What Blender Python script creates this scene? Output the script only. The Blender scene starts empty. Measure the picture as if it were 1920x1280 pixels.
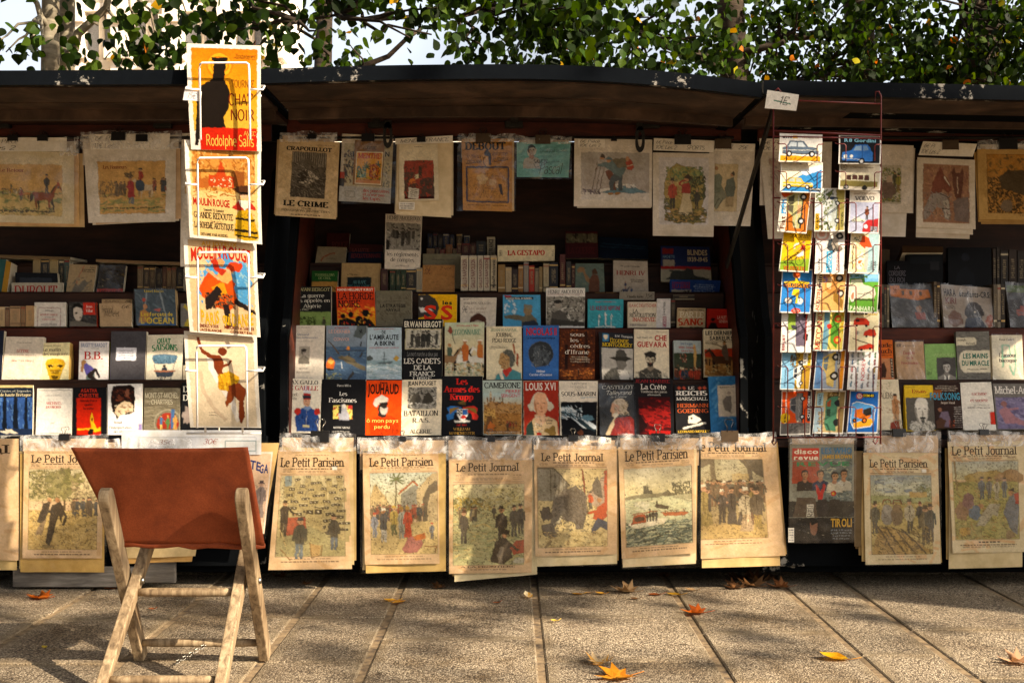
import bpy, math, random
import numpy as np
from mathutils import Vector, Matrix
rad = math.radians
S = bpy.context.scene
COL = S.collection

# ------------------------------------------------------------ camera, sky, sun, exposure
F = 2350.0; CAMY = -4.7; CAMH = 0.93
cd = bpy.data.cameras.new('camera'); cam = bpy.data.objects.new('camera', cd); COL.objects.link(cam)
cam.location = (0, CAMY, CAMH); cam.rotation_euler = (rad(90), 0, 0)
cd.sensor_width = 36; cd.lens = 36 * F / 1920; cd.clip_start = .05; cd.clip_end = 4000
S.camera = cam
SUN_EL, SUN_AZ = 31.0, 28.5          # azimuth: degrees out from the stall front, sun on the right
sv = Vector((math.cos(rad(SUN_EL)) * math.cos(rad(SUN_AZ)), -math.cos(rad(SUN_EL)) * math.sin(rad(SUN_AZ)), math.sin(rad(SUN_EL))))
w = bpy.data.worlds.new('World'); S.world = w; w.use_nodes = True
nt = w.node_tree; bg = nt.nodes['Background']
sky = nt.nodes.new('ShaderNodeTexSky'); sky.sky_type = 'NISHITA'; sky.sun_disc = False
sky.sun_elevation = rad(SUN_EL); sky.sun_rotation = math.atan2(sv.x, sv.y)
sky.air_density = 1.0; sky.dust_density = 6.0; sky.ozone_density = 1.0
hz = nt.nodes.new('ShaderNodeHueSaturation'); hz.inputs['Saturation'].default_value = .5; nt.links.new(sky.outputs[0], hz.inputs['Color'])
# bright veil added to whiten the sky behind the stalls without lighting their fronts
_n = lambda t: nt.nodes.new('ShaderNode' + t)
tcw = _n('TexCoord'); nzw = _n('TexNoise'); nzw.inputs['Scale'].default_value = 2.2; nzw.inputs['Detail'].default_value = 7; nt.links.new(tcw.outputs['Generated'], nzw.inputs[0])
sxw = _n('SeparateXYZ'); nt.links.new(tcw.outputs['Generated'], sxw.inputs[0])
mrw = _n('MapRange'); mrw.inputs[1].default_value = .1; mrw.inputs[2].default_value = .6; nt.links.new(sxw.outputs[1], mrw.inputs[0])
crw = _n('MapRange'); crw.inputs[1].default_value = .2; crw.inputs[2].default_value = .45; nt.links.new(nzw.outputs[0], crw.inputs[0])
muw = _n('Math'); muw.operation = 'MULTIPLY'; nt.links.new(mrw.outputs[0], muw.inputs[0]); nt.links.new(crw.outputs[0], muw.inputs[1])
mxw = _n('Mix'); mxw.data_type = 'RGBA'; nt.links.new(muw.outputs[0], mxw.inputs[0]); nt.links.new(hz.outputs[0], mxw.inputs[6]); mxw.inputs[7].default_value = (6.4, 7.0, 7.8, 1)
nt.links.new(mxw.outputs[2], bg.inputs[0]); bg.inputs[1].default_value = 0.06
sl = bpy.data.lights.new('sun', 'SUN'); sl.energy = 5.0; sl.angle = rad(.53); sl.color = (1, .84, .64)
so = bpy.data.objects.new('sun', sl); COL.objects.link(so); so.rotation_euler = sv.to_track_quat('Z', 'Y').to_euler(); so.location = sv * 30
S.view_settings.view_transform = 'Standard'; S.view_settings.look = 'None'
S.view_settings.exposure = 1.3; S.view_settings.gamma = 1

# ------------------------------------------------------------ helpers
def PX(px, py, Y):                       # a point of the real plane at depth Y
    d = Y - CAMY
    return Vector(((px - 960) / F * d, Y, CAMH - (py - 640) / F * d))
def lin(h):
    if not isinstance(h, str): return h
    if len(h) == 3: h = h[0] * 2 + h[1] * 2 + h[2] * 2
    v = [int(h[i:i + 2], 16) / 255 for i in (0, 2, 4)]
    return tuple(c / 12.92 if c < .04045 else ((c + .055) / 1.055) ** 2.4 for c in v)
def tag(o, label=None, cat=None, group=None, kind=None):
    if label: o['label'] = label
    if cat: o['category'] = cat
    if group: o['group'] = group
    if kind: o['kind'] = kind
    return o
def empty(name, loc=(0, 0, 0)):
    o = bpy.data.objects.new(name, None); o.location = loc; o.empty_display_size = .05; COL.objects.link(o); return o
def link(name, me, mat, parent=None, loc=None):
    o = bpy.data.objects.new(name, me); COL.objects.link(o)
    if mat:
        me.materials.append(mat)
    if loc is not None: o.location = loc
    if parent: o.parent = parent
    return o

class MB:                                # collects shapes into ONE mesh
    def __init__(s): s.v = []; s.f = []; s.c = []; s.sm = []
    def add(s, vs, fs, col=None, smooth=False):
        b = len(s.v); s.v += [tuple(v) for v in vs]
        for f in fs: s.f.append(tuple(b + i for i in f)); s.c.append(col); s.sm.append(smooth)
    def box(s, c, d, R=None, col=None, bev=0):
        c = Vector(c); hx, hy, hz = [x / 2 for x in d]
        if bev:
            vs = []; 
            for sx in (-1, 1):
                for sy in (-1, 1):
                    for sz in (-1, 1):
                        vs += [(sx * (hx - bev), sy * (hy - bev), sz * hz), (sx * (hx - bev), sy * hy, sz * (hz - bev)), (sx * hx, sy * (hy - bev), sz * (hz - bev))]
            import bmesh
            bm = bmesh.new()
            for v in vs: bm.verts.new(v)
            bmesh.ops.convex_hull(bm, input=bm.verts[:])
            bm.verts.ensure_lookup_table(); bm.verts.index_update()
            fs = [[v.index for v in f.verts] for f in bm.faces]; vv = [v.co.copy() for v in bm.verts]; bm.free()
        else:
            vv = [Vector((x, y, z)) for x in (-hx, hx) for y in (-hy, hy) for z in (-hz, hz)]
            fs = [(0, 1, 3, 2), (4, 6, 7, 5), (0, 4, 5, 1), (2, 3, 7, 6), (0, 2, 6, 4), (1, 5, 7, 3)]
        if R is not None: vv = [R @ v for v in vv]
        s.add([v + c for v in vv], fs, col)
    def bar(s, a, b, wx, wy, up=(0, 1, 0), col=None, bev=.002):   # a rectangular bar from a to b
        a, b = Vector(a), Vector(b); z = (b - a); L = z.length; z.normalize()
        y = Vector(up); y = (y - z * y.dot(z)).normalized(); x = y.cross(z)
        R = Matrix((x, y, z)).transposed()
        s.box((a + b) / 2, (wx, wy, L), R, col, bev)
    def tube(s, pts, r, n=8, col=None, r2=None, cap=True):
        pts = [Vector(p) for p in pts]; m = len(pts); rings = []
        for i, p in enumerate(pts):
            t = (pts[min(i + 1, m - 1)] - pts[max(i - 1, 0)]).normalized()
            u = t.cross(Vector((0, 0, 1)));
            if u.length < .1: u = t.cross(Vector((1, 0, 0)))
            u.normalize(); v = t.cross(u)
            rr = r if not hasattr(r, '__len__') else r[i]
            rings.append([p + (u * math.cos(2 * math.pi * k / n) + v * math.sin(2 * math.pi * k / n)) * rr for k in range(n)])
        vs = [q for R in rings for q in R]
        fs = [(i * n + k, i * n + (k + 1) % n, (i + 1) * n + (k + 1) % n, (i + 1) * n + k) for i in range(m - 1) for k in range(n)]
        if cap: fs += [tuple(range(n))[::-1], tuple((m - 1) * n + k for k in range(n))]
        s.add(vs, fs, col, True)
    def build(s, name, mat, parent=None, base=None, loc=None):
        base = Vector(base) if base is not None else Vector((0, 0, 0))
        me = bpy.data.meshes.new(name)
        me.from_pydata([tuple(Vector(v) - base) for v in s.v], [], s.f)
        me.polygons.foreach_set('use_smooth', s.sm)
        if any(c is not None for c in s.c):
            at = me.color_attributes.new('Col', 'FLOAT_COLOR', 'CORNER'); arr = []
            for f, c in zip(s.f, s.c):
                c = lin(c) if c is not None else (1, 1, 1)
                arr += [c[0], c[1], c[2], 1.0] * len(f)
            at.data.foreach_set('color', arr)
        me.update()
        return link(name, me, mat, parent, loc)

# ------------------------------------------------------------ materials
def mat(name):
    m = bpy.data.materials.new(name); m.use_nodes = True; n = m.node_tree
    return m, n, n.nodes['Principled BSDF']
def N(n, t, **k):
    x = n.nodes.new('ShaderNode' + t)
    for a, b in k.items():
        if a.startswith('i_'):
            key = a[2:]; x.inputs[int(key) if key.isdigit() else key].default_value = b
        else: setattr(x, a, b)
    return x
def ramp(n, src, stops, interp='LINEAR'):
    r = N(n, 'ValToRGB'); r.color_ramp.interpolation = interp
    while len(r.color_ramp.elements) < len(stops): r.color_ramp.elements.new(.5)
    for e, (p, c) in zip(r.color_ramp.elements, stops):
        e.position = p; c = lin(c); e.color = (c[0], c[1], c[2], 1)
    n.links.new(src, r.inputs[0]); return r.outputs[0]
def mixc(n, fac, a, b, mode='MIX'):
    m = N(n, 'Mix', data_type='RGBA', blend_type=mode)
    for sock, v in ((m.inputs[0], fac), (m.inputs[6], a), (m.inputs[7], b)):
        if hasattr(v, 'is_linked') or hasattr(v, 'links'): n.links.new(v, sock)
        else:
            if isinstance(v, str): v = lin(v)
            sock.default_value = v if not isinstance(v, tuple) else (v[0], v[1], v[2], 1)
    return m.outputs[2]
def bump(n, b, h, strength, dist=.002):
    x = N(n, 'Bump'); x.inputs['Strength'].default_value = strength; x.inputs['Distance'].default_value = dist
    n.links.new(h, x.inputs['Height']); n.links.new(x.outputs[0], b.inputs['Normal'])
def m_print(name, rough, spec, stain=.12, g=1.0):
    m, n, b = mat(name)
    at = N(n, 'Attribute', attribute_name='Col')
    tc = N(n, 'TexCoord'); nz = N(n, 'TexNoise', i_Scale=14.0, i_Detail=6.0, i_Roughness=.65)
    n.links.new(tc.outputs['Object'], nz.inputs[0])
    f = ramp(n, nz.outputs[0], [(.3, (g * (1 - stain), g * (1 - stain * 1.15), g * (1 - stain * 1.5))), (.62, (g, g, g))])
    n.links.new(mixc(n, 1.0, at.outputs[0], f, 'MULTIPLY'), b.inputs['Base Color'])
    b.inputs['Roughness'].default_value = rough; b.inputs['Specular IOR Level'].default_value = spec
    nz2 = N(n, 'TexNoise', i_Scale=60.0, i_Detail=3.0); n.links.new(tc.outputs['Object'], nz2.inputs[0])
    bump(n, b, nz2.outputs[0], .25, .0015)
    return m
M = {}
M['paper'] = m_print('printed_paper', .8, .08, .26)
M['card'] = m_print('printed_card', .4, .1, .08, .74)
M['gloss'] = m_print('glossy_cover', .42, .09, .08)
M['plain'] = m_print('painted', .5, .3, .25)
def m_clear():
    m, n, b = mat('clear_plastic'); out = n.nodes['Material Output']; n.nodes.remove(b)
    tr = N(n, 'BsdfTransparent'); tr.inputs[0].default_value = (.97, .97, .96, 1)
    gl = N(n, 'BsdfGlossy', i_Roughness=.16); gl.inputs[0].default_value = (1, 1, 1, 1)
    tc = N(n, 'TexCoord'); nz = N(n, 'TexNoise', i_Scale=9.0, i_Detail=4.0, i_Distortion=1.2); n.links.new(tc.outputs['Object'], nz.inputs[0])
    wv = N(n, 'TexVoronoi', feature='DISTANCE_TO_EDGE', i_Scale=13.0); n.links.new(nz.outputs[1], wv.inputs[0])
    bp = N(n, 'Bump', i_Strength=.7, i_Distance=.012); n.links.new(nz.outputs[0], bp.inputs['Height'])
    n.links.new(bp.outputs[0], gl.inputs['Normal'])
    f = ramp(n, nz.outputs[0], [(.42, (.02,) * 3), (.68, (.11,) * 3)])
    mx = N(n, 'MixShader'); n.links.new(f, mx.inputs[0]); n.links.new(tr.outputs[0], mx.inputs[1]); n.links.new(gl.outputs[0], mx.inputs[2])
    n.links.new(mx.outputs[0], out.inputs[0]); return m
M['clear'] = m_clear()
def m_crumple():                        # milky crumpled film: catches the light
    m, n, b = mat('crumpled_film'); out = n.nodes['Material Output']
    b.inputs['Base Color'].default_value = (.86, .85, .83, 1); b.inputs['Roughness'].default_value = .22
    tc = N(n, 'TexCoord'); nz = N(n, 'TexNoise', i_Scale=16.0, i_Detail=6.0, i_Distortion=2.0); n.links.new(tc.outputs['Object'], nz.inputs[0])
    bump(n, b, nz.outputs[0], .6, .008)
    tr = N(n, 'BsdfTransparent'); mx = N(n, 'MixShader')
    f = ramp(n, nz.outputs[0], [(.4, (.05,) * 3), (.68, (.55,) * 3)])
    n.links.new(f, mx.inputs[0]); n.links.new(tr.outputs[0], mx.inputs[1]); n.links.new(b.outputs[0], mx.inputs[2])
    n.links.new(mx.outputs[0], out.inputs[0]); return m
M['film'] = m_crumple()
def m_solid(name, col, rough=.5, metal=0, nscale=20, var=.3, bmp=.3, spec=.4):
    m, n, b = mat(name); tc = N(n, 'TexCoord')
    nz = N(n, 'TexNoise', i_Scale=nscale, i_Detail=6.0, i_Roughness=.6); n.links.new(tc.outputs['Object'], nz.inputs[0])
    c = lin(col); lo = tuple(x * (1 - var) for x in c); hi = tuple(min(1, x * (1 + var)) for x in c)
    n.links.new(ramp(n, nz.outputs[0], [(.3, lo), (.7, hi)]), b.inputs['Base Color'])
    b.inputs['Roughness'].default_value = rough; b.inputs['Metallic'].default_value = metal; b.inputs['Specular IOR Level'].default_value = spec
    if bmp: bump(n, b, nz.outputs[0], bmp, .002)
    return m
def m_wood(name, c0, c1, c2, axis=(1, 1, 8), rough=.65, scale=6):
    m, n, b = mat(name); tc = N(n, 'TexCoord'); mp = N(n, 'Mapping'); mp.inputs['Scale'].default_value = axis
    n.links.new(tc.outputs['Object'], mp.inputs[0])
    nz = N(n, 'TexNoise', i_Scale=scale, i_Detail=8.0, i_Roughness=.65, i_Distortion=.6); n.links.new(mp.outputs[0], nz.inputs[0])
    n2 = N(n, 'TexNoise', i_Scale=5.0, i_Detail=3.0); n.links.new(tc.outputs['Object'], n2.inputs[0])
    a = ramp(n, nz.outputs[0], [(.32, c0), (.5, c1), (.68, c2)])
    st = ramp(n, n2.outputs[0], [(.35, (.55, .5, .45)), (.6, (1, 1, 1))])
    n.links.new(mixc(n, 1.0, a, st, 'MULTIPLY'), b.inputs['Base Color'])
    b.inputs['Roughness'].default_value = rough; b.inputs['Specular IOR Level'].default_value = .25
    bump(n, b, nz.outputs[0], .35, .002); return m
def m_chip(name, base, chip, lo=.6, scale=9, rough=.45):   # paint with chips
    m, n, b = mat(name); tc = N(n, 'TexCoord')
    nz = N(n, 'TexNoise', i_Scale=scale, i_Detail=9.0, i_Roughness=.7); n.links.new(tc.outputs['Object'], nz.inputs[0])
    n2 = N(n, 'TexNoise', i_Scale=2.2, i_Detail=3.0); n.links.new(tc.outputs['Object'], n2.inputs[0])
    ad = N(n, 'Math', operation='ADD'); n.links.new(nz.outputs[0], ad.inputs[0]); n.links.new(n2.outputs[0], ad.inputs[1])
    hf = N(n, 'Math', operation='MULTIPLY', i_1=.5); n.links.new(ad.outputs[0], hf.inputs[0])
    c = lin(base); 
    n.links.new(ramp(n, hf.outputs[0], [(.3, tuple(x * .75 for x in c)), (lo - .02, tuple(x * 1.2 for x in c)), (lo, chip)]), b.inputs['Base Color'])
    b.inputs['Roughness'].default_value = rough; b.inputs['Specular IOR Level'].default_value = .02; bump(n, b, nz.outputs[0], .25, .002); return m
M['black'] = m_chip('black_paint', '0c0e10', '8f8c84', .625, 9, .9)
M['edge'] = m_chip('lid_edge_paint', '0e1115', '8f8b84', .6, 22)
M['lidwood'] = m_wood('lid_underside', '241a14', '423227', '5e493a', (1, 1, 1), .7, 7)
M['redwood'] = m_wood('red_brown_board', '2a0f08', '4a1c0e', '5c2812', (1, 8, 8), .55, 4)
M['boxwood'] = m_wood('box_inner_wood', '1c0f0a', '2c1810', '3c2214', (1, 6, 6), .6, 5)
M['grey_board'] = m_wood('weathered_board', '55504a', '6e6860', '88827a', (1, 6, 8), .8, 6)
M['chairwood'] = m_wood('weathered_oak', '5e4e3b', '937e61', 'b5a180', (13, 13, .8), .7, 5)
M['whitewire'] = m_solid('white_coated_wire', 'f2efe8', .35, 0, 30, .06, .05, .5)
M['redwire'] = m_solid('dark_red_wire', '5e100c', .45, 0, 60, .3, .1, .5)
M['clip'] = m_solid('black_clip', '141313', .35, 0, 40, .2, 0, .5)
M['steel'] = m_solid('nickel_wire', '8d8980', .35, 1, 40, .2, 0, .5)
M['brassclip'] = m_solid('tarnished_clip', '5c4c3a', .4, .6, 40, .2, 0, .5)
M['iron'] = m_solid('dark_iron', '15130f', .5, .2, 40, .3, .1, .4)
# ------------------------------------------------------------ lettering: a drawn serif alphabet and the built-in sans
_g = """A .8|.05,0 .4,1;.4,1 .75,0;.18,.35 .62,.35|.05,0 .75,0
B .7|.12,0 .12,1;.12,1 .36,1;@.36,.76,.22,.24,90,-90;.12,.52 .36,.52;@.36,.26,.27,.26,90,-90;.12,0 .36,0|.12,0 .12,1
C .74|@.4,.5,.33,.5,45,315;.66,.95 .66,.75|
D .78|.12,0 .12,1;.12,1 .35,1;@.35,.5,.35,.5,90,-90;.12,0 .35,0|.12,0 .12,1
E .64|.12,0 .12,1;.12,1 .56,1;.12,.52 .45,.52;.12,0 .58,0;.55,1 .55,.8;.57,0 .57,.22|.12,0 .12,1
F .6|.12,0 .12,1;.12,1 .56,1;.12,.5 .45,.5;.55,1 .55,.8|.12,0 .12,1
G .78|@.4,.5,.33,.5,45,300;.66,.42 .66,.05;.5,.42 .74,.42|
H .82|.13,0 .13,1;.68,0 .68,1;.13,.52 .68,.52|.13,0 .13,1 .68,0 .68,1
I .36|.18,0 .18,1|.18,0 .18,1
J .52|.36,1 .36,.2;@.2,.2,.16,.2,0,-170|.36,1
K .76|.13,0 .13,1;.13,.4 .6,1;.3,.6 .68,0|.13,0 .13,1 .68,0 .6,1
L .6|.12,0 .12,1;.12,0 .55,0;.54,0 .54,.24|.12,0 .12,1
M .96|.12,0 .12,1;.12,1 .48,.05;.48,.05 .84,1;.84,1 .84,0|.12,0 .84,0 .12,1 .84,1
N .82|.12,0 .12,1;.12,1 .7,0;.7,0 .7,1|.12,0 .12,1 .7,1
O .8|@.4,.5,.33,.5,0,360|
P .66|.12,0 .12,1;.12,1 .34,1;@.34,.74,.25,.26,90,-90;.12,.48 .34,.48|.12,0 .12,1
Q .8|@.4,.5,.33,.5,0,360;.4,.2 .72,-.15|
R .74|.12,0 .12,1;.12,1 .34,1;@.34,.75,.25,.25,90,-90;.12,.5 .34,.5;.34,.5 .66,0|.12,0 .12,1 .66,0
S .6|@.3,.75,.22,.25,40,270;@.3,.25,.24,.25,90,-140|
T .72|.36,0 .36,1;.05,1 .67,1;.06,1 .06,.8;.66,1 .66,.8|.36,0
U .8|.13,1 .13,.3;@.4,.3,.27,.3,180,360;.67,.3 .67,1|.13,1 .67,1
V .76|.05,1 .38,0;.38,0 .71,1|.05,1 .71,1
W 1.06|.05,1 .3,0;.3,0 .53,.9;.53,.9 .76,0;.76,0 1,1|.05,1 1,1
X .76|.08,1 .68,0;.08,0 .66,1|.08,1 .68,0 .08,0 .66,1
Y .74|.05,1 .37,.48;.37,.48 .69,1;.37,0 .37,.48|.37,0 .05,1 .69,1
Z .66|.08,1 .58,1;.58,1 .06,0;.06,0 .6,0;.08,1 .08,.82;.59,0 .59,.2|
a .56|@.26,.47,.19,.19,150,0;.45,.47 .45,0;@.25,.18,.19,.18,0,360|.48,0
b .6|.12,1 .12,0;@.33,.33,.22,.33,0,360|.1,1
c .5|@.29,.33,.22,.33,45,315|
d .62|.5,1 .5,0;@.28,.33,.22,.33,0,360|.48,1 .52,0
e .54|@.28,.33,.22,.33,0,310;.06,.36 .5,.36|
f .4|.17,0 .17,.8;@.31,.8,.14,.2,180,50;.03,.66 .36,.66|.17,0
g .56|@.27,.37,.19,.29,0,360;.48,.66 .48,-.1;@.28,-.1,.2,.2,0,-160|
h .64|.12,0 .12,1;@.32,.42,.2,.24,180,0;.52,.42 .52,0|.12,0 .52,0 .1,1
i .3|.15,0 .15,.66;.15,.82 .15,.97|.15,0 .12,.66
j .3|.16,.66 .16,-.15;.16,.82 .16,.97;@.06,-.15,.1,.12,0,-120|.12,.66
k .6|.12,0 .12,1;.12,.26 .5,.66;.26,.4 .54,0|.12,0 .1,1 .54,0
l .3|.15,0 .15,1|.15,0 .12,1
m .94|.12,0 .12,.66;@.3,.44,.18,.22,180,0;.48,.44 .48,0;@.66,.44,.18,.22,180,0;.84,.44 .84,0|.12,0 .48,0 .84,0 .1,.66
n .64|.12,0 .12,.66;@.32,.42,.2,.24,180,0;.52,.42 .52,0|.12,0 .52,0 .1,.66
o .56|@.28,.33,.23,.33,0,360|
p .6|.12,.66 .12,-.32;@.33,.33,.22,.33,0,360|.12,-.32 .1,.66
q .6|.5,.66 .5,-.32;@.28,.33,.22,.33,0,360|.5,-.32
r .44|.12,0 .12,.66;@.3,.44,.18,.22,180,50|.12,0 .1,.66
s .46|@.23,.49,.16,.17,40,270;@.23,.165,.18,.165,90,-140|
t .38|.17,.9 .17,.15;@.28,.15,.11,.15,180,300;.03,.66 .34,.66|
u .64|.12,.66 .12,.22;@.31,.22,.19,.22,180,360;.5,.66 .5,0|.1,.66 .48,.66 .52,0
v .56|.05,.66 .28,0;.28,0 .51,.66|.05,.66 .51,.66
w .84|.05,.66 .25,0;.25,0 .42,.6;.42,.6 .59,0;.59,0 .79,.66|.05,.66 .79,.66
x .58|.07,.66 .5,0;.06,0 .5,.66|.07,.66 .5,0
y .56|.05,.66 .28,0;.51,.66 .28,0;.28,0 .12,-.3|.05,.66 .51,.66
z .5|.06,.66 .44,.66;.44,.66 .05,0;.05,0 .46,0|
0 .62|@.31,.5,.24,.5,0,360|
1 .4|.22,0 .22,1;.22,1 .06,.8|.22,0
2 .58|@.28,.74,.21,.26,170,-30;.46,.62 .06,0;.06,0 .52,0|
3 .58|@.26,.76,.2,.24,150,-90;@.26,.26,.24,.26,90,-150|
4 .62|.44,0 .44,1;.44,1 .05,.3;.05,.3 .58,.3|
5 .58|.12,1 .5,1;.12,1 .1,.55;@.27,.31,.23,.31,130,-140|
6 .58|@.3,.3,.22,.3,0,360;@.45,.35,.38,.65,180,95|
7 .56|.06,1 .52,1;.52,1 .2,0|
8 .6|@.3,.76,.19,.24,0,360;@.3,.26,.24,.26,0,360|
9 .58|@.28,.7,.21,.3,0,360;@.12,.65,.38,.65,0,-85|
. .24|.12,0 .12,.12|
, .24|.12,.1 .08,-.14|
- .4|.06,.36 .34,.36|
' .22|.11,1 .11,.75|
: .24|.12,0 .12,.12;.12,.5 .12,.62|
! .24|.12,1 .12,.3;.12,0 .12,.12|
? .5|@.25,.78,.18,.22,170,-60;.28,.5 .26,.3;.26,0 .26,.12|
E€ .66|@.42,.5,.3,.5,50,310;.02,.58 .5,.58;.02,.42 .5,.42|"""
GL = {}
for ln in _g.split('\n'):
    hd, st, sf = ln.split('|'); ch, wd = hd.rsplit(' ', 1); ch = ch[-1]
    strokes = []
    for t in st.split(';'):
        if t[0] == '@':
            cx, cy, rx, ry, a0, a1 = [float(q) for q in t[1:].split(',')]
            k = max(6, int(abs(a1 - a0) / 24))
            strokes.append([(cx + rx * math.cos(rad(a0 + (a1 - a0) * i / k)), cy + ry * math.sin(rad(a0 + (a1 - a0) * i / k))) for i in range(k + 1)])
        else: strokes.append([tuple(float(q) for q in p.split(',')) for p in t.split(' ')])
    GL[ch] = (float(wd), strokes, [tuple(float(q) for q in p.split(',')) for p in sf.split(' ')] if sf else [])
ACC = {'é': ('e', 1), 'è': ('e', -1), 'ê': ('e', 0), 'à': ('a', -1), 'É': ('E', 1), 'È': ('E', -1), 'ç': ('c', 2), 'â': ('a', 0)}
STY = {'D': (.17, .05, .13), 'L': (.15, .1, .15), 'M': (.12, .06, .1), 'H': (.075, .07, 0), 'W': (.25, .1, .17), 'A': (.13, .11, 0)}
_gc = {}
def sglyph(ch, st):
    if (ch, st) in _gc: return _gc[ch, st]
    tk, tn, sr = STY[st]; vs = []; fs = []; lay = 0
    base = ch; ac = None
    if ch in ACC: base, ac = ACC[ch]
    if base not in GL: base = base.upper() if base.upper() in GL else '.'
    wd, strokes, ser = GL[base]; strokes = list(strokes)
    if ac is not None:
        top = 1.06 if base.isupper() else .76; c = wd * .5
        strokes.append([(c - .06, top + (.0 if ac == 1 else .18)), (c + .08, top + (.18 if ac == 1 else 0))] if ac in (1, -1) else [(c, -.02), (c - .03, -.2)] if ac == 2 else [(c - .12, top), (c, top + .15), (c + .12, top)])
    for s_ in strokes:
        b = len(vs); n = len(s_)
        for i, (x, y) in enumerate(s_):
            x0, y0 = s_[max(i - 1, 0)]; x1, y1 = s_[min(i + 1, n - 1)]
            dx, dy = x1 - x0, y1 - y0; L = math.hypot(dx, dy) or 1; dx /= L; dy /= L
            wgt = abs(dy) ** 1.3
            if abs(dx) > .15 and dx * dy > 0 and n == 2: wgt *= .25
            wd2 = (tn + (tk - tn) * wgt) / 2
            ex = (0, 0)
            vs += [(x - dy * wd2, y + dx * wd2, lay), (x + dy * wd2, y - dx * wd2, lay)]
            if i: q = b + 2 * i; fs.append((q - 2, q - 1, q + 1, q))
        lay += 1
    if sr:
        for (x, y) in ser:
            b = len(vs); h = tn * .9
            y0, y1 = (y, y + h) if abs(y) < .4 else (y - h, y)
            vs += [(x - sr - tk * .25, y0, lay), (x + sr + tk * .25, y0, lay), (x + sr + tk * .25, y1, lay), (x - sr - tk * .25, y1, lay)]; fs.append((b, b + 1, b + 2, b + 3)); lay += 1
    _gc[ch, st] = (wd + (tk - .1) * .6, vs, fs); return _gc[ch, st]
_cap = [None]
def _raw(ch, off):
    cu = bpy.data.curves.new('glyph', 'FONT'); cu.body = ch; cu.size = 1; cu.offset = off; cu.resolution_u = 2; cu.fill_mode = 'FRONT'
    ob = bpy.data.objects.new('glyph', cu); me = ob.to_mesh()
    vs = [tuple(v.co) for v in me.vertices]; fs = [tuple(p.vertices) for p in me.polygons]; ob.to_mesh_clear()
    bpy.data.objects.remove(ob); bpy.data.curves.remove(cu); return vs, fs
def iglyph(ch, off):
    k = (ch, 'i', off)
    if k in _gc: return _gc[k]
    if _cap[0] is None: _cap[0] = max([v[1] for v in _raw('H', 0)[0]] or [.7])
    c = _cap[0]; vs, fs = _raw(ch, off)
    if not vs: return (.3, [], [])
    x0 = min(v[0] for v in vs); x1 = max(v[0] for v in vs)
    _gc[k] = ((x1 - x0) / c + .1, [((v[0] - x0) / c + .05, v[1] / c, 0) for v in vs], fs); return _gc[k]
def layout(txt, font):
    x = 0; vs = []; fs = []
    for ch in txt:
        if ch == ' ': x += .34; continue
        wd, v, f = iglyph(ch, .028 if font == 'B' else .0) if font in 'SB' else sglyph(ch, font)
        b = len(vs); sl_ = .22 if font == 'H' else 0
        vs += [(x + p[0] + sl_ * p[1], p[1], p[2]) for p in v]; fs += [tuple(b + i for i in q) for q in f]; x += wd
    return x or 1, vs, fs

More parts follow.
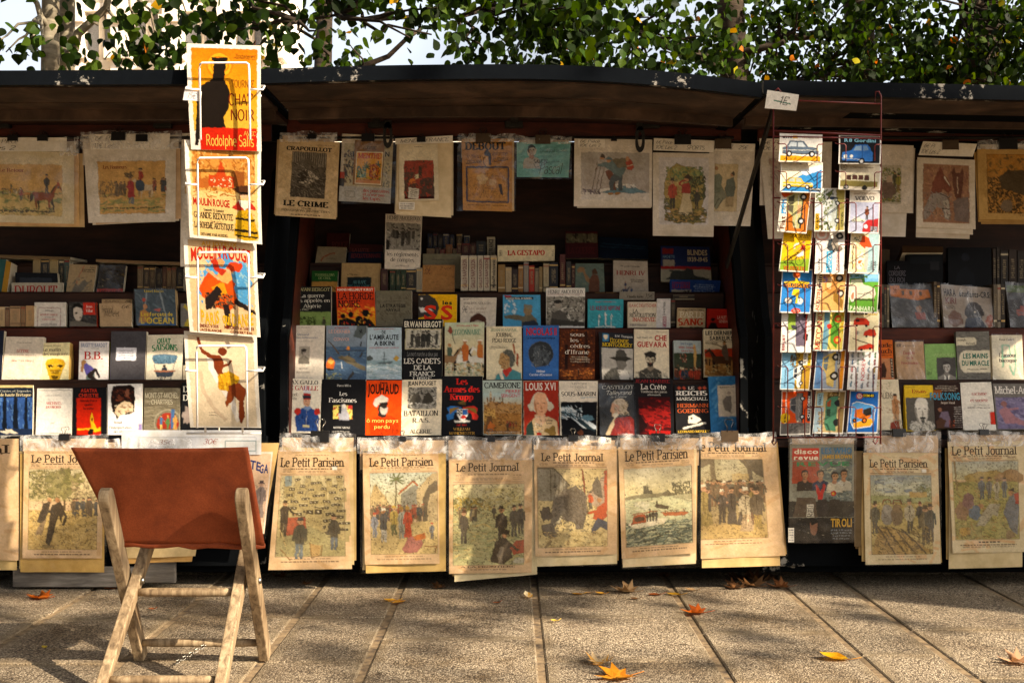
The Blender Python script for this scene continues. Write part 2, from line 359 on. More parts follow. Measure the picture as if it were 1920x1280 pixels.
# ------------------------------------------------------------ a small painter: pictures become vertex colours
class Canvas:
    def __init__(s, W, H, col, seed=0, ss=2):
        s.W, s.H, s.ss = max(W, 4), max(H, 4), ss
        s.a = np.empty((s.H * ss, s.W * ss, 3), np.float32); s.a[:] = lin(col)
        s.fx = s.W * ss / 100; s.fy = s.H * ss / 100; s.asp = s.W / s.H; s.r = random.Random(seed); s.texts = []; s.ox = 0
        s.clip = None
    def poly(s, pts, col):
        p = np.array(pts, np.float32) * (s.fx, s.fy); h, w_, _ = s.a.shape
        c0, c1, c2, c3 = (0, 0, w_, h) if s.clip is None else s.clip
        x0 = max(int(p[:, 0].min()), c0); x1 = min(int(p[:, 0].max()) + 2, c2); y0 = max(int(p[:, 1].min()), c1); y1 = min(int(p[:, 1].max()) + 2, c3)
        if x1 <= x0 or y1 <= y0: return
        X = np.arange(x0, x1)[None, :] + .5; Yv = np.arange(y0, y1)[:, None] + .5
        ins = np.zeros((y1 - y0, x1 - x0), bool); n = len(p); j = n - 1
        for i in range(n):
            xi, yi = p[i]; xj, yj = p[j]
            if yi != yj: ins ^= ((yi > Yv) != (yj > Yv)) & (X < (xj - xi) * (Yv - yi) / (yj - yi) + xi)
            j = i
        s.a[y0:y1, x0:x1][ins] = lin(col)
    def setclip(s, x0=None, y0=0, x1=0, y1=0):
        s.clip = None if x0 is None else (max(0, int(x0 * s.fx)), max(0, int(y0 * s.fy)), min(s.a.shape[1], int(x1 * s.fx)), min(s.a.shape[0], int(y1 * s.fy)))
    def R(s, x0, y0, x1, y1, c): s.poly([(x0, y0), (x1, y0), (x1, y1), (x0, y1)], c)
    def P(s, f, c): s.poly(list(zip(f[::2], f[1::2])), c)
    def E(s, cx, cy, rx, ry, c, rot=0):
        ca, sa = math.cos(rad(rot)), math.sin(rad(rot)); k = s.W / s.H
        pts = []
        for i in range(22):
            a = i * math.pi / 11; u, v = rx * math.cos(a), ry * math.sin(a) / k
            pts.append((cx + u * ca - v * sa, cy + (u * sa + v * ca) * k))
        s.poly(pts, c)
    def C(s, cx, cy, r, c): s.E(cx, cy, r, r * s.asp, c)          # round, r in % of width
    def L(s, f, wd, c):
        p = list(zip(f[::2], f[1::2])); k = s.asp
        for (x0, y0), (x1, y1) in zip(p, p[1:]):
            dx, dy = x1 - x0, (y1 - y0) / k; l = math.hypot(dx, dy) or 1; nx, ny = -dy / l * wd / 2, dx / l * wd / 2 * k
            s.poly([(x0 + nx, y0 + ny), (x1 + nx, y1 + ny), (x1 - nx, y1 - ny), (x0 - nx, y0 - ny)], c)
    def G(s, x0, y0, x1, y1, c0, c1, n=14):
        a, b = lin(c0), lin(c1)
        for i in range(n):
            t = (i + .5) / n; s.R(x0, y0 + (y1 - y0) * i / n, x1, y0 + (y1 - y0) * (i + 1) / n + .3, tuple(p + (q - p) * t for p, q in zip(a, b)))
    def O(s, x0, y0, x1, y1, wd, c): s.L([x0, y0, x1, y0, x1, y1, x0, y1, x0, y0], wd, c)
    def S(s, x0, y0, x1, y1, n, cols, ln=6, ang=0, wd=1.2, jit=25):   # brush strokes
        cols = cols.split(); r = s.r; s.setclip(x0, y0, x1, y1)
        for i in range(n):
            x, y = r.uniform(x0, x1), r.uniform(y0, y1); a = rad(ang + r.gauss(0, jit)); l = ln * r.uniform(.4, 1.2) / 2
            dx, dy = math.cos(a) * l, math.sin(a) * l * s.asp
            s.L([x - dx, y - dy, x + dx, y + dy], wd * r.uniform(.5, 1.3), r.choice(cols))
        s.setclip()
    def B(s, cx, cy, rx, ry, c, rough=.25):                       # irregular blob
        r = s.r; n = 16; k = [1 + r.uniform(-rough, rough) for _ in range(n)]
        s.poly([(cx + rx * k[i] * math.cos(i * 2 * math.pi / n), cy + ry * k[i] * math.sin(i * 2 * math.pi / n)) for i in range(n)], c)
    def N(s, x0, y0, x1, y1, rows, c, wd=None, fill=.9):          # rows of tiny unreadable type
        r = s.r; dy = (y1 - y0) / rows; h = (wd or dy * .45)
        for i in range(rows):
            y = y0 + dy * (i + .5); x = x0 + (r.uniform(0, (1 - fill) * (x1 - x0)) if rows > 1 else 0); xe = x1 - (x - x0)
            while x < xe:
                l = r.uniform(1.5, 5); s.R(x, y - h / 2, min(x + l, xe), y + h / 2, c); x += l + r.uniform(.7, 1.6)
    def T(s, txt, x0, x1, y0, y1, c, font='B', rot=0): s.texts.append((txt, x0, x1, y0, y1, c, font, rot))
    def F(s, x, yf, h, coat='333', pants='555', hat=None, skin='c89a74', arm=0, skirt=False):    # standing figure, height h in %
        k = h / s.asp * .01; u = lambda a: x + a * k * 100 * .01 * 100 / 100; W = h * .16 / s.asp; y = lambda t: yf - h * t
        X = lambda t: x + W * t
        if skirt: s.P([X(-.8), y(0), X(.9), y(0), X(.35), y(.55), X(-.3), y(.55)], pants)
        else:
            s.P([X(-.5), y(0), X(-.15), y(0), X(0), y(.48), X(-.5), y(.5)], pants); s.P([X(.1), y(.02), X(.5), y(.0), X(.5), y(.5), X(0), y(.48)], pants)
        s.P([X(-.62), y(.38), X(.62), y(.36), X(.62), y(.8), X(.25), y(.85), X(-.25), y(.85), X(-.65), y(.78)], coat)
        if arm: s.L([X(.5), y(.78), X(.5 + arm), y(.6)], h * .05 / s.asp, coat); s.C(X(.5 + arm), y(.6), h * .025 / s.asp, skin)
        else: s.L([X(-.7), y(.76), X(-.85), y(.45)], h * .05 / s.asp, coat); s.L([X(.7), y(.76), X(.85), y(.45)], h * .05 / s.asp, coat)
        s.C(X(0), y(.91), h * .065 / s.asp, skin)
        if hat: s.R(X(-.36), y(1.02), X(.36), y(.945), hat); s.R(X(-.55), y(.955), X(.55), y(.935), hat)
        else: s.P([X(-.36), y(.93), X(-.3), y(1), X(.3), y(1), X(.36), y(.93)], '2a211a')
        for i in range(9):                                            # folds of the coat and trousers
            a, q = s.r.uniform(-.55, .55), s.r.choice((.02, .4)); b0 = y(q + s.r.uniform(.05, .2)); c = lin(coat if q > .1 else pants); k2 = s.r.choice((.45, .6, 1.5, 1.9))
            s.L([X(a), b0, X(a + s.r.uniform(-.12, .12)), b0 - h * .2], h * .014 / s.asp, tuple(min(1, v * k2 + .01) for v in c))
        s.L([X(0), y(.82), X(.02), y(.4)], h * .012 / s.asp, '1c1814'); s.L([X(-.1), y(.9), X(.14), y(.9)], h * .012 / s.asp, '4a3020')
    def horse(s, x, y, h, c, fl=1, leg='2a1a12'):                      # horse seen from the side; h = height in %
        w_ = h * 1.1 / s.asp; q = lambda pts: [v for i in range(0, len(pts), 2) for v in (x + fl * w_ * pts[i], y - h * pts[i + 1])]
        for lx in (-.3, -.2, .2, .3): s.P(q([lx - .05, .45, lx + .05, .45, lx + .03 + (.05 if lx > .25 else 0), 0, lx - .02 + (.05 if lx > .25 else 0), 0]), c if lx in (-.3, .2) else leg)
        s.P(q([-.4, .62, -.34, .36, .25, .36, .36, .5, .42, .7, .52, .9, .66, .8, .68, .86, .55, 1.02, .5, 1.06, .47, 1, .36, .9, .25, .68, -.2, .7, -.36, .7]), c)
        s.P(q([-.4, .66, -.5, .5, -.52, .25, -.46, .3, -.38, .6]), leg); s.P(q([.47, 1, .36, .9, .24, .68, .3, .68, .42, .86]), leg)
    def car(s, x, y, w_, c, roof=.55, glass='cfd8dc', lo='222', fl=1, tall=.42):   # car side view; x,y = bottom centre, w_ in %
        h = w_ * tall * s.asp; q = lambda pts: [v for i in range(0, len(pts), 2) for v in (x + fl * w_ * pts[i], y - h * pts[i + 1])]
        s.P(q([-.5, .15, .5, .15, .5, .42, .44, .56, .2, .62, .08, 1, -.3, 1.0, -.4, .62, -.5, .55]), c)
        s.P(q([.14, .62, .05, .92, -.08, .92, -.08, .62]), glass); s.P(q([-.11, .62, -.11, .92, -.28, .92, -.35, .62]), glass)
        s.L(q([-.5, .4, .5, .4]), w_ * .012, 'f0f0e8'); s.R(*(q([-.5, .2])[:2] + q([.5, .13])[:2]) if fl == 1 else tuple(q([.5, .2])[:2] + q([-.5, .13])[:2]), lo)
        for wx in (-.31, .31):
            cx, cy = q([wx, .16]); s.C(cx, cy, w_ * .085, '151515'); s.C(cx, cy, w_ * .045, 'ddd')
        cx, cy = q([.46, .46]); s.C(cx, cy, w_ * .03, 'fff3c0')
    def bike(s, x, y, w_, c='222'):
        for dx in (-.3, .3):
            n = 18; s.L([v for i in range(n + 1) for v in (x + w_ * dx + w_ * .22 * math.cos(i * 6.2832 / n), y - w_ * .22 * s.asp + w_ * .22 * s.asp * math.sin(i * 6.2832 / n))], w_ * .03, c)
        b = y - w_ * .22 * s.asp; k = w_ * s.asp
        s.L([x - w_ * .3, b, x - w_ * .05, b, x + w_ * .22, b - .3 * k, x - w_ * .14, b - .25 * k, x - w_ * .3, b], w_ * .035, c); s.L([x + w_ * .3, b, x + w_ * .2, b - .42 * k, x + w_ * .1, b - .42 * k], w_ * .03, c)
    def tree(s, x, yb, h, cols='3c4a24 55602c 6c6a34 2c341c', trunk='4a3a28', wd=.8):
        s.P([x - h * .03 / s.asp, yb, x + h * .03 / s.asp, yb, x + h * .015 / s.asp, yb - h * .6, x - h * .015 / s.asp, yb - h * .6], trunk)
        cl = cols.split(); r = s.r
        for i in range(int(26 + h)):
            a = r.uniform(0, 6.28); q = math.sqrt(r.random()); s.B(x + math.cos(a) * q * h * .38 * wd / s.asp, yb - h * .68 + math.sin(a) * q * h * .32, h * .07 / s.asp, h * .06, r.choice(cl), .5)
    def U(s, cx, cy, sz, skin='d8a888', hair='3a2a1c', coat='223', hat=None, look=1, sh='a87858', beard=None, tie=None):  # head and shoulders, sz = head half-width in %
        k = s.asp; X = lambda a: cx + sz * a; Yv = lambda b: cy + sz * b * k
        s.P([X(-2.6), Yv(5), X(-2.3), Yv(2.5), X(-.8), Yv(1.75), X(.8), Yv(1.75), X(2.3), Yv(2.5), X(2.6), Yv(5)], coat)
        s.P([X(-.5), Yv(.9), X(.5), Yv(.9), X(.75), Yv(1.9), X(0), Yv(2.5), X(-.75), Yv(1.9)], sh)
        s.E(X(-.05 * look), Yv(-.35), sz * 1.12, sz * 1.3 * k, hair)
        s.E(X(.06 * look), Yv(0), sz * .92, sz * 1.25 * k, skin); s.P([X(-.9 * look), Yv(-.3), X(-.45 * look), Yv(-.3), X(-.3 * look), Yv(1.1), X(-.55 * look), Yv(1)], sh)
        s.P([X(-1), Yv(-.5), X(-.9), Yv(-1.2), X(0), Yv(-1.65), X(.9), Yv(-1.2), X(1), Yv(-.5), X(.6), Yv(-.85), X(-.5), Yv(-.8)], hair)
        for e in (-.35, .42):
            s.L([X(e - .2 + .08 * look), Yv(-.28), X(e + .2 + .08 * look), Yv(-.3)], sz * .1, '2a1c14'); s.E(X(e + .08 * look), Yv(-.08), sz * .16, sz * .09 * k, '1c1512')
        s.P([X(.05 * look), Yv(-.1), X(.3 * look), Yv(.38), X(-.02 * look), Yv(.42)], sh)
        s.L([X(-.28 + .1 * look), Yv(.72), X(.3 + .1 * look), Yv(.7)], sz * .14, '8a3a30')
        if beard: s.P([X(-.75), Yv(.45), X(-.4), Yv(.6), X(.4), Yv(.55), X(.75), Yv(.4), X(.6), Yv(1.3), X(0), Yv(1.6), X(-.6), Yv(1.3)], beard); s.L([X(-.25), Yv(.8), X(.3), Yv(.78)], sz * .12, '8a3a30')
        if tie: s.P([X(-.75), Yv(1.9), X(0), Yv(2.6), X(.75), Yv(1.9), X(.5), Yv(5), X(-.5), Yv(5)], 'e8e4d8'); s.P([X(-.2), Yv(2.3), X(.2), Yv(2.3), X(.3), Yv(5), X(-.3), Yv(5)], tie)
        if hat:
            s.P([X(-1.05), Yv(-.65), X(-1.35), Yv(-1.5), X(0), Yv(-2.0), X(1.35), Yv(-1.5), X(1.05), Yv(-.65)], hat); s.P([X(-1.1), Yv(-.72), X(1.1), Yv(-.72), X(1.25 * look), Yv(-.42), X(-.6 * look), Yv(-.5)], '181410')
    def crowd(s, x0, y0, x1, y1, n, h, cols='3a3834 5a4a3a 7a3a2a 2c3440 6a5a40', hats='2a2622 b8a078 933', skin='b88a68'):
        cl = cols.split(); ht = hats.split(); r = s.r
        pos = sorted([(r.uniform(y0, y1), r.uniform(x0, x1)) for _ in range(n)])
        for (yy, xx) in pos: s.F(xx, yy, h * (.75 + .35 * (yy - y0) / max(.1, y1 - y0)), r.choice(cl), r.choice(cl), r.choice(ht + [None]), skin, r.choice([0, 0, 1.2, -1.2]), r.random() < .25)
    def Z(s, x0, y0, x1, y1, warp=.8, mix=.08, paper='c8a878', hatch=.15, cell=5, ink=.9):   # hand-drawn edges, faded ink, engraved tone
        c = (max(0, int(x0 * s.fx)), max(0, int(y0 * s.fy)), min(s.a.shape[1], int(x1 * s.fx)), min(s.a.shape[0], int(y1 * s.fy)))
        g = s.a[c[1]:c[3], c[0]:c[2]]; h, w_, _ = g.shape; rs = np.random.RandomState(s.r.randrange(9999))
        def sm(k):
            q = rs.normal(0, 1, (h // k + 3, w_ // k + 3)); yy = np.arange(h) / k; xx = np.arange(w_) / k; yi = yy.astype(int); xi = xx.astype(int); fy = (yy - yi)[:, None]; fx = (xx - xi)[None]
            return q[yi][:, xi] * (1 - fy) * (1 - fx) + q[yi + 1][:, xi] * fy * (1 - fx) + q[yi][:, xi + 1] * (1 - fy) * fx + q[yi + 1][:, xi + 1] * fy * fx
        wp = warp * s.fx * .6; dy = sm(cell * 2) * wp + sm(cell) * wp * .5; dx = sm(cell * 2) * wp + sm(cell) * wp * .5
        Y, X = np.mgrid[0:h, 0:w_]; g2 = g[np.clip((Y + dy).astype(int), 0, h - 1), np.clip((X + dx).astype(int), 0, w_ - 1)]
        lu = g2.mean(2); gx = np.abs(np.diff(lu, axis=1, append=lu[:, -1:])) + np.abs(np.diff(lu, axis=0, append=lu[-1:])); e = np.clip(gx * 2.2, 0, 1) * ink
        g2 = g2 * (1 - .75 * np.clip(e, 0, 1))[..., None]
        t = 1 + hatch * (.6 * sm(2) + .5 * sm(4) + .5 * sm(11)); t = np.clip(t, .45, 1.35)[..., None]
        s.a[c[1]:c[3], c[0]:c[2]] = np.clip((g2 * (1 - mix) + np.array(lin(paper)) * mix) * t, 0, 1)
    def D(s, amt=.06, cell=3):                                      # print grain
        h, w_, _ = s.a.shape; g = np.random.RandomState(s.r.randrange(9999)).normal(1, amt, (h // cell + 1, w_ // cell + 1, 1))
        s.a *= np.repeat(np.repeat(g, cell, 0), cell, 1)[:h, :w_]
    def out(s):
        q = s.a.reshape(s.H, s.ss, s.W, s.ss, 3).mean((1, 3)); return np.clip(q, 0, 1)
    def run(s, ops):
        for o in ops: getattr(s, 'horse' if o[0] == 'H' else o[0])(*o[1:])

# ------------------------------------------------------------ sheets and books
_rs = random.Random(5)
class Sheet:
    """a real rectangle in space, u 0..1 left-right, v 0..1 top-bottom, gently bent"""
    def __init__(s, q, Yt, Yb, wave=0, bow=0, seed=0):
        x0, y0, x1, y1 = q[:4]; dx = q[4] if len(q) > 4 else 0; dy = q[5] if len(q) > 5 else 0
        if len(q) == 8:
            c = [(q[0], q[1]), (q[2], q[3]), (q[4], q[5]), (q[6], q[7])]
        else: c = [(x0, y0), (x1, y0 + dy), (x1 + dx, y1 + dy), (x0 + dx, y1)]
        s.px = c; s.A, s.B = PX(*c[0], Yt), PX(*c[1], Yt); s.C_, s.D = PX(*c[2], Yb), PX(*c[3], Yb)
        s.n = ((s.B - s.A).cross(s.D - s.A)).normalized()
        if s.n.y > 0: s.n = -s.n
        r = random.Random(seed); s.wave = wave; s.bow = bow
        s.k = [(r.uniform(2, 6), r.uniform(2, 5), r.uniform(0, 6), r.uniform(.4, 1)) for _ in range(4)]
    def at(s, u, v, off=0):
        p = s.A * ((1 - u) * (1 - v)) + s.B * (u * (1 - v)) + s.C_ * (u * v) + s.D * ((1 - u) * v)
        h = off + s.bow * math.sin(math.pi * v)
        if s.wave: h += s.wave * sum(a * math.sin(kx * u + ky * v + ph) for kx, ky, ph, a in s.k) * .4 * (.35 + .65 * v)
        return p + s.n * h
    def grid(s, us, vs, off):
        U, V = np.meshgrid(us, vs); U = U[..., None]; V = V[..., None]
        P = np.array(s.A) * (1 - U) * (1 - V) + np.array(s.B) * U * (1 - V) + np.array(s.C_) * U * V + np.array(s.D) * (1 - U) * V
        h = off + s.bow * np.sin(np.pi * V)
        if s.wave: h = h + s.wave * sum(a * np.sin(kx * U + ky * V + ph) for kx, ky, ph, a in s.k) * .4 * (.35 + .65 * V)
        return P + np.array(s.n) * h
    def pxsize(s):
        (a, b), (c, d), (e, f), (g, h) = s.px; return abs(c - a), abs(h - b)
def grid_mesh(name, P, cols=None):
    ny, nx, _ = P.shape; me = bpy.data.meshes.new(name)
    me.vertices.add(nx * ny); me.vertices.foreach_set('co', P.reshape(-1).astype(np.float32))
    i = np.arange(nx * ny).reshape(ny, nx)
    f = np.stack([i[:-1, :-1], i[1:, :-1], i[1:, 1:], i[:-1, 1:]], -1).reshape(-1); nf = (nx - 1) * (ny - 1)
    me.loops.add(nf * 4); me.loops.foreach_set('vertex_index', f.astype(np.int32))
    me.polygons.add(nf); me.polygons.foreach_set('loop_start', np.arange(0, nf * 4, 4, dtype=np.int32))
    me.update(calc_edges=True); me.polygons.foreach_set('use_smooth', np.ones(nf, bool))
    if cols is not None:
        at = me.color_attributes.new('Col', 'FLOAT_COLOR', 'POINT')
        c = np.ones((nx * ny, 4), np.float32); c[:, :3] = cols.reshape(-1, 3); at.data.foreach_set('color', c.reshape(-1))
    return me
def picture(name, sh, base, parent, ops, col, m='paper', res=.7, rot=0, off=.0004, seed=1, grain=.05, title='lettering'):
    pw, ph = sh.pxsize(); W, H = int(pw * res), int(ph * res)
    c = Canvas(H, W, col, seed) if rot else Canvas(W, H, col, seed)
    c.run(ops)
    if grain: c.D(grain)
    a = c.out()
    if rot == 1: a = np.rot90(a, 1)
    if rot == 2: a = np.rot90(a, -1)
    H2, W2 = a.shape[:2]
    P = sh.grid(np.linspace(0, 1, W2), np.linspace(0, 1, H2), off) - np.array(base)
    o = link(name, grid_mesh(name, P, np.ascontiguousarray(a)), M[m], parent)
    if c.texts:
        b = MB(); last = None
        for (txt, x0, x1, y0, y1, col_, font, tr) in sorted(c.texts, key=lambda t: min(t[3], t[4])):
            if last is not None and min(y0, y1) - last > 22: b.build(title, M[m], parent); b = MB()
            last = max(y0, y1, last or 0)
            L, vs, fs = layout(txt, font); out = []
            for (x, y, l) in vs:
                if tr == 1: u, v = x0 + (x1 - x0) * (1 - y), y1 + (y0 - y1) * x / L      # reads upwards
                elif tr == 2: u, v = x0 + (x1 - x0) * y, y0 + (y1 - y0) * x / L          # reads downwards
                else:
                    u, v = x0 + (x1 - x0) * x / L, y1 - (y1 - y0) * y
                    v += tr * math.sin((x / L) * math.pi) if isinstance(tr, float) else 0   # arched line
                if rot == 1: u, v = v, 100 - u
                if rot == 2: u, v = 100 - v, u
                out.append(sh.at(u / 100, v / 100, off + .0005 + l * 2.5e-5) - base)
            b.add(out, fs, col_)
        b.build(title, M[m], parent)
    return o
CREAM = 'e6dcc4'
def block(sh, base, thick, col, side=CREAM):              # a solid block behind a sheet
    b = MB(); A, B_, C_, D = sh.A, sh.B, sh.C_, sh.D; n = -sh.n * thick
    v = [A, B_, C_, D, A + n, B_ + n, C_ + n, D + n]; v = [x - base for x in v]
    b.add(v, [(0, 1, 2, 3), (7, 6, 5, 4)], col); b.add(v, [(1, 5, 6, 2), (4, 5, 1, 0), (3, 2, 6, 7)], side); b.add(v, [(0, 3, 7, 4)], col)
    return b
def bk(label, q, Y, col, ops=(), thick=.022, lean=.035, m='gloss', name='book', cat='book', group=None, rot=0, res=.75, side=CREAM, seed=None, sleeve=False, part='cover'):
    seed = seed if seed is not None else _rs.randrange(9999)
    sh = Sheet(q, Y + lean, Y, 0.0004, 0, seed); base = (sh.C_ + sh.D) / 2
    b = block(sh, base, thick, col, side); root = b.build(name, M[m], None, None, base)
    tag(root, label, cat, group)
    picture(part, sh, base, root, list(ops) + ([('Z', 0, 0, 100, 100, .9, .0, col, .10, 4, .45)] if ops and part == 'cover' else []), col, m, res, rot, .0014, seed, title='lettering')
    if sleeve:
        P = sh.grid(np.linspace(-.02, 1.02, 16), np.linspace(-.03, 1, 20), .005) - np.array(base)
        P[:, :, 1] += np.random.RandomState(seed).normal(0, .0012, P.shape[:2])
        link('plastic_sleeve', grid_mesh('plastic_sleeve', P), M['clear'], root)
    return root
def spine(label, x0, y0, x1, y1, Y, col, depth=.13, txt=None, tc='e8e0c8', group=None, ops=None, skew=0, name='book', m='plain'):
    o = list(ops or [])
    r = random.Random(int(x0 * 7 + y0)); 
    if not ops:
        if r.random() < .6: o.append(('R', 0, 8, 100, 12, r.choice(['caa868', 'c8bda0', '201814', '8a2a1c'])))
        if r.random() < .6: o.append(('R', 0, 82, 100, 86, r.choice(['caa868', 'c8bda0', '201814'])))
        if not txt: o.append(('N', 28, 22, 72, 70, 9, tc, 3))
    if txt: o.append(('T', txt, 25, 78, 10, 92, tc, 'B', 1))
    return bk(label, (x0, y0, x1, y1, skew), Y, col, o, depth, .0, m, name, 'book', group, 0, .9, part='spine')
# ============================================================ the setting
def ground():
    m, n, b = mat('joint_dirt'); tc = N(n, 'TexCoord'); nz = N(n, 'TexNoise', i_Scale=30.0, i_Detail=8.0); n.links.new(tc.outputs['Object'], nz.inputs[0])
    n.links.new(ramp(n, nz.outputs[0], [(.3, '40342a'), (.5, '7c684c'), (.7, '947e5e')]), b.inputs['Base Color']); b.inputs['Roughness'].default_value = .95
    bump(n, b, nz.outputs[0], .6, .006)
    g = MB(); g.add([(-1500, -1500, -.005), (1500, -1500, -.005), (1500, 1500, -.005), (-1500, 1500, -.005)], [(0, 1, 2, 3)])
    tag(g.build('ground', m), kind='structure')
    m, n, b = mat('washed_gravel_slab'); tc = N(n, 'TexCoord')
    vo = N(n, 'TexVoronoi', i_Scale=200.0); n.links.new(tc.outputs['Object'], vo.inputs[0])
    pal = ramp(n, vo.outputs['Color'], [(0, '504a42'), (.3, '908577'), (.5, 'b8ab98'), (.68, 'd8ccb6'), (.85, 'ece2ce'), (1, '8c6a52')])
    d = ramp(n, vo.outputs['Distance'], [(.25, (1, 1, 1)), (.75, (.35, .33, .3))])
    nz = N(n, 'TexNoise', i_Scale=3.2, i_Detail=6.0, i_Roughness=.65); n.links.new(tc.outputs['Object'], nz.inputs[0])
    st = ramp(n, nz.outputs[0], [(.32, (.6, .55, .5)), (.5, (.9, .88, .85)), (.68, (1.05, 1.03, 1))])
    at = N(n, 'Attribute', attribute_name='Col')
    c1 = mixc(n, 1.0, mixc(n, 1.0, pal, d, 'MULTIPLY'), st, 'MULTIPLY')
    rim = ramp(n, nz.outputs[0], [(.3, '6e604c'), (.7, 'a89a80')])
    n2 = N(n, 'TexNoise', i_Scale=9.0, i_Detail=5.0); n.links.new(tc.outputs['Object'], n2.inputs[0])
    sp = N(n, 'SeparateColor'); n.links.new(at.outputs[0], sp.inputs[0]); fr = N(n, 'Math', operation='MULTIPLY'); n.links.new(sp.outputs[0], fr.inputs[0]); n.links.new(ramp(n, n2.outputs[0], [(.35, (0, 0, 0)), (.6, (.8, .8, .8))]), fr.inputs[1])
    n3 = N(n, 'TexNoise', i_Scale=1.3, i_Detail=9.0, i_Roughness=.75, i_Distortion=.8); n.links.new(tc.outputs['Object'], n3.inputs[0])
    soil = ramp(n, n3.outputs[0], [(.36, (.5, .43, .34)), (.46, (.86, .81, .74)), (.6, (.95, .91, .85))])
    v3 = N(n, 'TexVoronoi', i_Scale=5.5); n.links.new(tc.outputs['Object'], v3.inputs[0]); gum = ramp(n, v3.outputs['Distance'], [(.05, (.42, .4, .38)), (.075, (1, 1, 1))])
    tn = N(n, 'CombineColor'); [n.links.new(sp.outputs[1], tn.inputs[k]) for k in range(3)]
    c2 = mixc(n, fr.outputs[0], c1, rim)
    for z in (soil, gum, tn.outputs[0]): c2 = mixc(n, 1.0, c2, z, 'MULTIPLY')
    n.links.new(c2, b.inputs['Base Color'])
    b.inputs['Roughness'].default_value = .85; b.inputs['Specular IOR Level'].default_value = .25
    bump(n, b, vo.outputs['Distance'], .7, -.004)
    xs = [-3.4, -2.9, -2.45, -2.0, -1.57, -1.135, -.73, -.42, .085, .60, 1.03, 1.28, 1.795, 2.25, 2.7, 3.2, 3.7]
    cut = [-.6, -.3, -.7, -.45, -.50, -.46, -.473, -.776, -.473, -.697, -.40, -.653, -.5, -.7, -.4, -.6]
    r = random.Random(3); vs = []; fs = []; at = []; sm = []
    for i in range(len(xs) - 1):
        g = .011; x0, x1 = xs[i] + g, xs[i + 1] - g; ys = [1.2, .32, cut[i]]
        while ys[-1] > -6: ys.append(ys[-1] - r.choice([.55, .56, .83]) if len(ys) > 3 else ys[-1] - .58)
        for y1, y0 in zip(ys, ys[1:]):
            a0, a1 = y0 + .004, y1 - .004; b_ = len(vs); hz = r.uniform(-.0015, .0015); tx, ty = r.uniform(-.003, .003), r.uniform(-.002, .002); tone = r.uniform(.72, 1.0)
            for ins, z, c in ((0, -.012, 1), (.001, -.003, 1), (.006, 0, 1), (.018, 0, .9), (.045, 0, 0)):
                for (x, y) in ((x0 + ins, a0 + ins), (x1 - ins, a0 + ins), (x1 - ins, a1 - ins), (x0 + ins, a1 - ins)):
                    vs.append((x, y, z + hz + tx * (x - x0) + ty * (y - a0))); at.append((c, tone))
            for k in range(4):
                for j in range(4): fs.append((b_ + 4 * k + j, b_ + 4 * k + (j + 1) % 4, b_ + 4 * k + 4 + (j + 1) % 4, b_ + 4 * k + 4 + j))
            fs.append(tuple(b_ + 16 + j for j in range(4)))
    me = bpy.data.meshes.new('pavement'); me.from_pydata(vs, [], fs)
    ca = me.color_attributes.new('Col', 'FLOAT_COLOR', 'POINT'); ca.data.foreach_set('color', [q for c in at for q in (c[0], c[1], 0, 1)])
    tag(link('pavement', me, m), kind='structure')
ground()

# ------------------------------------------------------------ parapet and the far church
pw = MB(); pw.box((0, .72, .26), (16, .55, .52), bev=.02)
m, n, b = mat('parapet_stone'); tc = N(n, 'TexCoord'); nz = N(n, 'TexNoise', i_Scale=5.0, i_Detail=8.0); n.links.new(tc.outputs['Object'], nz.inputs[0])
n.links.new(ramp(n, nz.outputs[0], [(.3, '4a453c'), (.7, '8c8472')]), b.inputs['Base Color']); b.inputs['Roughness'].default_value = .9
tag(pw.build('parapet_wall', m, None, (0, .72, 0), (0, .72, 0)), 'low grey stone parapet running behind and under all the bookstalls', 'wall')
m, n, b = mat('pale_limestone'); tc = N(n, 'TexCoord'); nz = N(n, 'TexNoise', i_Scale=1.2, i_Detail=8.0); n.links.new(tc.outputs['Object'], nz.inputs[0])
n.links.new(ramp(n, nz.outputs[0], [(.3, 'd8cdbc'), (.7, 'f0e8da')]), b.inputs['Base Color']); b.inputs['Roughness'].default_value = .9
M['lime'] = m; M['shade_glass'] = m_solid('lancet_glass', '8a8c90', .3)
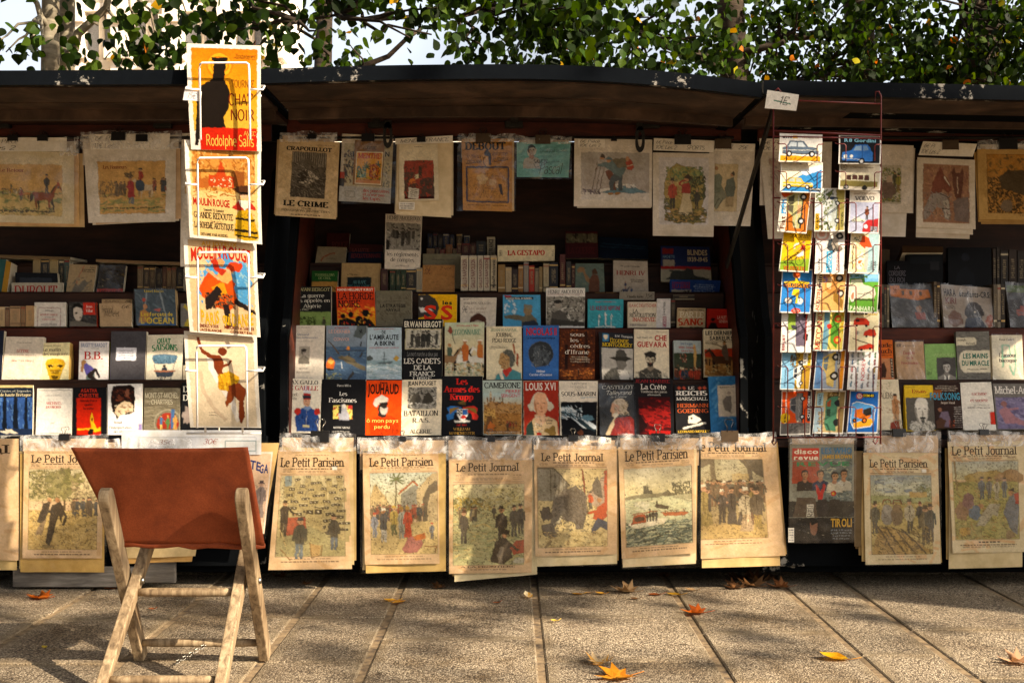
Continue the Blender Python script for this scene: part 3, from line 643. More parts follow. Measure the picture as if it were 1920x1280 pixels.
def church():
    Yc = 58; s = (Yc - CAMY) / F
    X = lambda px: (px - 960) * s
    Z = lambda py: CAMH + (640 - py) * s
    e = empty('stone_church', (X(330), Yc, 0)); tag(e, 'tall pale gothic stone church tower with pinnacles seen through the leaves at upper left', 'church'); base = (X(330), Yc, 0)
    b = MB(); xs = [150, 235, 330, 430, 515]
    b.box((X(332), Yc + 4, 14), (X(520) - X(145), 8, 28))
    for px in xs: b.box((X(px), Yc - .45, 13), (.85, 1.1, 26)); 
    for px in xs: b.box((X(px), Yc - .6, Z(118) + .2), (1.3, 1.5, .5)); b.box((X(px), Yc - .55, Z(45)), (1.1, 1.3, .35))
    b.box((X(332), Yc - .2, Z(126)), (X(520) - X(145), .7, .45)); b.box((X(332), Yc - .25, Z(20)), (X(520) - X(145), .8, .4))
    b.build('wall', M['lime'], e, base)
    for a, c in zip(xs, xs[1:]):
        for f in (.3, .7):
            px = a + (c - a) * f; w_ = .42; z0, z1 = Z(115), Z(35)
            fr = MB(); pts = [(X(px) + w_ * math.cos(t), z1 + 1.1 * math.sin(t)) for t in [math.pi * i / 8 for i in range(9)]]
            fr.tube([(X(px) + w_, Yc - .1, z0)] + [(p[0], Yc - .1, p[1]) for p in pts] + [(X(px) - w_, Yc - .1, z0)], .12, 6)
            wf = fr.build('window', M['lime'], e, base)
            gl = MB(); ring = [(X(px) + w_, Yc - .04, z0)] + [(p[0], Yc - .04, p[1]) for p in pts] + [(X(px) - w_, Yc - .04, z0)]; gl.add(ring, [tuple(range(len(ring)))])
            gl.build('pane', M['shade_glass'], wf, base)
    for px in xs:
        p = MB(); z = Z(5); p.box((X(px), Yc - .5, z + .6), (.7, .7, 2.6))
        for k in range(5):
            q = 1 - k * .19; p.box((X(px), Yc - .5, z + 2.2 + k * .6), (.62 * q, .62 * q, .62)); p.box((X(px), Yc - .5, z + 2.0 + k * .6), (.8 * q, .8 * q, .12))
        p.build('pinnacle', M['lime'], e, base)
    e2 = empty('stone_building', (X(690), Yc + 6, 0)); base2 = (X(690), Yc + 6, 0); tag(e2, 'long low pale stone building with a pierced parapet, just above the middle stall roof', 'building')
    b = MB(); b.box((X(700), Yc + 10, Z(128) / 2), (X(930) - X(470), 8, Z(128))); b.box((X(700), Yc + 5.9, Z(132)), (X(935) - X(465), .5, .4)); b.build('wall', M['lime'], e2, base2)
    b = MB(); k = 0
    while 470 + k * 10 < 930: b.box((X(470 + k * 10), Yc + 6.1, Z(122)), (.12, .12, .5)); k += 1
    b.box((X(700), Yc + 6.1, Z(117)), (X(930) - X(470), .2, .12)); b.build('balustrade', M['lime'], e2, base2)
church()

# ------------------------------------------------------------ trees
LEAF = [(0, -.02), (.2, .02), (.42, .2), (.46, .42), (.3, .66), (0, 1.0), (-.3, .66), (-.46, .42), (-.42, .2), (-.2, .02)]
def m_leaf(name):
    m, n, b = mat(name); out = n.nodes['Material Output']; at = N(n, 'Attribute', attribute_name='Col')
    n.links.new(at.outputs[0], b.inputs['Base Color']); b.inputs['Roughness'].default_value = .5; b.inputs['Specular IOR Level'].default_value = .08
    t = N(n, 'BsdfTranslucent'); hs = N(n, 'HueSaturation', i_Value=1.3, i_Saturation=1.15, i_Hue=.485); n.links.new(at.outputs[0], hs.inputs['Color']); n.links.new(hs.outputs[0], t.inputs[0])
    mx = N(n, 'MixShader', i_Fac=.4); n.links.new(b.outputs[0], mx.inputs[1]); n.links.new(t.outputs[0], mx.inputs[2]); n.links.new(mx.outputs[0], out.inputs[0]); return m
M['leaf'] = m_leaf('tree_leaf'); M['bark'] = m_wood('bark', '1c1610', '30261c', '4c4032', (1, 1, 6), .9, 6); M['palebark'] = m_wood('pale_bark', '6a6252', '8a8270', 'a8a08c', (1, 1, 5), .9, 5)
GREENS = ['121e07', '1a2a0a', '24380e', '304812', '18240c', '44581a']; 
def leaves(pts, r, size, base, yellow=.025, hang=.8):
    n = len(LEAF); L = np.array(LEAF); vs = np.zeros((len(pts), n + 1, 3)); cols = np.zeros((len(pts), 4), np.float32)
    for i, p in enumerate(pts):
        s = size * r.uniform(.6, 1.2); a = r.uniform(0, 6.283); dz = -hang + r.gauss(0, .45)
        d = Vector((math.cos(a) * .6, math.sin(a) * .6, dz)).normalized(); sd = d.cross(Vector((r.gauss(0, 1), r.gauss(0, 1), r.gauss(0, .4)))).normalized(); nn = d.cross(sd)
        P = np.outer(L[:, 0] * s, sd) + np.outer(L[:, 1] * s, d) + np.outer(np.abs(L[:, 0]) * s * r.uniform(.05, .35), nn)
        vs[i, :n] = P + np.array(p); vs[i, n] = np.array(p) + np.array(d) * s * .45
        c = lin(r.choice(['b48a14', 'a0961e', 'b86a12'])) if r.random() < yellow else lin(r.choice(GREENS)); cols[i] = (*c, 1)
    me = bpy.data.meshes.new('crown'); m = len(pts)
    me.vertices.add(m * (n + 1)); me.vertices.foreach_set('co', (vs - np.array(base)).reshape(-1))
    tri = np.array([(k, (k + 1) % n, n) for k in range(n)]); idx = (tri[None] + (np.arange(m) * (n + 1))[:, None, None]).reshape(-1)
    me.loops.add(len(idx)); me.loops.foreach_set('vertex_index', idx.astype(np.int32)); me.polygons.add(m * n); me.polygons.foreach_set('loop_start', np.arange(0, m * n * 3, 3, dtype=np.int32))
    me.update(calc_edges=True); ca = me.color_attributes.new('Col', 'FLOAT_COLOR', 'POINT'); ca.data.foreach_set('color', np.repeat(cols, n + 1, 0).reshape(-1))
    return me
def limb(b, p0, p1, r0, r1, r, n=6, sag=.05):
    p0, p1 = Vector(p0), Vector(p1); L = (p1 - p0).length
    pts = [p0.lerp(p1, i / n) + Vector((r.gauss(0, 1), r.gauss(0, 1), r.gauss(0, .6))) * L * sag * (0 < i < n) * .5 for i in range(n + 1)]
    b.tube(pts, [r0 + (r1 - r0) * i / n for i in range(n + 1)], 8); return pts
def tree(name, label, base, trunk, limbs, clumps, size, seed, bark='bark', yellow=.025, group='trees behind the stalls', twigs=True):
    """trunk: list of (x,y,z,r); limbs: list of (p0,p1,r0,r1); clumps: (centre, radii, leaf count)"""
    r = random.Random(seed); e = empty(name, base); tag(e, label, 'tree', group)
    t = MB(); t.tube([p[:3] for p in trunk], [p[3] for p in trunk], 12); t.build('trunk', M[bark], e, base)
    if limbs or twigs:
        lb = MB(); tips = []
        for (p0, p1, r0, r1) in limbs: tips += limb(lb, p0, p1, r0, r1, r)
        pts = []
        for (c, rd, k) in clumps:
            c = Vector(c); sub = [c + Vector((r.gauss(0, .5) * rd[0], r.gauss(0, .5) * rd[1], r.gauss(0, .4) * rd[2])) for _ in range(max(3, k // 22))]
            for q in sub[::2]:
                if twigs:
                    o = min(tips + [Vector(trunk[-1][:3])], key=lambda v: (v - q).length) if tips else Vector(trunk[-1][:3])
                    if (o - q).length < 1.6: limb(lb, o, q, .012, .004, r, 4, .12)
            for _ in range(k):
                q = r.choice(sub); pts.append((q.x + r.gauss(0, .12), q.y + r.gauss(0, .14), q.z + r.gauss(0, .06)))
        lb.build('branches', M[bark], e, base)
    link('crown', leaves(pts, r, size, base, yellow), M['leaf'], e); return e
def XZ(px, py, Y): p = PX(px, py, Y); return (p.x, p.y, p.z)
def trees():
    def tr(px0, py0, px1, py1, Y, r0, r1, n=5):
        a, b = XZ(px0, py0, Y), XZ(px1, py1, Y); z0 = 0
        return [(a[0] + (b[0] - a[0]) * i / n, Y, a[2] + (b[2] - a[2]) * i / n, r0 + (r1 - r0) * i / n) for i in range(n + 1)]
    def full(px, py, px2, py2, Y, r0, r1):
        t = tr(px, py, px2, py2, Y, r0, r1); return [(t[0][0] - (t[-1][0] - t[0][0]) * .3, Y, -.2, r0 * 1.25)] + t
    C = lambda px, py, Y, rx, ry, rz, k: (XZ(px, py, Y), (rx, ry, rz), k)
    # two slim pale trunks at upper left
    t = full(94, 130, 98, -400, 3.0, .055, .045)
    tree('young_tree', 'slim pale-barked young tree at the far left, the left one of a close pair', t[0][:3], t, [(XZ(96, 60, 3.0), XZ(0, -120, 2.6), .02, .008), (XZ(96, -60, 3), XZ(220, -240, 3.2), .02, .008)],
         [C(5, 95, 2.6, .22, .4, .2, 44), C(80, 105, 2.6, .3, .4, .1, 33), C(30, -120, 2.8, .6, .6, .4, 338), C(160, -200, 2.8, .5, .5, .3, 260)], .07, 11, 'palebark', .02)
    t = full(125, 130, 131, -400, 3.3, .05, .04)
    tree('young_tree', 'slim pale-barked young tree at upper left, the right one of a close pair', t[0][:3], t, [(XZ(105, 135, 3.2), XZ(205, -10, 3.0), .035, .02), (XZ(205, -10, 3.0), XZ(300, -160, 2.8), .02, .008)],
         [C(230, 50, 2.9, .35, .4, .3, 91), C(200, 105, 2.9, .35, .4, .12, 52), C(320, 35, 2.7, .4, .4, .22, 143), C(250, -150, 2.8, .7, .6, .4, 416)], .07, 12, 'palebark', .02)
    # leafy boughs over the middle
    t = full(1378, 150, 1340, -450, 4.6, .11, .07)
    tree('lime_tree', 'leafy lime tree whose low forked boughs overhang the middle stall roof', t[0][:3], t,
         [(XZ(1385, 140, 4.6), XZ(1210, 65, 4.2), .055, .03), (XZ(1210, 65, 4.2), XZ(900, 20, 2.4), .03, .012), (XZ(1380, 125, 4.6), XZ(1270, 85, 4.4), .04, .015), (XZ(1370, 110, 4.6), XZ(1470, 78, 4.4), .035, .02),
          (XZ(1350, -200, 4.6), XZ(700, -60, 1.8), .05, .012), (XZ(900, 20, 2.4), XZ(560, 40, 1.6), .015, .006)],
         [C(420, 45, 1.9, .25, .3, .16, 91), C(500, 15, 1.9, .3, .3, .14, 91), C(565, 50, 1.7, .16, .3, .16, 71), C(592, 85, 1.6, .07, .12, .08, 20), C(650, -15, 1.7, .3, .3, .1, 117), C(760, -12, 1.5, .35, .3, .12, 156), C(860, 10, 1.5, .2, .2, .12, 91), C(780, 72, 1.3, .14, .1, .03, 11),
          C(950, 60, 2.3, .25, .4, .22, 247), C(1060, 30, 2.4, .4, .5, .28, 429), C(1040, 105, 2.8, .4, .4, .14, 195), C(1180, 60, 3.2, .5, .5, .3, 429), C(1190, 125, 3.8, .5, .5, .13, 195), C(1310, 50, 3.8, .5, .6, .35, 390), C(1340, 130, 4.4, .4, .5, .12, 117),
          C(700, -110, 1.8, .6, .5, .2, 494), C(950, -110, 2.2, .7, .6, .3, 624), C(1250, -130, 3.5, .8, .8, .4, 624)], .062, 13, 'bark', .012)
    t = full(1625, 175, 1560, -420, 5.4, .12, .09)
    tree('lime_tree', 'dense lime tree with a leaning dark trunk behind the red postcard rack', t[0][:3], t,
         [(XZ(1610, 60, 5.4), XZ(1440, 78, 5.0), .05, .025), (XZ(1600, 0, 5.4), XZ(1500, -150, 5.0), .04, .015), (XZ(1620, 120, 5.4), XZ(1490, 150, 5.0), .03, .012), (XZ(1600, 20, 5.4), XZ(1760, -40, 5.2), .04, .015)],
         [C(1450, 30, 4.8, .45, .5, .35, 364), C(1460, 120, 4.8, .45, .5, .2, 266), C(1560, 60, 4.6, .5, .5, .4, 503), C(1600, 140, 4.4, .5, .5, .18, 364), C(1690, 60, 4.8, .5, .5, .35, 420), C(1700, 130, 4.6, .5, .5, .2, 336), C(1500, -120, 5, .9, .8, .5, 700), C(1700, -120, 5, .9, .8, .5, 630)], .058, 14, 'bark', .018)
    t = full(1835, 172, 1885, -400, 5.0, .15, .11)
    tree('lime_tree', 'lime tree with a thick dark forked trunk at the far upper right', t[0][:3], t,
         [(XZ(1850, 60, 5.0), XZ(1780, -30, 4.8), .05, .02), (XZ(1860, 0, 5), XZ(1800, 20, 4.6), .03, .012), (XZ(1840, 130, 5), XZ(1720, 125, 4.8), .025, .01)],
         [C(1780, 130, 4.4, .4, .5, .18, 364), C(1770, 50, 4.5, .4, .5, .3, 364), C(1900, 60, 4.2, .35, .5, .4, 461), C(1890, 140, 4.2, .4, .4, .18, 392), C(1990, 40, 4.2, .5, .5, .6, 420), C(1860, -130, 4.6, .8, .7, .5, 630)], .06, 15, 'bark', .018)
    # a far tree filling the gap between stalls and over the left roof
    r = random.Random(77)
    t = [(-2.2, 9.5, 0, .16), (-2.2, 9.5, 2.0, .13), (-2.1, 9.5, 5.5, .08)]
    tree('lime_tree', 'small lime tree farther off, low behind the left stall roof', (-2.2, 9.5, 0), t, [((-2.2, 9.5, 3.3), (-3.6, 9.2, 4.2), .05, .02), ((-2.2, 9.5, 3.6), (-1, 9.2, 4.4), .05, .02)],
         [((-3.2, 9.3, 4.0), (.6, .6, .25), 150), ((-1.9, 9.3, 4.1), (.5, .6, .25), 90), ((-2.2, 9.3, 5.6), (1, .8, .7), 260)], .1, 16, 'bark', .012)
    # the plane tree on the kerb side: its trunk and crown throw the dappled shade
    tb = (6.9, -2.78, 0)
    t = [(6.9, -2.78, -.1, .45), (6.9, -2.78, .5, .36), (6.88, -2.8, 2.5, .34), (6.8, -2.85, 4.5, .3), (6.6, -3.0, 6.5, .2)]
    rr = random.Random(8); cl = []
    for (x, y, z, k, rd) in DAPPLE:
        q = Vector((x, y, z)) + sv * rr.uniform(9.5, 13); cl.append(((q.x, q.y, q.z), (rd, rd, rd * .8), k))
    tree('plane_tree', 'large plane tree standing on the kerb side to the right of the stalls', tb, t, [((6.8, -2.85, 4.5), (6.2, -4.2, 6.2), .14, .05), ((6.8, -2.9, 5), (7.8, -4.2, 7.0), .14, .05), ((6.8, -2.9, 4.2), (7.2, -1.6, 6.2), .12, .04)], cl, .13, 21, 'palebark', .1, 'trees on the kerb side', False)
def overhead():
    r = random.Random(31); b0 = (-3.2, -7.2, 0)
    t = [(-3.2, -7.2, -.1, .42), (-3.2, -7.2, .5, .34), (-3.15, -7.1, 2.5, .3), (-3.0, -6.9, 4.2, .26)]
    cl = [((r.uniform(-5, 2.6), r.uniform(-6.5, .3), r.uniform(4.3, 6.2)), (.7, .7, .4), 46) for _ in range(70)]
    tree('plane_tree', 'broad plane tree on the kerb side whose crown spreads over the pavement before the stalls', b0, t, [((-3, -6.9, 4.2), (-1.5, -3.5, 5.0), .16, .05), ((-3, -6.9, 4.2), (1.5, -4.5, 5.2), .16, .05), ((-3, -6.9, 4.0), (-4.5, -2.5, 5.2), .14, .05)], cl, .2, 22, 'palebark', .1, 'trees on the kerb side', False)
DAPPLE = [(-1.7, -.35, 0, 60, .35), (-1.25, -.45, 0, 60, .4), (-.85, -.3, 0, 60, .4), (-.45, -.45, 0, 50, .35), (-.1, -.3, 0, 34, .25), (.3, -.3, 0, 30, .25), (-.65, -.85, 0, 24, .3), (.75, -.35, 0, 30, .25), (-1.9, -1.0, 0, 50, .4),
          (.55, 0, .3, 22, .16), (-.35, 0, .5, 12, .18), (.2, 0, .15, 10, .2), (-1.5, 0, .35, 16, .3), (-.75, .05, .8, 12, .2), (.35, .05, .75, 12, .2), (-1.6, .1, .8, 18, .3), (.5, -1.0, 0, 10, .25)]
trees(); overhead()

# ------------------------------------------------------------ the three bookstall boxes
def slab(b, x0, x1, y0, y1, z0, z1, arch=None, n=24):     # plank with an arched top line arch(x)
    vs = []; fs = []
    for i in range(n + 1):
        x = x0 + (x1 - x0) * i / n; a = arch(x) if arch else 0
        vs += [(x, y0, z0 + a), (x, y1, z0 + a), (x, y1, z1 + a), (x, y0, z1 + a)]
    for i in range(n):
        q = 4 * i; fs += [(q + j, q + (j + 1) % 4, q + 4 + (j + 1) % 4, q + 4 + j) for j in range(4)]
    fs += [(0, 1, 2, 3), (4 * n + 3, 4 * n + 2, 4 * n + 1, 4 * n)]; b.add(vs, fs)
def stall(label, x0, x1, lx0, lx1, arch, side=(1, 1), step=.615):
    base = ((x0 + x1) / 2, .35, .5); e = empty('bookstall_box', base); tag(e, label, 'bookstall', 'green-black bookstall boxes on the parapet')
    def part(name, mt, *bx, **k):
        b = MB()
        for c, d in bx: b.box(c, d, bev=k.get('bev', .003))
        return b.build(name, M[mt], e, base)
    mx, L = (x0 + x1) / 2, x1 - x0
    part('floor', 'boxwood', ((mx, .33, .548), (L, .66, .03)))
    part('front_board', 'black', ((mx, .055, .32), (L, .03, .48)), ((mx, .03, .55), (L + .02, .05, .05)))
    part('plinth', 'black', ((mx, .09, .075), (L, .03, .045)))
    part('back_panel', 'boxwood', ((mx, .66, 1.16), (L, .03, 1.24)))
    part('shelf', 'boxwood', ((mx, .185, .775), (L - .07, .14, .016)), ((mx, .112, .67), (L - .07, .014, .20)))
    part('riser_board', 'redwood', ((mx, .225, .882), (L - .07, .018, .20)))
    part('upper_shelf', 'boxwood', ((mx, .435, .977), (L - .07, .40, .014)), ((mx, .327, 1.055), (L - .07, .014, .14)), ((mx, .49, 1.122), (L - .07, .31, .014)))
    part('back_shelf', 'boxwood', ((mx, .555, 1.247), (L - .07, .18, .014)), ((mx, .465, 1.185), (L - .07, .014, .11)))
    for xs, s in ((x0, side[0]), (x1, side[1])):
        if not s: continue
        sg = 1 if xs == x0 else -1
        b = MB(); pr = [(.0, .53), (.66, .53), (.66, 1.78), (.30, 1.60), (.06, 1.02), (.0, .95)]
        b.add([(xs, y, z) for y, z in pr] + [(xs + sg * .028, y, z) for y, z in pr], [tuple(range(6)), tuple(range(11, 5, -1))] + [(i, (i + 1) % 6, 6 + (i + 1) % 6, 6 + i) for i in range(6)]); b.build('side_panel', M['black'], e, base)
        b = MB(); b.add([(xs + sg * (.03 + .001 * k), y, z) for k in (0, 1) for y, z in [(.02, .565), (.64, .565), (.64, 1.7), (.3, 1.5), (.08, 1.0), (.02, .93)]], [(0, 1, 2, 3, 4, 5), (11, 10, 9, 8, 7, 6)] + [(i, (i + 1) % 6, 6 + (i + 1) % 6, 6 + i) for i in range(6)]); b.build('side_lining', M['redwood'], e, base)
    # the raised lid
    lid = MB(); A = arch
    slab(lid, lx0, lx1, -.53, .70, 1.815, 1.835, lambda x: A(x) - .012); ld = lid.build('lid', M['black'], e, base)
    b = MB(); slab(b, lx0, lx1, -.56, -.525, 1.797, 1.845, A); b.build('lid_edge', M['edge'], ld, base)
    b = MB(); slab(b, lx0 + .015, lx1 - .015, -.52, -.27, 1.792, 1.806, lambda x: A(x) * .9); b.build('lid_plank', M['lidwood'], ld, base)
    b = MB(); slab(b, lx0 + .015, lx1 - .015, -.262, -.10, 1.788, 1.80, lambda x: A(x) * .75); slab(b, lx0 + .02, lx1 - .02, -.13, -.105, 1.75, 1.787, lambda x: A(x) * .6); b.build('lid_plank', M['lidwood'], ld, base)
    b = MB(); slab(b, lx0 + .02, lx1 - .02, -.1, .14, 1.775, 1.79, lambda x: A(x) * .5); b.build('lid_plank', M['boxwood'], ld, base)
    part('fascia', 'redwood', ((mx, .15, 1.752), (L, .022, .095)))
    for f in (.2, .5, .8): part('hinge', 'iron', ((x0 + L * f, .125, 1.775), (.07, .03, .05)), ((x0 + L * f, .04, 1.772), (.03, .14, .008)))
    part('fascia_strip', 'black', ((mx, .142, 1.808), (L, .03, .02)))
    b = MB(); b.tube([(x0 + .03, .135, 1.715), (x1 - .03, .135, 1.715)], .006); b.build('hanging_rail', M['iron'], e, base)
    return e, base
ez = lambda z: z
stall('middle bookstall box with an open arched lid, between the two postcard racks', -.87, .885, -.835, .825, lambda x: -.024 * (x + .02) ** 2 * (1.0 if x < 0 else 3.6) + .0)
stall('left bookstall box with an open lid, partly hidden by the white poster rack', -3.0, -.93, -3.0, -.845, lambda x: -.022 + .004 * (x + 2))
stall('right bookstall box with an open lid, behind the red postcard rack', .95, 3.1, .832, 3.1, lambda x: -.052 - .022 * (x - .84))

def prop():                                             # slanting lid struts
    for (a, b_, lab) in [((1452, 195, -.42), (1362, 500, .1), 'dark iron strut slanting down from the lid to the right end of the middle stall')]:
        p, q = PX(*a), PX(*b_); t = MB(); t.bar(p, q, .028, .01, (1, 0, 0)); o = t.build('lid_strut', M['iron'], None, q, q); tag(o, lab, 'strut')
prop()
def latch(px, py0, py1, lab):                            # hanging slotted hasp
    Y = .085; p = PX(px, py0, Y); q = PX(px, py1, Y); b = MB(); L = p.z - q.z
    e = empty('hasp', p); tag(e, lab, 'hasp', 'iron hasps hanging from the lid of the middle stall')
    b.box((p.x, Y, p.z - L * .25), (.03, .008, L * .5), bev=.002); b.build('strap', M['iron'], e, p)
    b = MB(); n = 20; o = [(p.x + .022 * math.sin(t) * (.8 + .2 * abs(math.cos(t))), q.z + .05 + .05 * math.cos(t)) for t in [2 * math.pi * i / n for i in range(n)]]; i_ = [(p.x + .008 * math.sin(t), q.z + .05 + .03 * math.cos(t)) for t in [2 * math.pi * i / n for i in range(n)]]
    v = [(x, Y + dy, z) for dy in (-.004, .004) for ring in (o, i_) for x, z in ring]
    f = []
    for k in range(n):
        l = (k + 1) % n; f += [(k, l, n + l, n + k), (2 * n + k, 3 * n + k, 3 * n + l, 2 * n + l), (k, 2 * n + k, 2 * n + l, l), (n + k, n + l, 3 * n + l, 3 * n + k)]
    b.add(v, f); b.build('slotted_plate', M['iron'], e, p)
latch(727, 205, 278, 'black slotted iron hasp hanging in front of the mint advert'); latch(1200, 205, 286, 'black slotted iron hasp hanging in front of the skiing print')

def boards():
    for (q, Y, lab, mt, nm) in (((25, 1062, 255, 1100), .0, 'weathered grey board standing on the pavement under the left newspapers', 'grey_board', 'wooden_board'), ((258, 1040, 330, 1092), -.005, 'pale grey panel with flaking paint below the chair seat', 'grey_board', 'painted_panel')):
        a, b_ = PX(q[0], q[1], Y), PX(q[2], q[3], Y); b = MB(); b.box(((a.x + b_.x) / 2, Y, (a.z + max(b_.z, 0)) / 2 + .001), (b_.x - a.x, .02, a.z - max(b_.z, 0)), bev=.003)
        o = b.build(nm, M[mt], None, (a.x, Y, 0), (a.x, Y, 0)); tag(o, lab, 'board')
boards()

# ------------------------------------------------------------ the folding chair
def chair():
    base = (-.92, -1.2, 0); e = empty('folding_chair', base); tag(e, 'weathered wooden folding chair with a rust-orange canvas back, standing on the pavement', 'chair')
    A0, A1 = -1.03, -1.36; yA = lambda z: A0 + (A1 - A0) * z / .52
    def post(x, y0, y1, z1, w_, tk, tip, name='leg', dx=0):
        b = MB(); z0 = .0; d = Vector((0, y1 - y0, z1)); L = d.length; z = d.normalized(); xx = Vector((1, 0, 0)); yy = z.cross(xx)
        n = 10; prof = [(-w_ / 2, 0.0), (w_ / 2, 0.0)]
        if tip: prof += [(w_ / 2 * math.cos(t), L - w_ / 2 + w_ / 2 * math.sin(t)) for t in [math.pi * i / n for i in range(n + 1)]]
        else: prof += [(w_ / 2, L), (-w_ / 2, L)]
        o = Vector((x, y0, 0)); m = len(prof); vs = [o + yy * u + z * v + xx * s * tk / 2 for s in (-1, 1) for u, v in prof]
        vs = [Vector((v.x + dx * v.z / z1, v.y, max(v.z, 0))) for v in vs]
        b.add(vs, [tuple(range(m))[::-1], tuple(range(m, 2 * m))] + [(i, (i + 1) % m, m + (i + 1) % m, m + i) for i in range(m)])
        me = b.build(name, M['chairwood'], e, base); bv = me.modifiers.new('bevel', 'BEVEL'); bv.width = .003; bv.segments = 2; bv.limit_method = 'ANGLE'; return me
    for x in (-1.086, -.7225): post(x, A0, A1, .535, .054, .029, True)
    yB = lambda z: -1.39 + (.42) * z / .52
    for x, dx in ((-1.088, .06), (-.772, .018)): post(x, -1.39, -1.03, .445, .048, .03, False, dx=dx)
    def rung(x0, x1, y, z, r):
        b = MB(); k = 8; b.tube([(x0 + (x1 - x0) * i / k, y, z) for i in range(k + 1)], [r * (.82 if i in (0, k) else 1) for i in range(k + 1)], 14); b.build('rung', M['chairwood'], e, base)
    rung(-1.046, -.774, yB(.2315), .2315, .0125); rung(-1.07, -.735, yA(.058), .058, .012); rung(-1.072, -.782, yB(.03), .03, .0125)
    m, n, b_ = mat('rust_canvas'); tc = N(n, 'TexCoord'); nz = N(n, 'TexNoise', i_Scale=7.0, i_Detail=8.0, i_Roughness=.65); n.links.new(tc.outputs['Object'], nz.inputs[0])
    wv = N(n, 'TexNoise', i_Scale=260.0, i_Detail=2.0); n.links.new(tc.outputs['Object'], wv.inputs[0])
    c = ramp(n, nz.outputs[0], [(.3, '642c17'), (.5, '823c1d'), (.7, '944826')])
    n.links.new(mixc(n, .35, c, ramp(n, wv.outputs[0], [(.35, (.5, .5, .5)), (.65, (1.2, 1.2, 1.2))]), 'MULTIPLY'), b_.inputs['Base Color']); b_.inputs['Roughness'].default_value = .7; b_.inputs['Specular IOR Level'].default_value = .25; bump(n, b_, wv.outputs[0], .3, .001)
    M['canvas'] = m
    TL, TR, BR, BL = PX(133, 840, -1.365), PX(464, 839, -1.365), PX(496, 1022, -1.235), PX(224, 1018, -1.235)
    nx, ny = 40, 26; P = np.zeros((ny, nx, 3)); 
    for j in range(ny):
        v = j / (ny - 1)
        for i in range(nx):
            u = i / (nx - 1); p = TL * (1 - u) * (1 - v) + TR * u * (1 - v) + BR * u * v + BL * (1 - u) * v
            sag = math.sin(math.pi * u)
            P[j, i] = (p.x, p.y + .008 * sag * (1 - v * .4) + .003 * math.sin(7 * u + 3 * v), p.z - .004 * sag * (1 - v) ** 2)
    P -= np.array(base); back = link('backrest', grid_mesh('backrest', P), M['canvas'], e); so_ = back.modifiers.new('thick', 'SOLIDIFY'); so_.thickness = .004
    b = MB(); hem = [TL * 0 + BL.lerp(BR, i / 10) + Vector((0, .006 + .006 * math.sin(math.pi * i / 10), -.004 + .003 * math.sin(i * 2.1))) for i in range(11)]; b.tube(hem, [.009 + .002 * math.sin(i * 3) for i in range(11)], 10); b.build('hem', M['canvas'], back, base)
    # seat sling, seen edge-on behind the back
    b = MB(); vs = []; 
    for i in range(9):
        t = i / 8; y = -1.22 + .26 * t; z = .40 + .10 * t - .05 * math.sin(math.pi * t); vs += [(-1.03, y, z), (-.775, y, z)]
    b.add(vs, [(2 * i, 2 * i + 1, 2 * i + 3, 2 * i + 2) for i in range(8)]); s_ = b.build('seat', M['canvas'], e, base); q = s_.modifiers.new('thick', 'SOLIDIFY'); q.thickness = .004
    for x, sx in ((-1.068, -1), (-.7095, 1), (-1.036, 1), ):
        b = MB(); y = yA(.26); b.tube([(x - .004, y, .262), (x + .008 * (1 if sx > 0 else -1), y, .262)], .009, 12); b.build('bolt', M['steel'], e, base)
    b = MB(); a, c2 = PX(400, 1200, yA(.05)), PX(325, 1245, -1.13); c2.z = max(c2.z, .004); n_ = 13
    for i in range(n_):
        p = a.lerp(c2, i / n_); q2 = a.lerp(c2, (i + 1.15) / n_); d = (q2 - p); up = Vector((0, 0, .005)) if i % 2 else Vector((0, .006, 0))
        b.tube([p, p + d * .2 + up, p + d * .8 + up, q2, p + d * .8 - up, p + d * .2 - up, p], .0014, 5)
    b.build('chain', M['steel'], e, base)
chair()
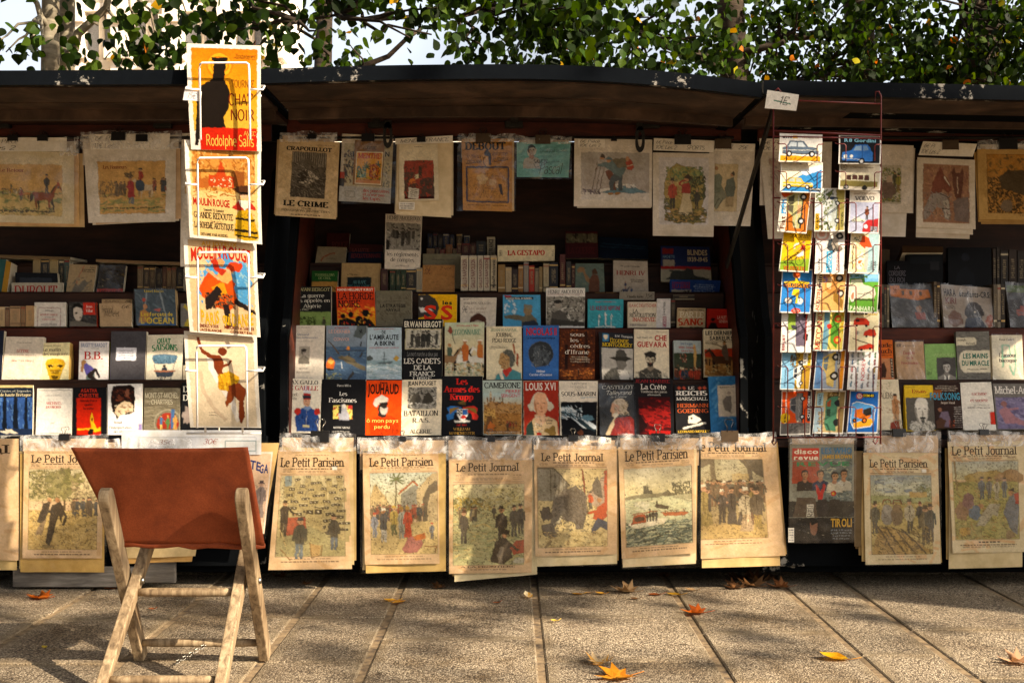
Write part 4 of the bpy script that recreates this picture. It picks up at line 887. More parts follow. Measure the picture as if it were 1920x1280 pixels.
# ------------------------------------------------------------ wire racks hung on the lid edge
def racks():
    Y = -.6
    # white poster rack
    base = PX(420, 60, -.57); e = empty('poster_rack', base); tag(e, 'tall white wire poster rack hung from the lid edge, holding four posters', 'rack')
    b = MB(); r = .0035
    for px in (385, 455): b.tube([PX(px, 128, -.57) + Vector((0, .03, 0)), PX(px, 100, -.57), PX(px, 100, -.575), PX(px, 500, -.575), PX(px, 815, -.575)], r)
    for py in (180, 345, 518, 692, 812): b.tube([PX(350, py, -.575), PX(490, py, -.575)], r)
    b.build('frame', M['whitewire'], e, base)
    for (l, t, rr_, bt) in ((374, 118, 467, 262), (370, 296, 466, 443), (370, 473, 466, 622), (368, 648, 462, 802)):
        b = MB(); yy = -.632; m = (t + bt) / 2
        c = lambda px, py: PX(px, py, yy)
        b.tube([c(l + 2, bt), c(l, t + 12), c(l + 1, t + 3), c(l + 5, t), c(rr_ - 5, t), c(rr_ - 1, t + 3), c(rr_, t + 12), c(rr_ + 2, bt)], r)
        k = t + 50 if t < 300 else t + 47
        b.tube([c(l + 1, k), c(348, k), PX(349, k - 4, -.6), PX(372, k - 6, -.575)], r); b.tube([c(rr_ + 1, k), c(493, k), PX(496, k - 6, -.6), PX(470, k - 7, -.575)], r)
        b.build('holder', M['whitewire'], e, base)
    # red postcard rack
    base = PX(1550, 170, -.575); e = empty('postcard_rack', base); tag(e, 'dark red wire postcard rack hooked over the lid edge, full of car postcards', 'rack')
    b = MB(); r = .0027; y = -.575; q = lambda px, py, yy=y: PX(px, py, yy)
    b.tube([q(1450, 828), q(1450, 190), q(1452, 172), q(1459, 166), q(1464, 172), q(1464, 190), q(1450, 190)], r); b.tube([q(1651, 832), q(1652, 190), q(1652, 180), q(1648, 172), q(1642, 172), q(1640, 195), q(1652, 195)], r)
    for (y0, y1) in ((187, 195), (245, 254), (256, 260), (371, 375), (450, 452), (606, 606), (820, 819)): b.tube([q(1450, y0), q(1652, y1)], r)
    b.tube([q(1450, 820), q(1447, 828), q(1451, 834), q(1456, 828), q(1456, 820)], r); b.tube([q(1640, 819), q(1637, 827), q(1641, 832), q(1645, 827), q(1645, 819)], r)
    b.tube([q(1525, 375), q(1525, 820)], r * .8); b.tube([q(1590, 375), q(1590, 820)], r * .8)
    b.build('frame', M['redwire'], e, base)
    cols3 = ((1458, 1477, 1509, 1524), (1520, 1541, 1573, 1587), (1584, 1605, 1637, 1651))
    rows = [(270, 300), (322, 350), (380, 430), (458, 508), (535, 585), (611, 658), (687, 732), (763, 818)]
    for i, (ty, by) in enumerate(rows):
        cs = cols3 if i > 1 else ((1458, 1475, 1532, 1543), (1566, 1586, 1640, 1651))
        for (a, l, rr_, d) in cs:
            yy = -.645
            for p in ([q(a, ty - 2, -.6), q(a + 3, ty, yy), q(l - 3, ty, yy), q(l, ty + 3, yy), q(l, by, yy), q(l, by + 2, -.58)], [q(d, ty, -.6), q(d - 3, ty + 1, yy), q(rr_ + 3, ty + 1, yy), q(rr_, ty + 4, yy), q(rr_, by, yy), q(rr_, by + 2, -.58)]):
                b = MB(); b.tube(p, .0018, 6); b.build('card_holder', M['redwire'], e, base)
racks()
def card(label, q, Y, ops, col='f4f0e6', rot=0, lean=.035, bow=.003, name='postcard', cat='postcard', group='car postcards in the red rack', res=1.0, m='card', thick=.003, wave=.0008, seed=None):
    seed = seed if seed is not None else _rs.randrange(9999)
    sh = Sheet(q, Y + lean, Y, wave, bow, seed); base = (sh.C_ + sh.D) / 2
    P = sh.grid(np.linspace(0, 1, 6), np.linspace(0, 1, 14), 0) ; P2 = P + np.array(-sh.n) * thick
    v = np.concatenate([P.reshape(-1, 3), P2.reshape(-1, 3)]); ny, nx = 14, 6; i = np.arange(ny * nx).reshape(ny, nx); b = MB(); fs = []
    rim = [(i[0, k], i[0, k + 1]) for k in range(nx - 1)] + [(i[k, -1], i[k + 1, -1]) for k in range(ny - 1)] + [(i[-1, k + 1], i[-1, k]) for k in range(nx - 1)] + [(i[k + 1, 0], i[k, 0]) for k in range(ny - 1)]
    for j in range(ny - 1):
        for k in range(nx - 1):
            a, c, d, e_ = i[j, k], i[j + 1, k], i[j + 1, k + 1], i[j, k + 1]; o = ny * nx
            fs += [(a, c, d, e_), (o + a, o + e_, o + d, o + c)]
    fs += [(a, c, c + ny * nx, a + ny * nx) for a, c in rim]
    b.add([Vector(x) - base for x in v], [tuple(int(t) for t in f) for f in fs], 'efe9da')
    root = b.build(name, M[m], None, None, base); tag(root, label, cat, group)
    picture('picture', sh, base, root, list(ops) + [('Z', 4, 4, 96, 96, .8, .0, col, .09, 4, .6)], col, m, res, rot, .0006, seed)
    return root
# ------------------------------------------------------------ hanging newspapers and prints
def sheet_mesh(name, q, Yt, Yb, base, parent, col, off=0, seed=0, wave=.002, ops=(), res=.25, m='paper'):
    sh = Sheet(q, Yt, Yb, wave, 0, seed); return picture(name, sh, base, parent, list(ops), col, m, res, 0, off, seed, .03)
def bundle(name, cat, group, label, q, Y, ops, col='d8b68c', backs=(), sleeve=None, film=None, cards=(), res=.8, wave=.003, lean=.0, m='paper'):
    seed = _rs.randrange(9999); sh = Sheet(q, Y + lean, Y, wave, 0, seed); base = (sh.A + sh.B) / 2
    e = empty(name, base); tag(e, label, cat, group)
    if name == 'art_print': ops = list(ops) + [('Z', 8, 10, 92, 92, .9, .08, col, .12)]
    elif cat == 'magazine': ops = list(ops) + [('Z', 2, 14, 98, 98, .7, .05, col, .14)]
    picture('front_page' if name != 'art_print' else 'front_sheet', sh, base, e, ops, col, m, res, 0, 0, seed, .05)
    for k, (bq, bc) in enumerate(backs): sheet_mesh('sheet', bq, Y + lean + .006 + .005 * k, Y + .006 + .005 * k, base, e, bc, 0, seed + k + 1, wave)
    if sleeve:
        s2 = Sheet(sleeve, Y + lean - .006, Y - .006, wave * 1.3, 0, seed + 9); P = s2.grid(np.linspace(0, 1, 26), np.linspace(0, 1, 34), 0) - np.array(base)
        rs = np.random.RandomState(seed); P[:, :, 1] += rs.normal(0, .0006, P.shape[:2])
        link('plastic_sleeve', grid_mesh('plastic_sleeve', P), M['clear'], e)
    if film:
        s2 = Sheet(film, Y - .004, Y - .007, .004, .004, seed + 5); nx, ny = 44, 12; P = s2.grid(np.linspace(0, 1, nx), np.linspace(0, 1, ny), 0) - np.array(base)
        rs = np.random.RandomState(seed); uu = np.linspace(0, 1, nx); f = sum(rs.uniform(.001, .004) * np.sin(uu * rs.uniform(8, 40) + rs.uniform(0, 6)) for _ in range(5))
        P[:, :, 1] += f[None] * np.linspace(1, .3, ny)[:, None]; P[0, :, 2] += .004 * np.sin(uu * 9 + seed) 
        fx = film; sheet_mesh('sheet', (fx[0] + 5, fx[1] + 7, fx[2] - 5, fx[3] + 30), Y + .011, Y + .011, base, e, 'c4a888' if cat != 'print' else 'cfc4b4', 0, seed + 3, .002)
        link('sleeve_top', grid_mesh('sleeve_top', P), M['film'], e)
    for (cq, cops) in cards: sheet_mesh('price_card', cq, Y + lean - .004, Y - .004, base, e, 'ece6da', 0, seed + 7, .002, cops, .9)
    return e
def mast(title, x0, x1, y0, y1, p, ink='3a2c20'):          # masthead and picture frame p=(x0,y0,x1,y1)
    h = y1 - y0; px0, py0, px1, py1 = p; g = (py0 - y1)
    return [('S', 0, 0, 100, 100, 60, 'd6b388 dcba92 cea87a d2b084', 30, 20, 5, 50), ('T', title, x0, x1, y0, y1, ink, 'L'), ('N', x0 + 20, y0 - 2.2, x1 - 20, y0 - 1.2, 1, '8a745a'), ('N', x0 + 14, y1 + g * .18, x1 - 12, y1 + g * .36, 1, '6e5a44', 1.1), ('N', px0 + 2, y1 + g * .25, px0 + 14, y1 + g * .7, 3, '8a745a', .5), ('N', px1 - 14, y1 + g * .25, px1 - 2, y1 + g * .7, 3, '8a745a', .5),
            ('N', px0 + 20, y1 + g * .5, px1 - 20, y1 + g * .72, 2, '8a745a', .5), ('L', [px0, y1 + g * .82, px1, y1 + g * .82], .5, '6a5640'), ('R', *p, 'd0b088')]
def engr(p, n=300, cols='5a4a38 6e5c44 4a3e30', ln=2.2, wd=.45, jit=60): return ('S', *p, n, cols, ln, 20, wd, jit)
def cap(p, title=True): return [('Z', *p), ('O', *p, .5, '7a664c'), ('N', p[0] + 18, p[3] + 1.3, p[2] - 18, p[3] + 2.6, 1, '6a5640'), ('N', p[0] + 8, p[3] + 3.4, p[2] - 8, p[3] + 5, 1, '5a4836')]
NG = 'old newspapers hung along the front of the stalls'; NP = 'newspaper'
def newspapers():
    P = 'd8b68c'; Y = -.03
    p = (-30, 14, 62, 84)
    bundle(NP, NP, NG, 'yellowed newspaper cut off by the left edge, its picture showing a railway track', (-75, 822, 35, 1050), Y, mast('Le Petit Journal', -200, 85, 5, 12, p) + [('G', *p, 'b8b494', '9c8a5c'), ('P', [55, 84, 62, 60, 62, 84], '5c5242'), ('L', [48, 84, 62, 48], 2.5, '3e362c'), ('S', -30, 50, 62, 84, 260, '8c7c50 6c6844 a8966a 544c38', 5, 10, 1), ('F', 52, 52, 9, '333'), engr(p, 200)] + cap(p), P, [((-75, 830, 32, 1068), 'c8ac74')])
    p = (7, 19, 93, 92)
    bundle(NP, NP, NG, 'yellowed newspaper left of the chair, its picture showing two stooping men in black tailcoats', (45, 840, 194, 1046, -3, 0), Y, mast('Le Petit Journal', 10, 96, 6, 13, p) + [('G', 7, 19, 93, 48, 'c8bc94', 'b8a878'), ('S', 7, 20, 60, 46, 420, '8a8454 6c6c40 a89c68 56583a', 6, 20, 1.2, 60), ('tree', 52, 60, 40, '7c7648 8e8654 666438', '4c3e2c', 1.1), ('S', 60, 30, 93, 55, 160, 'a8946c 8c7a58 c0ac84', 6, 0, 1.5), ('R', 7, 56, 93, 92, 'c6a868'), ('crowd', 60, 60, 92, 63, 9, 17, '4a4a48 5a4c3c 3e4448', '3a342c'), ('S', 7, 56, 93, 92, 260, 'c2a25e b8985a d0b478 a88a52', 8, 0, 1.2),
           ('P', [18, 66, 26, 50, 34, 48, 32, 58, 26, 70], '2e2a28'), ('P', [22, 68, 30, 64, 24, 78, 16, 78], '8a7458'), ('C', 33, 47, 3, 'b88a60'), ('P', [32, 72, 36, 52, 46, 48, 52, 56, 48, 68, 44, 60, 40, 74, 34, 88, 29, 86], '26221f'), ('C', 43, 47, 3.2, 'a87850'), ('L', [48, 52, 54, 64, 50, 70], 3.2, '26221f'), ('L', [25, 56, 38, 58], 3, '2e2a28'), ('E', 32, 89, 8, 1.6, '8a744a'), engr(p, 700)] + cap(p), P, [((38, 850, 196, 1072), 'cfa860'), ((36, 846, 190, 1066), 'd8bc84')], (34, 815, 200, 1072), (38, 815, 204, 845))
    p = (7, 21.5, 92, 89); sc = [('G', *p, 'c2b48a', 'b0a06e')]
    r = random.Random(4)
    for row in range(9):
        for k in range(6):
            x = 12 + k * 14 + (row % 2) * 5 + row * 1.5; yy = 26 + row * 5.2 - (k % 3) * 2.4; s_ = 5 + row * .8
            if 8 < x < 88: sc += [('R', x, yy, x + s_ * 1.5, yy + 12, 'a8986a'), ('R', x + .6, yy + .6, x + s_ * 1.4, yy + 2.6, '4a4232'), ('C', x + s_ * .4, yy + 1.6, .9, 'd8ccac'), ('C', x + s_ * 1.05, yy + 1.6, .9, 'd8ccac'), ('L', [x, yy, x + s_ * 1.5, yy], .7, 'd4c494')]
    sc += [('R', 42, 49, 64, 74, 'b4a270'), ('R', 43, 50, 52, 54, '3c3628'), ('R', 54, 50, 63, 54, '3c3628'), ('C', 48, 52, 1.4, 'd8ccac'), ('C', 58, 52, 1.4, 'd8ccac'), ('R', 13, 22, 22, 30, '8c9a98'), ('P', [7, 74, 40, 62, 92, 76, 92, 89, 7, 89], '9c9266'), ('P', [18, 68, 20, 56, 42, 56, 44, 70, 20, 71], 'a8543c'), ('F', 15, 72, 30, '2c2824', '3a3026', None, 'b08860', 1.2), ('F', 36, 91, 34, '4a4a40', '5c6a72', '3a4244'), ('F', 78, 84, 30, '3a3a34', '4a5864', None), ('P', [48, 78, 62, 80, 60, 89, 50, 89], 'b0905c'), ('L', [48, 77, 51, 90, 62, 88, 64, 79], 1.2, '7c5c34'), ('L', [6, 60, 20, 80], 1.6, 'c8b078'), ('L', [12, 82, 26, 92], 1.6, '8a6a40')]
    bundle(NP, NP, NG, 'yellowed newspaper right of the chair, its picture showing rows of wooden booths on a slope', (522, 843, 654, 843, 660, 1066, 503, 1068), Y, mast('Le Petit Parisien', 5, 93, 6.5, 14, p) + sc + [engr(p, 600), ('R', 76, 13.5, 83, 17, 'e8e4dc')] + cap(p), P, [((524, 838, 662, 838, 664, 1058, 508, 1060), 'c8b080'), ((530, 838, 668, 838, 668, 1050, 514, 1055), 'b89c68')], (524, 812, 668, 812, 662, 1068, 502, 1070), (524, 813, 668, 846))
    p = (9, 18.5, 98, 91)
    bundle(NP, NP, NG, 'yellowed newspaper whose picture shows a crowded market by a palm and a stone arch', (680, 848, 822, 846, 824, 1056, 684, 1058), Y, mast('Le Petit Parisien', 9, 93, 5, 12.5, p) + [('G', 9, 18.5, 98, 50, 'b8c0b0', 'd0c498'), ('P', [9, 40, 16, 28, 30, 40, 34, 50, 9, 52], 'c0a878'), ('P', [50, 38, 70, 28, 76, 44, 72, 55, 50, 54], '848478'), ('L', [46, 38, 66, 26, 72, 30], 2, 'a85c3a'), ('P', [70, 34, 92, 19, 98, 19, 98, 76, 84, 76, 84, 44, 90, 32, 76, 44, 76, 60, 70, 60], 'b4a078'), ('P', [78, 78, 78, 42, 86, 30, 98, 26, 98, 34, 88, 38, 84, 48, 84, 78], '5c5444'), ('L', [42, 48, 44, 24], 1.6, '6a6244')]
           + [('L', [44, 24, 44 + dx, 24 + dy], 1.6, '5c6a3c') for dx, dy in ((-9, -2), (-8, 5), (9, -2), (8, 5), (-4, -5), (5, -5), (-9, 2), (10, 2))] + [('R', 9, 62, 98, 91, 'c2aa74'), ('crowd', 10, 56, 80, 62, 26, 13, '4a4640 6a5240 3c4448 7c6a4c 8a4030', '5a5048 d0c4a0 a33'), ('S', 9, 44, 76, 58, 120, '4a4438 6c5e48 847454', 3, 80, 1), ('F', 26, 80, 30, '44484c', 'b8b4a8', 'd8d0bc', 'a87850', 1), ('F', 40, 74, 26, 'b09850', '5c6040', 'b8983c'), ('F', 50, 77, 28, '9a9a8c', '8c8c80', '8c6a2c', 'a87850', 1), ('F', 58, 76, 27, 'b8442c', 'b8442c', '9c7c3c', '8a5c40', 0, True), ('F', 14, 76, 22, '8c9098', '7c8088', 'a84030'), ('P', [50, 86, 58, 76, 74, 74, 78, 82, 70, 90, 54, 90], '9c6058'), ('P', [64, 75, 80, 72, 82, 77, 68, 79], 'b8662c'), ('F', 90, 78, 15, '6c7074', '55585c', 'b04830'), ('L', [80, 84, 96, 84, 94, 90], 1.5, '8a5c34'), engr(p, 700)] + cap(p), P, [((684, 850, 836, 848, 836, 1070, 686, 1074), 'cfae6c'), ((680, 842, 832, 842, 834, 1066, 680, 1068), 'd4bc88')], (672, 818, 838, 818, 840, 1072, 676, 1076), (670, 818, 838, 850), [((690, 836, 716, 846), [('T', '30€', 8, 92, 10, 85, '2a2420', 'H')])])
    p = (5, 22.5, 90, 92.5)
    bundle(NP, NP, NG, 'yellowed newspaper whose picture shows top-hatted men in a park', (842, 860, 998, 858, 997, 1073, 842, 1075), Y, mast('Le Petit Journal', 9, 84, 4, 11, p) + [('G', 5, 22.5, 90, 45, 'd0c498', 'b4ae80'), ('S', 5, 34, 50, 46, 240, '8a8450 b09440 6c7048 c8a850', 4, 60, 1.2, 60), ('S', 40, 26, 90, 44, 160, 'c8b87c b8a868 a8a070 d4c890', 9, -20, 1), ('R', 5, 45, 90, 92.5, 'b4ae7c'), ('S', 5, 45, 90, 92.5, 320, 'b8b484 a4a474 c8ba84 949868 c8b070', 10, 0, 1.2, 15), ('crowd', 6, 52, 34, 56, 9, 13, '6a5a44 4a4a44 8a7a58', '5a4a38'), ('F', 54, 53, 12, '4c4a3e', '4c4a3e', '3c3a30'), ('F', 18, 74, 29, '48443c', '504a42', '6a4430'), ('F', 86, 66, 26, '3c3c3a', '45443e', '22201e'), ('F', 78, 68, 27, '4c4a44', '4c4a44', '2a2826'), ('F', 63, 76, 34, '2e2b28', '3a3530', '1c1a18', 'b8865c'), ('P', [50, 88, 56, 72, 66, 68, 74, 74, 76, 86, 66, 92, 50, 90], '3c342c'), ('C', 67, 67, 3.2, 'b8865c'), ('P', [61, 66, 64, 61, 72, 62, 73, 66], '24201c'), ('P', [73, 78, 80, 72, 90, 71, 90, 82, 78, 84], 'a8452c'), ('L', [68, 72, 84, 80], 3.5, '3c342c'), ('P', [58, 84, 62, 76, 66, 78, 64, 92, 60, 92], '7c7060'), ('E', 84, 89, 7, 2.4, 'c0b8a0'), engr(p, 700)] + [('Z', *p), ('O', *p, .5, '7a664c'), ('T', 'A LA FRONTIERE', 14, 80, 93.6, 95, '5a4836', 'L'), ('N', 26, 96, 70, 97, 1, '6a5640')], P, [((852, 868, 1006, 864, 1007, 1076, 852, 1090), 'd8c8a0'), ((846, 864, 1002, 862, 1003, 1074, 848, 1080), 'c8a868')], (836, 818, 1000, 818, 1004, 1078, 838, 1078), (836, 818, 1002, 862), [((848, 846, 872, 858), [('T', '25€', 8, 92, 10, 85, '2a2420', 'H')])])
    p = (4, 21, 88, 92)
    bundle(NP, NP, NG, 'yellowed newspaper whose picture shows a charging grey elephant with long tusks', (1001, 834, 1156, 836, 1157, 1038, 1004, 1043), Y, mast('Le Petit Journal', 9, 84, 7, 14, p) + [('G', *p, 'ccb888', 'd2bc84'), ('P', [4, 21, 24, 21, 40, 34, 40, 46, 20, 50, 4, 50], '8a8474')] + [('L', [x, 22 + (x - 20) * .6, x, 50], 1, '5c5648') for x in (20, 25, 30, 35, 39)] + [('L', [4, 21, 24, 21, 42, 36], 1.4, '5c5648'), ('P', [62, 46, 88, 24, 88, 60, 70, 54], 'a8927c'), ('L', [58, 22, 62, 52], 2, '8c4434'), ('P', [70, 36, 76, 28, 80, 34, 82, 48, 72, 44], '6a6256'), ('P', [84, 24, 88, 22, 88, 60, 85, 56], 'b04c30'), ('B', 44, 54, 20, 16, '6e665c', .12), ('P', [24, 56, 34, 42, 50, 36, 62, 44, 64, 60, 58, 76, 50, 76, 48, 64, 40, 70, 36, 62], '6e665c'), ('E', 30, 55, 9, 9, '766e62'), ('P', [22, 52, 30, 46, 34, 58, 26, 72, 20, 80, 16, 78, 20, 66], '7a7266'), ('P', [36, 46, 44, 44, 46, 56, 40, 62, 36, 58], '5c554c'), ('P', [33, 64, 30, 70, 20, 72, 28, 68, 31, 62], 'e0d4b0'), ('P', [20, 60, 14, 65, 8, 66, 12, 62, 18, 57], 'e0d4b0'), ('B', 14, 62, 7, 6, '544c44'), ('P', [8, 72, 22, 70, 28, 82, 20, 84, 10, 80], '6c645a'), ('P', [70, 66, 76, 56, 86, 52, 88, 64, 80, 70], 'b8502e'), ('C', 78, 50, 3, 'b08058'), ('P', [68, 76, 76, 66, 88, 70, 88, 78, 80, 74, 70, 80], '4c5260'), ('L', [74, 60, 64, 62], 3, 'b8502e'), ('F', 68, 58, 16, 'b8502e', '5c5a54', '4c4c48'), ('S', 24, 36, 66, 78, 420, '5a544a 7e766a 8a8274 4c463e', 3, 60, .7, 50), ('S', 4, 78, 88, 92, 160, 'c8b078 d8c48c b89c68', 9, 0, 1), ('L', [12, 92, 20, 86], 3, '8a7654'), engr(p, 400)] + cap(p), P, [((1004, 845, 1158, 845, 1157, 1056, 1003, 1062), 'dccaa0'), ((1006, 840, 1160, 840, 1160, 1050, 1006, 1056), 'c4a468')], (1000, 818, 1158, 818, 1158, 1060, 1000, 1062), (1000, 818, 1158, 842), [((1122, 821, 1146, 831), [('T', '28€', 8, 92, 10, 85, '2a3048', 'H')])])
    p = (7, 20, 96, 90)
    bundle(NP, NP, NG, 'yellowed newspaper whose picture shows a steam launch on a river before a far church', (1159, 838, 1301, 831, 1304, 1036, 1166, 1047), Y, mast('Le Petit Parisien', 9, 92, 4, 13, p) + [('G', 7, 20, 96, 46, 'b8b29a', 'dccf9e'), ('R', 7, 46, 96, 90, 'bcbc96'), ('P', [32, 44, 32, 36, 36, 36, 36, 40, 38, 33, 39, 40, 42, 40, 44, 45], '5c5a4c'), ('P', [7, 46, 30, 43, 60, 44, 60, 46, 7, 48], '8a8468'), ('P', [56, 44, 64, 40, 72, 46, 60, 47], '6a6450'), ('S', 70, 34, 96, 46, 160, '5c5a44 6c6a50 4c4a38', 3, 80, 1, 50), ('P', [72, 45, 96, 46, 96, 54, 80, 50, 70, 48], 'a09c7c'), ('S', 7, 48, 96, 66, 120, 'ccc8a0 b0b490 dcd4a8', 10, 0, 1, 8), ('S', 7, 68, 96, 90, 420, '5c6c60 48564c 7c8a78 3a463e a8ac90', 9, -8, 1.4, 14), ('P', [46, 55, 48, 52, 66, 56, 68, 54, 64, 58, 50, 57], '4a4438'), ('L', [49, 54, 49, 50], 1.6, '3a342c'), ('P', [54, 61, 80, 61, 92, 62, 84, 65, 60, 64], 'a8603c'), ('S', 58, 59, 88, 62, 40, '5c4434 b06c44 8a5038', 2, 90, 1), ('P', [10, 70, 14, 67, 46, 66, 62, 66, 58, 71, 20, 74], 'ddd2b4'), ('P', [14, 70, 18, 62, 34, 61, 34, 69], 'a4502f'), ('R', 19, 63.5, 32, 67, '4a3428'), ('L', [17, 61, 50, 59], 1.2, 'b05c38'), ('F', 44, 68, 9, '3c3a36'), ('F', 48, 68, 9, '4a4a48'), ('F', 40, 68, 8, '3c3a36'), ('F', 36, 68, 8, '54403a'), ('L', [40, 66, 40, 57], 1.6, '3a342c'), ('S', 20, 50, 40, 58, 30, 'd8d0b0 c8c4a8', 8, -10, 2), engr(p, 250, '6a6450 55503e')] + cap(p), P, [((1164, 850, 1306, 840, 1305, 1056, 1168, 1063), 'dcc8a0'), ((1162, 844, 1308, 834, 1306, 1050, 1167, 1057), 'c09c64')], (1157, 814, 1316, 814, 1316, 1064, 1166, 1066), (1158, 814, 1316, 842))
    p = (-2, 18, 81, 84)
    bundle(NP, NP, NG, 'yellowed newspaper whose picture shows a procession of women in white bonnets under an iron bridge', (1314, 819, 1452, 821, 1473, 1041, 1314, 1047), Y + .006, mast('le Petit Journal', -4, 88, 4, 11.5, p) + [('G', *p, 'a8a284', 'a88c5c'), ('P', [-2, 18, 18, 18, 20, 46, 14, 46, 12, 22, -2, 26], '6c6250'), ('P', [50, 18, 81, 18, 81, 34, 66, 28, 68, 46, 62, 46, 60, 26], '5c5548'), ('R', 40, 30, 62, 38, 'a89468'), ('L', [24, 38, 66, 36], 1.2, '6a5c44'), ('R', -2, 72, 81, 84, 'b89c64'), ('crowd', 0, 50, 80, 58, 26, 20, '6a5844 7c5c44 544c44 8a6a4c 5c5a4c', '8a7a60 d8ccb0 5a4a38'), ('crowd', 2, 70, 78, 75, 9, 34, '6a5040 7c4c3a 4a443e 94804c', 'd8ccb0 4a4238'), ('F', 56, 78, 36, 'c0b090', 'a89070', 'e0d8c0', 'b08a68', 0, True), ('F', 70, 78, 36, '5c5244', '9c8448', '3c362e'), engr(p, 900)] + cap(p), P, [((1316, 840, 1456, 840, 1463, 1060, 1316, 1064), 'd4b47c'), ((1322, 825, 1458, 828, 1475, 1038, 1318, 1050), 'c8a468')], (1312, 810, 1454, 812, 1478, 1042, 1312, 1050), (1312, 811, 1456, 838))
    p = (9, 20, 90, 91)
    bundle(NP, NP, NG, 'yellowed newspaper whose picture shows uniformed men watching a horse team plough', (1619, 848, 1758, 849, 1764, 1056, 1623, 1058), Y, mast('Le Petit Parisien', 8, 86, 6, 13, p) + [('G', 9, 20, 90, 42, '94a0a0', 'ccc8a0'), ('S', 14, 22, 84, 36, 50, '808c94 a8b0a8 c8c8b0', 16, 5, 2.5, 12), ('R', 9, 38, 90, 46, 'a0a474'), ('S', 70, 28, 90, 40, 90, '6c7450 8a8c60', 4, 40, 1.2, 60), ('R', 60, 35, 84, 40, 'b89c60'), ('R', 9, 45, 90, 91, 'b8a468'), ('S', 9, 44, 90, 62, 160, 'b8a870 98985c a88c50', 8, 10, 1.2), ('P', [20, 66, 44, 68, 90, 89, 50, 91, 9, 91, 14, 78], 'a88a54')] + [('L', [18 + k * 10, 66 + k * .5, 40 + k * 14, 91], 2, '54483a') for k in range(4)] + [('E', 30, 56, 8, 9, '8a8478'), ('E', 43, 56, 8, 9, '7a6a54'), ('C', 30, 50, 6, '9a9488'), ('C', 43, 50, 6, '8a7458'), ('L', [24, 46, 26, 42, 34, 42, 36, 46], 1.4, '7c3c2c'), ('L', [38, 46, 40, 42, 47, 42, 50, 46], 1.4, '7c3c2c'), ('F', 14, 72, 28, '5c5a4c', '54524a', '4c4438'), ('F', 60, 72, 30, 'b4aa90', '54524a', '5c5444'), ('F', 74, 68, 24, '4c4c48', '55544c', '6c3430'), ('F', 80, 82, 34, '6a6048', '5c5440', '5c4c3c'), ('F', 87, 80, 34, '54544c', '4c4a44', '38342e'), ('S', 9, 66, 90, 91, 220, '8a7448 6c5c40 c0a468 4c4236', 6, 35, 1), engr(p, 500), ('R', 78, 15, 84, 18, 'e8e4dc')] + cap(p), 'd2c09a', [((1612, 852, 1756, 848, 1766, 1054, 1616, 1052), 'b09460'), ((1606, 858, 1752, 850, 1764, 1050, 1610, 1040), '8c744c'), ((1602, 862, 1750, 850, 1762, 1046, 1604, 1028), '7c6644')], (1618, 808, 1764, 806, 1766, 1058, 1622, 1060), (1620, 809, 1764, 848))
    p = (5, 18, 91, 88)
    bundle(NP, NP, NG, 'yellowed newspaper at the far right, its picture showing men digging on a grassy hillside', (1777, 828, 1920, 826, 1925, 1034, 1786, 1036), Y, mast('Le Petit Journal', 5, 90, 4, 12, p) + [('G', 5, 18, 91, 34, 'a8aca0', 'c4bc90'), ('B', 50, 34, 30, 8, 'a08a50', .1), ('B', 80, 33, 20, 7, '9c7c54', .15), ('R', 5, 36, 91, 88, '9c9458'), ('S', 5, 36, 91, 88, 420, '8c8c54 a89c5c 76784a b8a468 9c7c48', 7, 20, 1.2), ('L', [8, 18, 10, 44], 2, '8a7650'), ('F', 42, 52, 20, '55606a', '48525c', '4c4844'), ('F', 52, 52, 19, '6c6c68', '5c5c58', '50443c'), ('F', 62, 53, 19, 'b0a890', '9c947c', '6c5c4c'), ('F', 72, 51, 18, '5c6468', '545c60', '4c4844'), ('P', [40, 66, 52, 56, 66, 56, 62, 68, 56, 66, 44, 76, 32, 76], 'a09880'), ('C', 40, 58, 3.4, 'a87c58'), ('B', 32, 64, 7, 7, '5c6c7c'), ('B', 16, 62, 9, 9, '8a6c50'), ('B', 24, 54, 7, 7, '7c5c58'), ('P', [70, 64, 78, 50, 88, 46, 91, 60, 88, 84, 80, 80], '6c7074'), ('P', [84, 48, 91, 46, 91, 56, 86, 56], 'a83c30'), ('C', 80, 47, 3.6, 'a87c58'), ('P', [76, 44, 84, 42, 86, 46], '3c3834'), ('B', 18, 80, 8, 4, 'b89448'), ('B', 78, 84, 6, 4, '8a7454'), engr(p, 700)] + [('Z', *p), ('O', *p, .5, '7a664c'), ('N', 36, 89.5, 66, 91, 1, '4a3a2c', 1.2), ('N', 10, 92, 88, 95.5, 2, '5a4836', .7)], 'd2c09a', [((1779, 832, 1915, 832, 1917, 1062, 1779, 1066), 'cdb88c'), ((1772, 840, 1912, 838, 1914, 1052, 1774, 1048), 'a08654')], (1776, 806, 1926, 806, 1926, 1036, 1784, 1038), (1778, 808, 1926, 836))
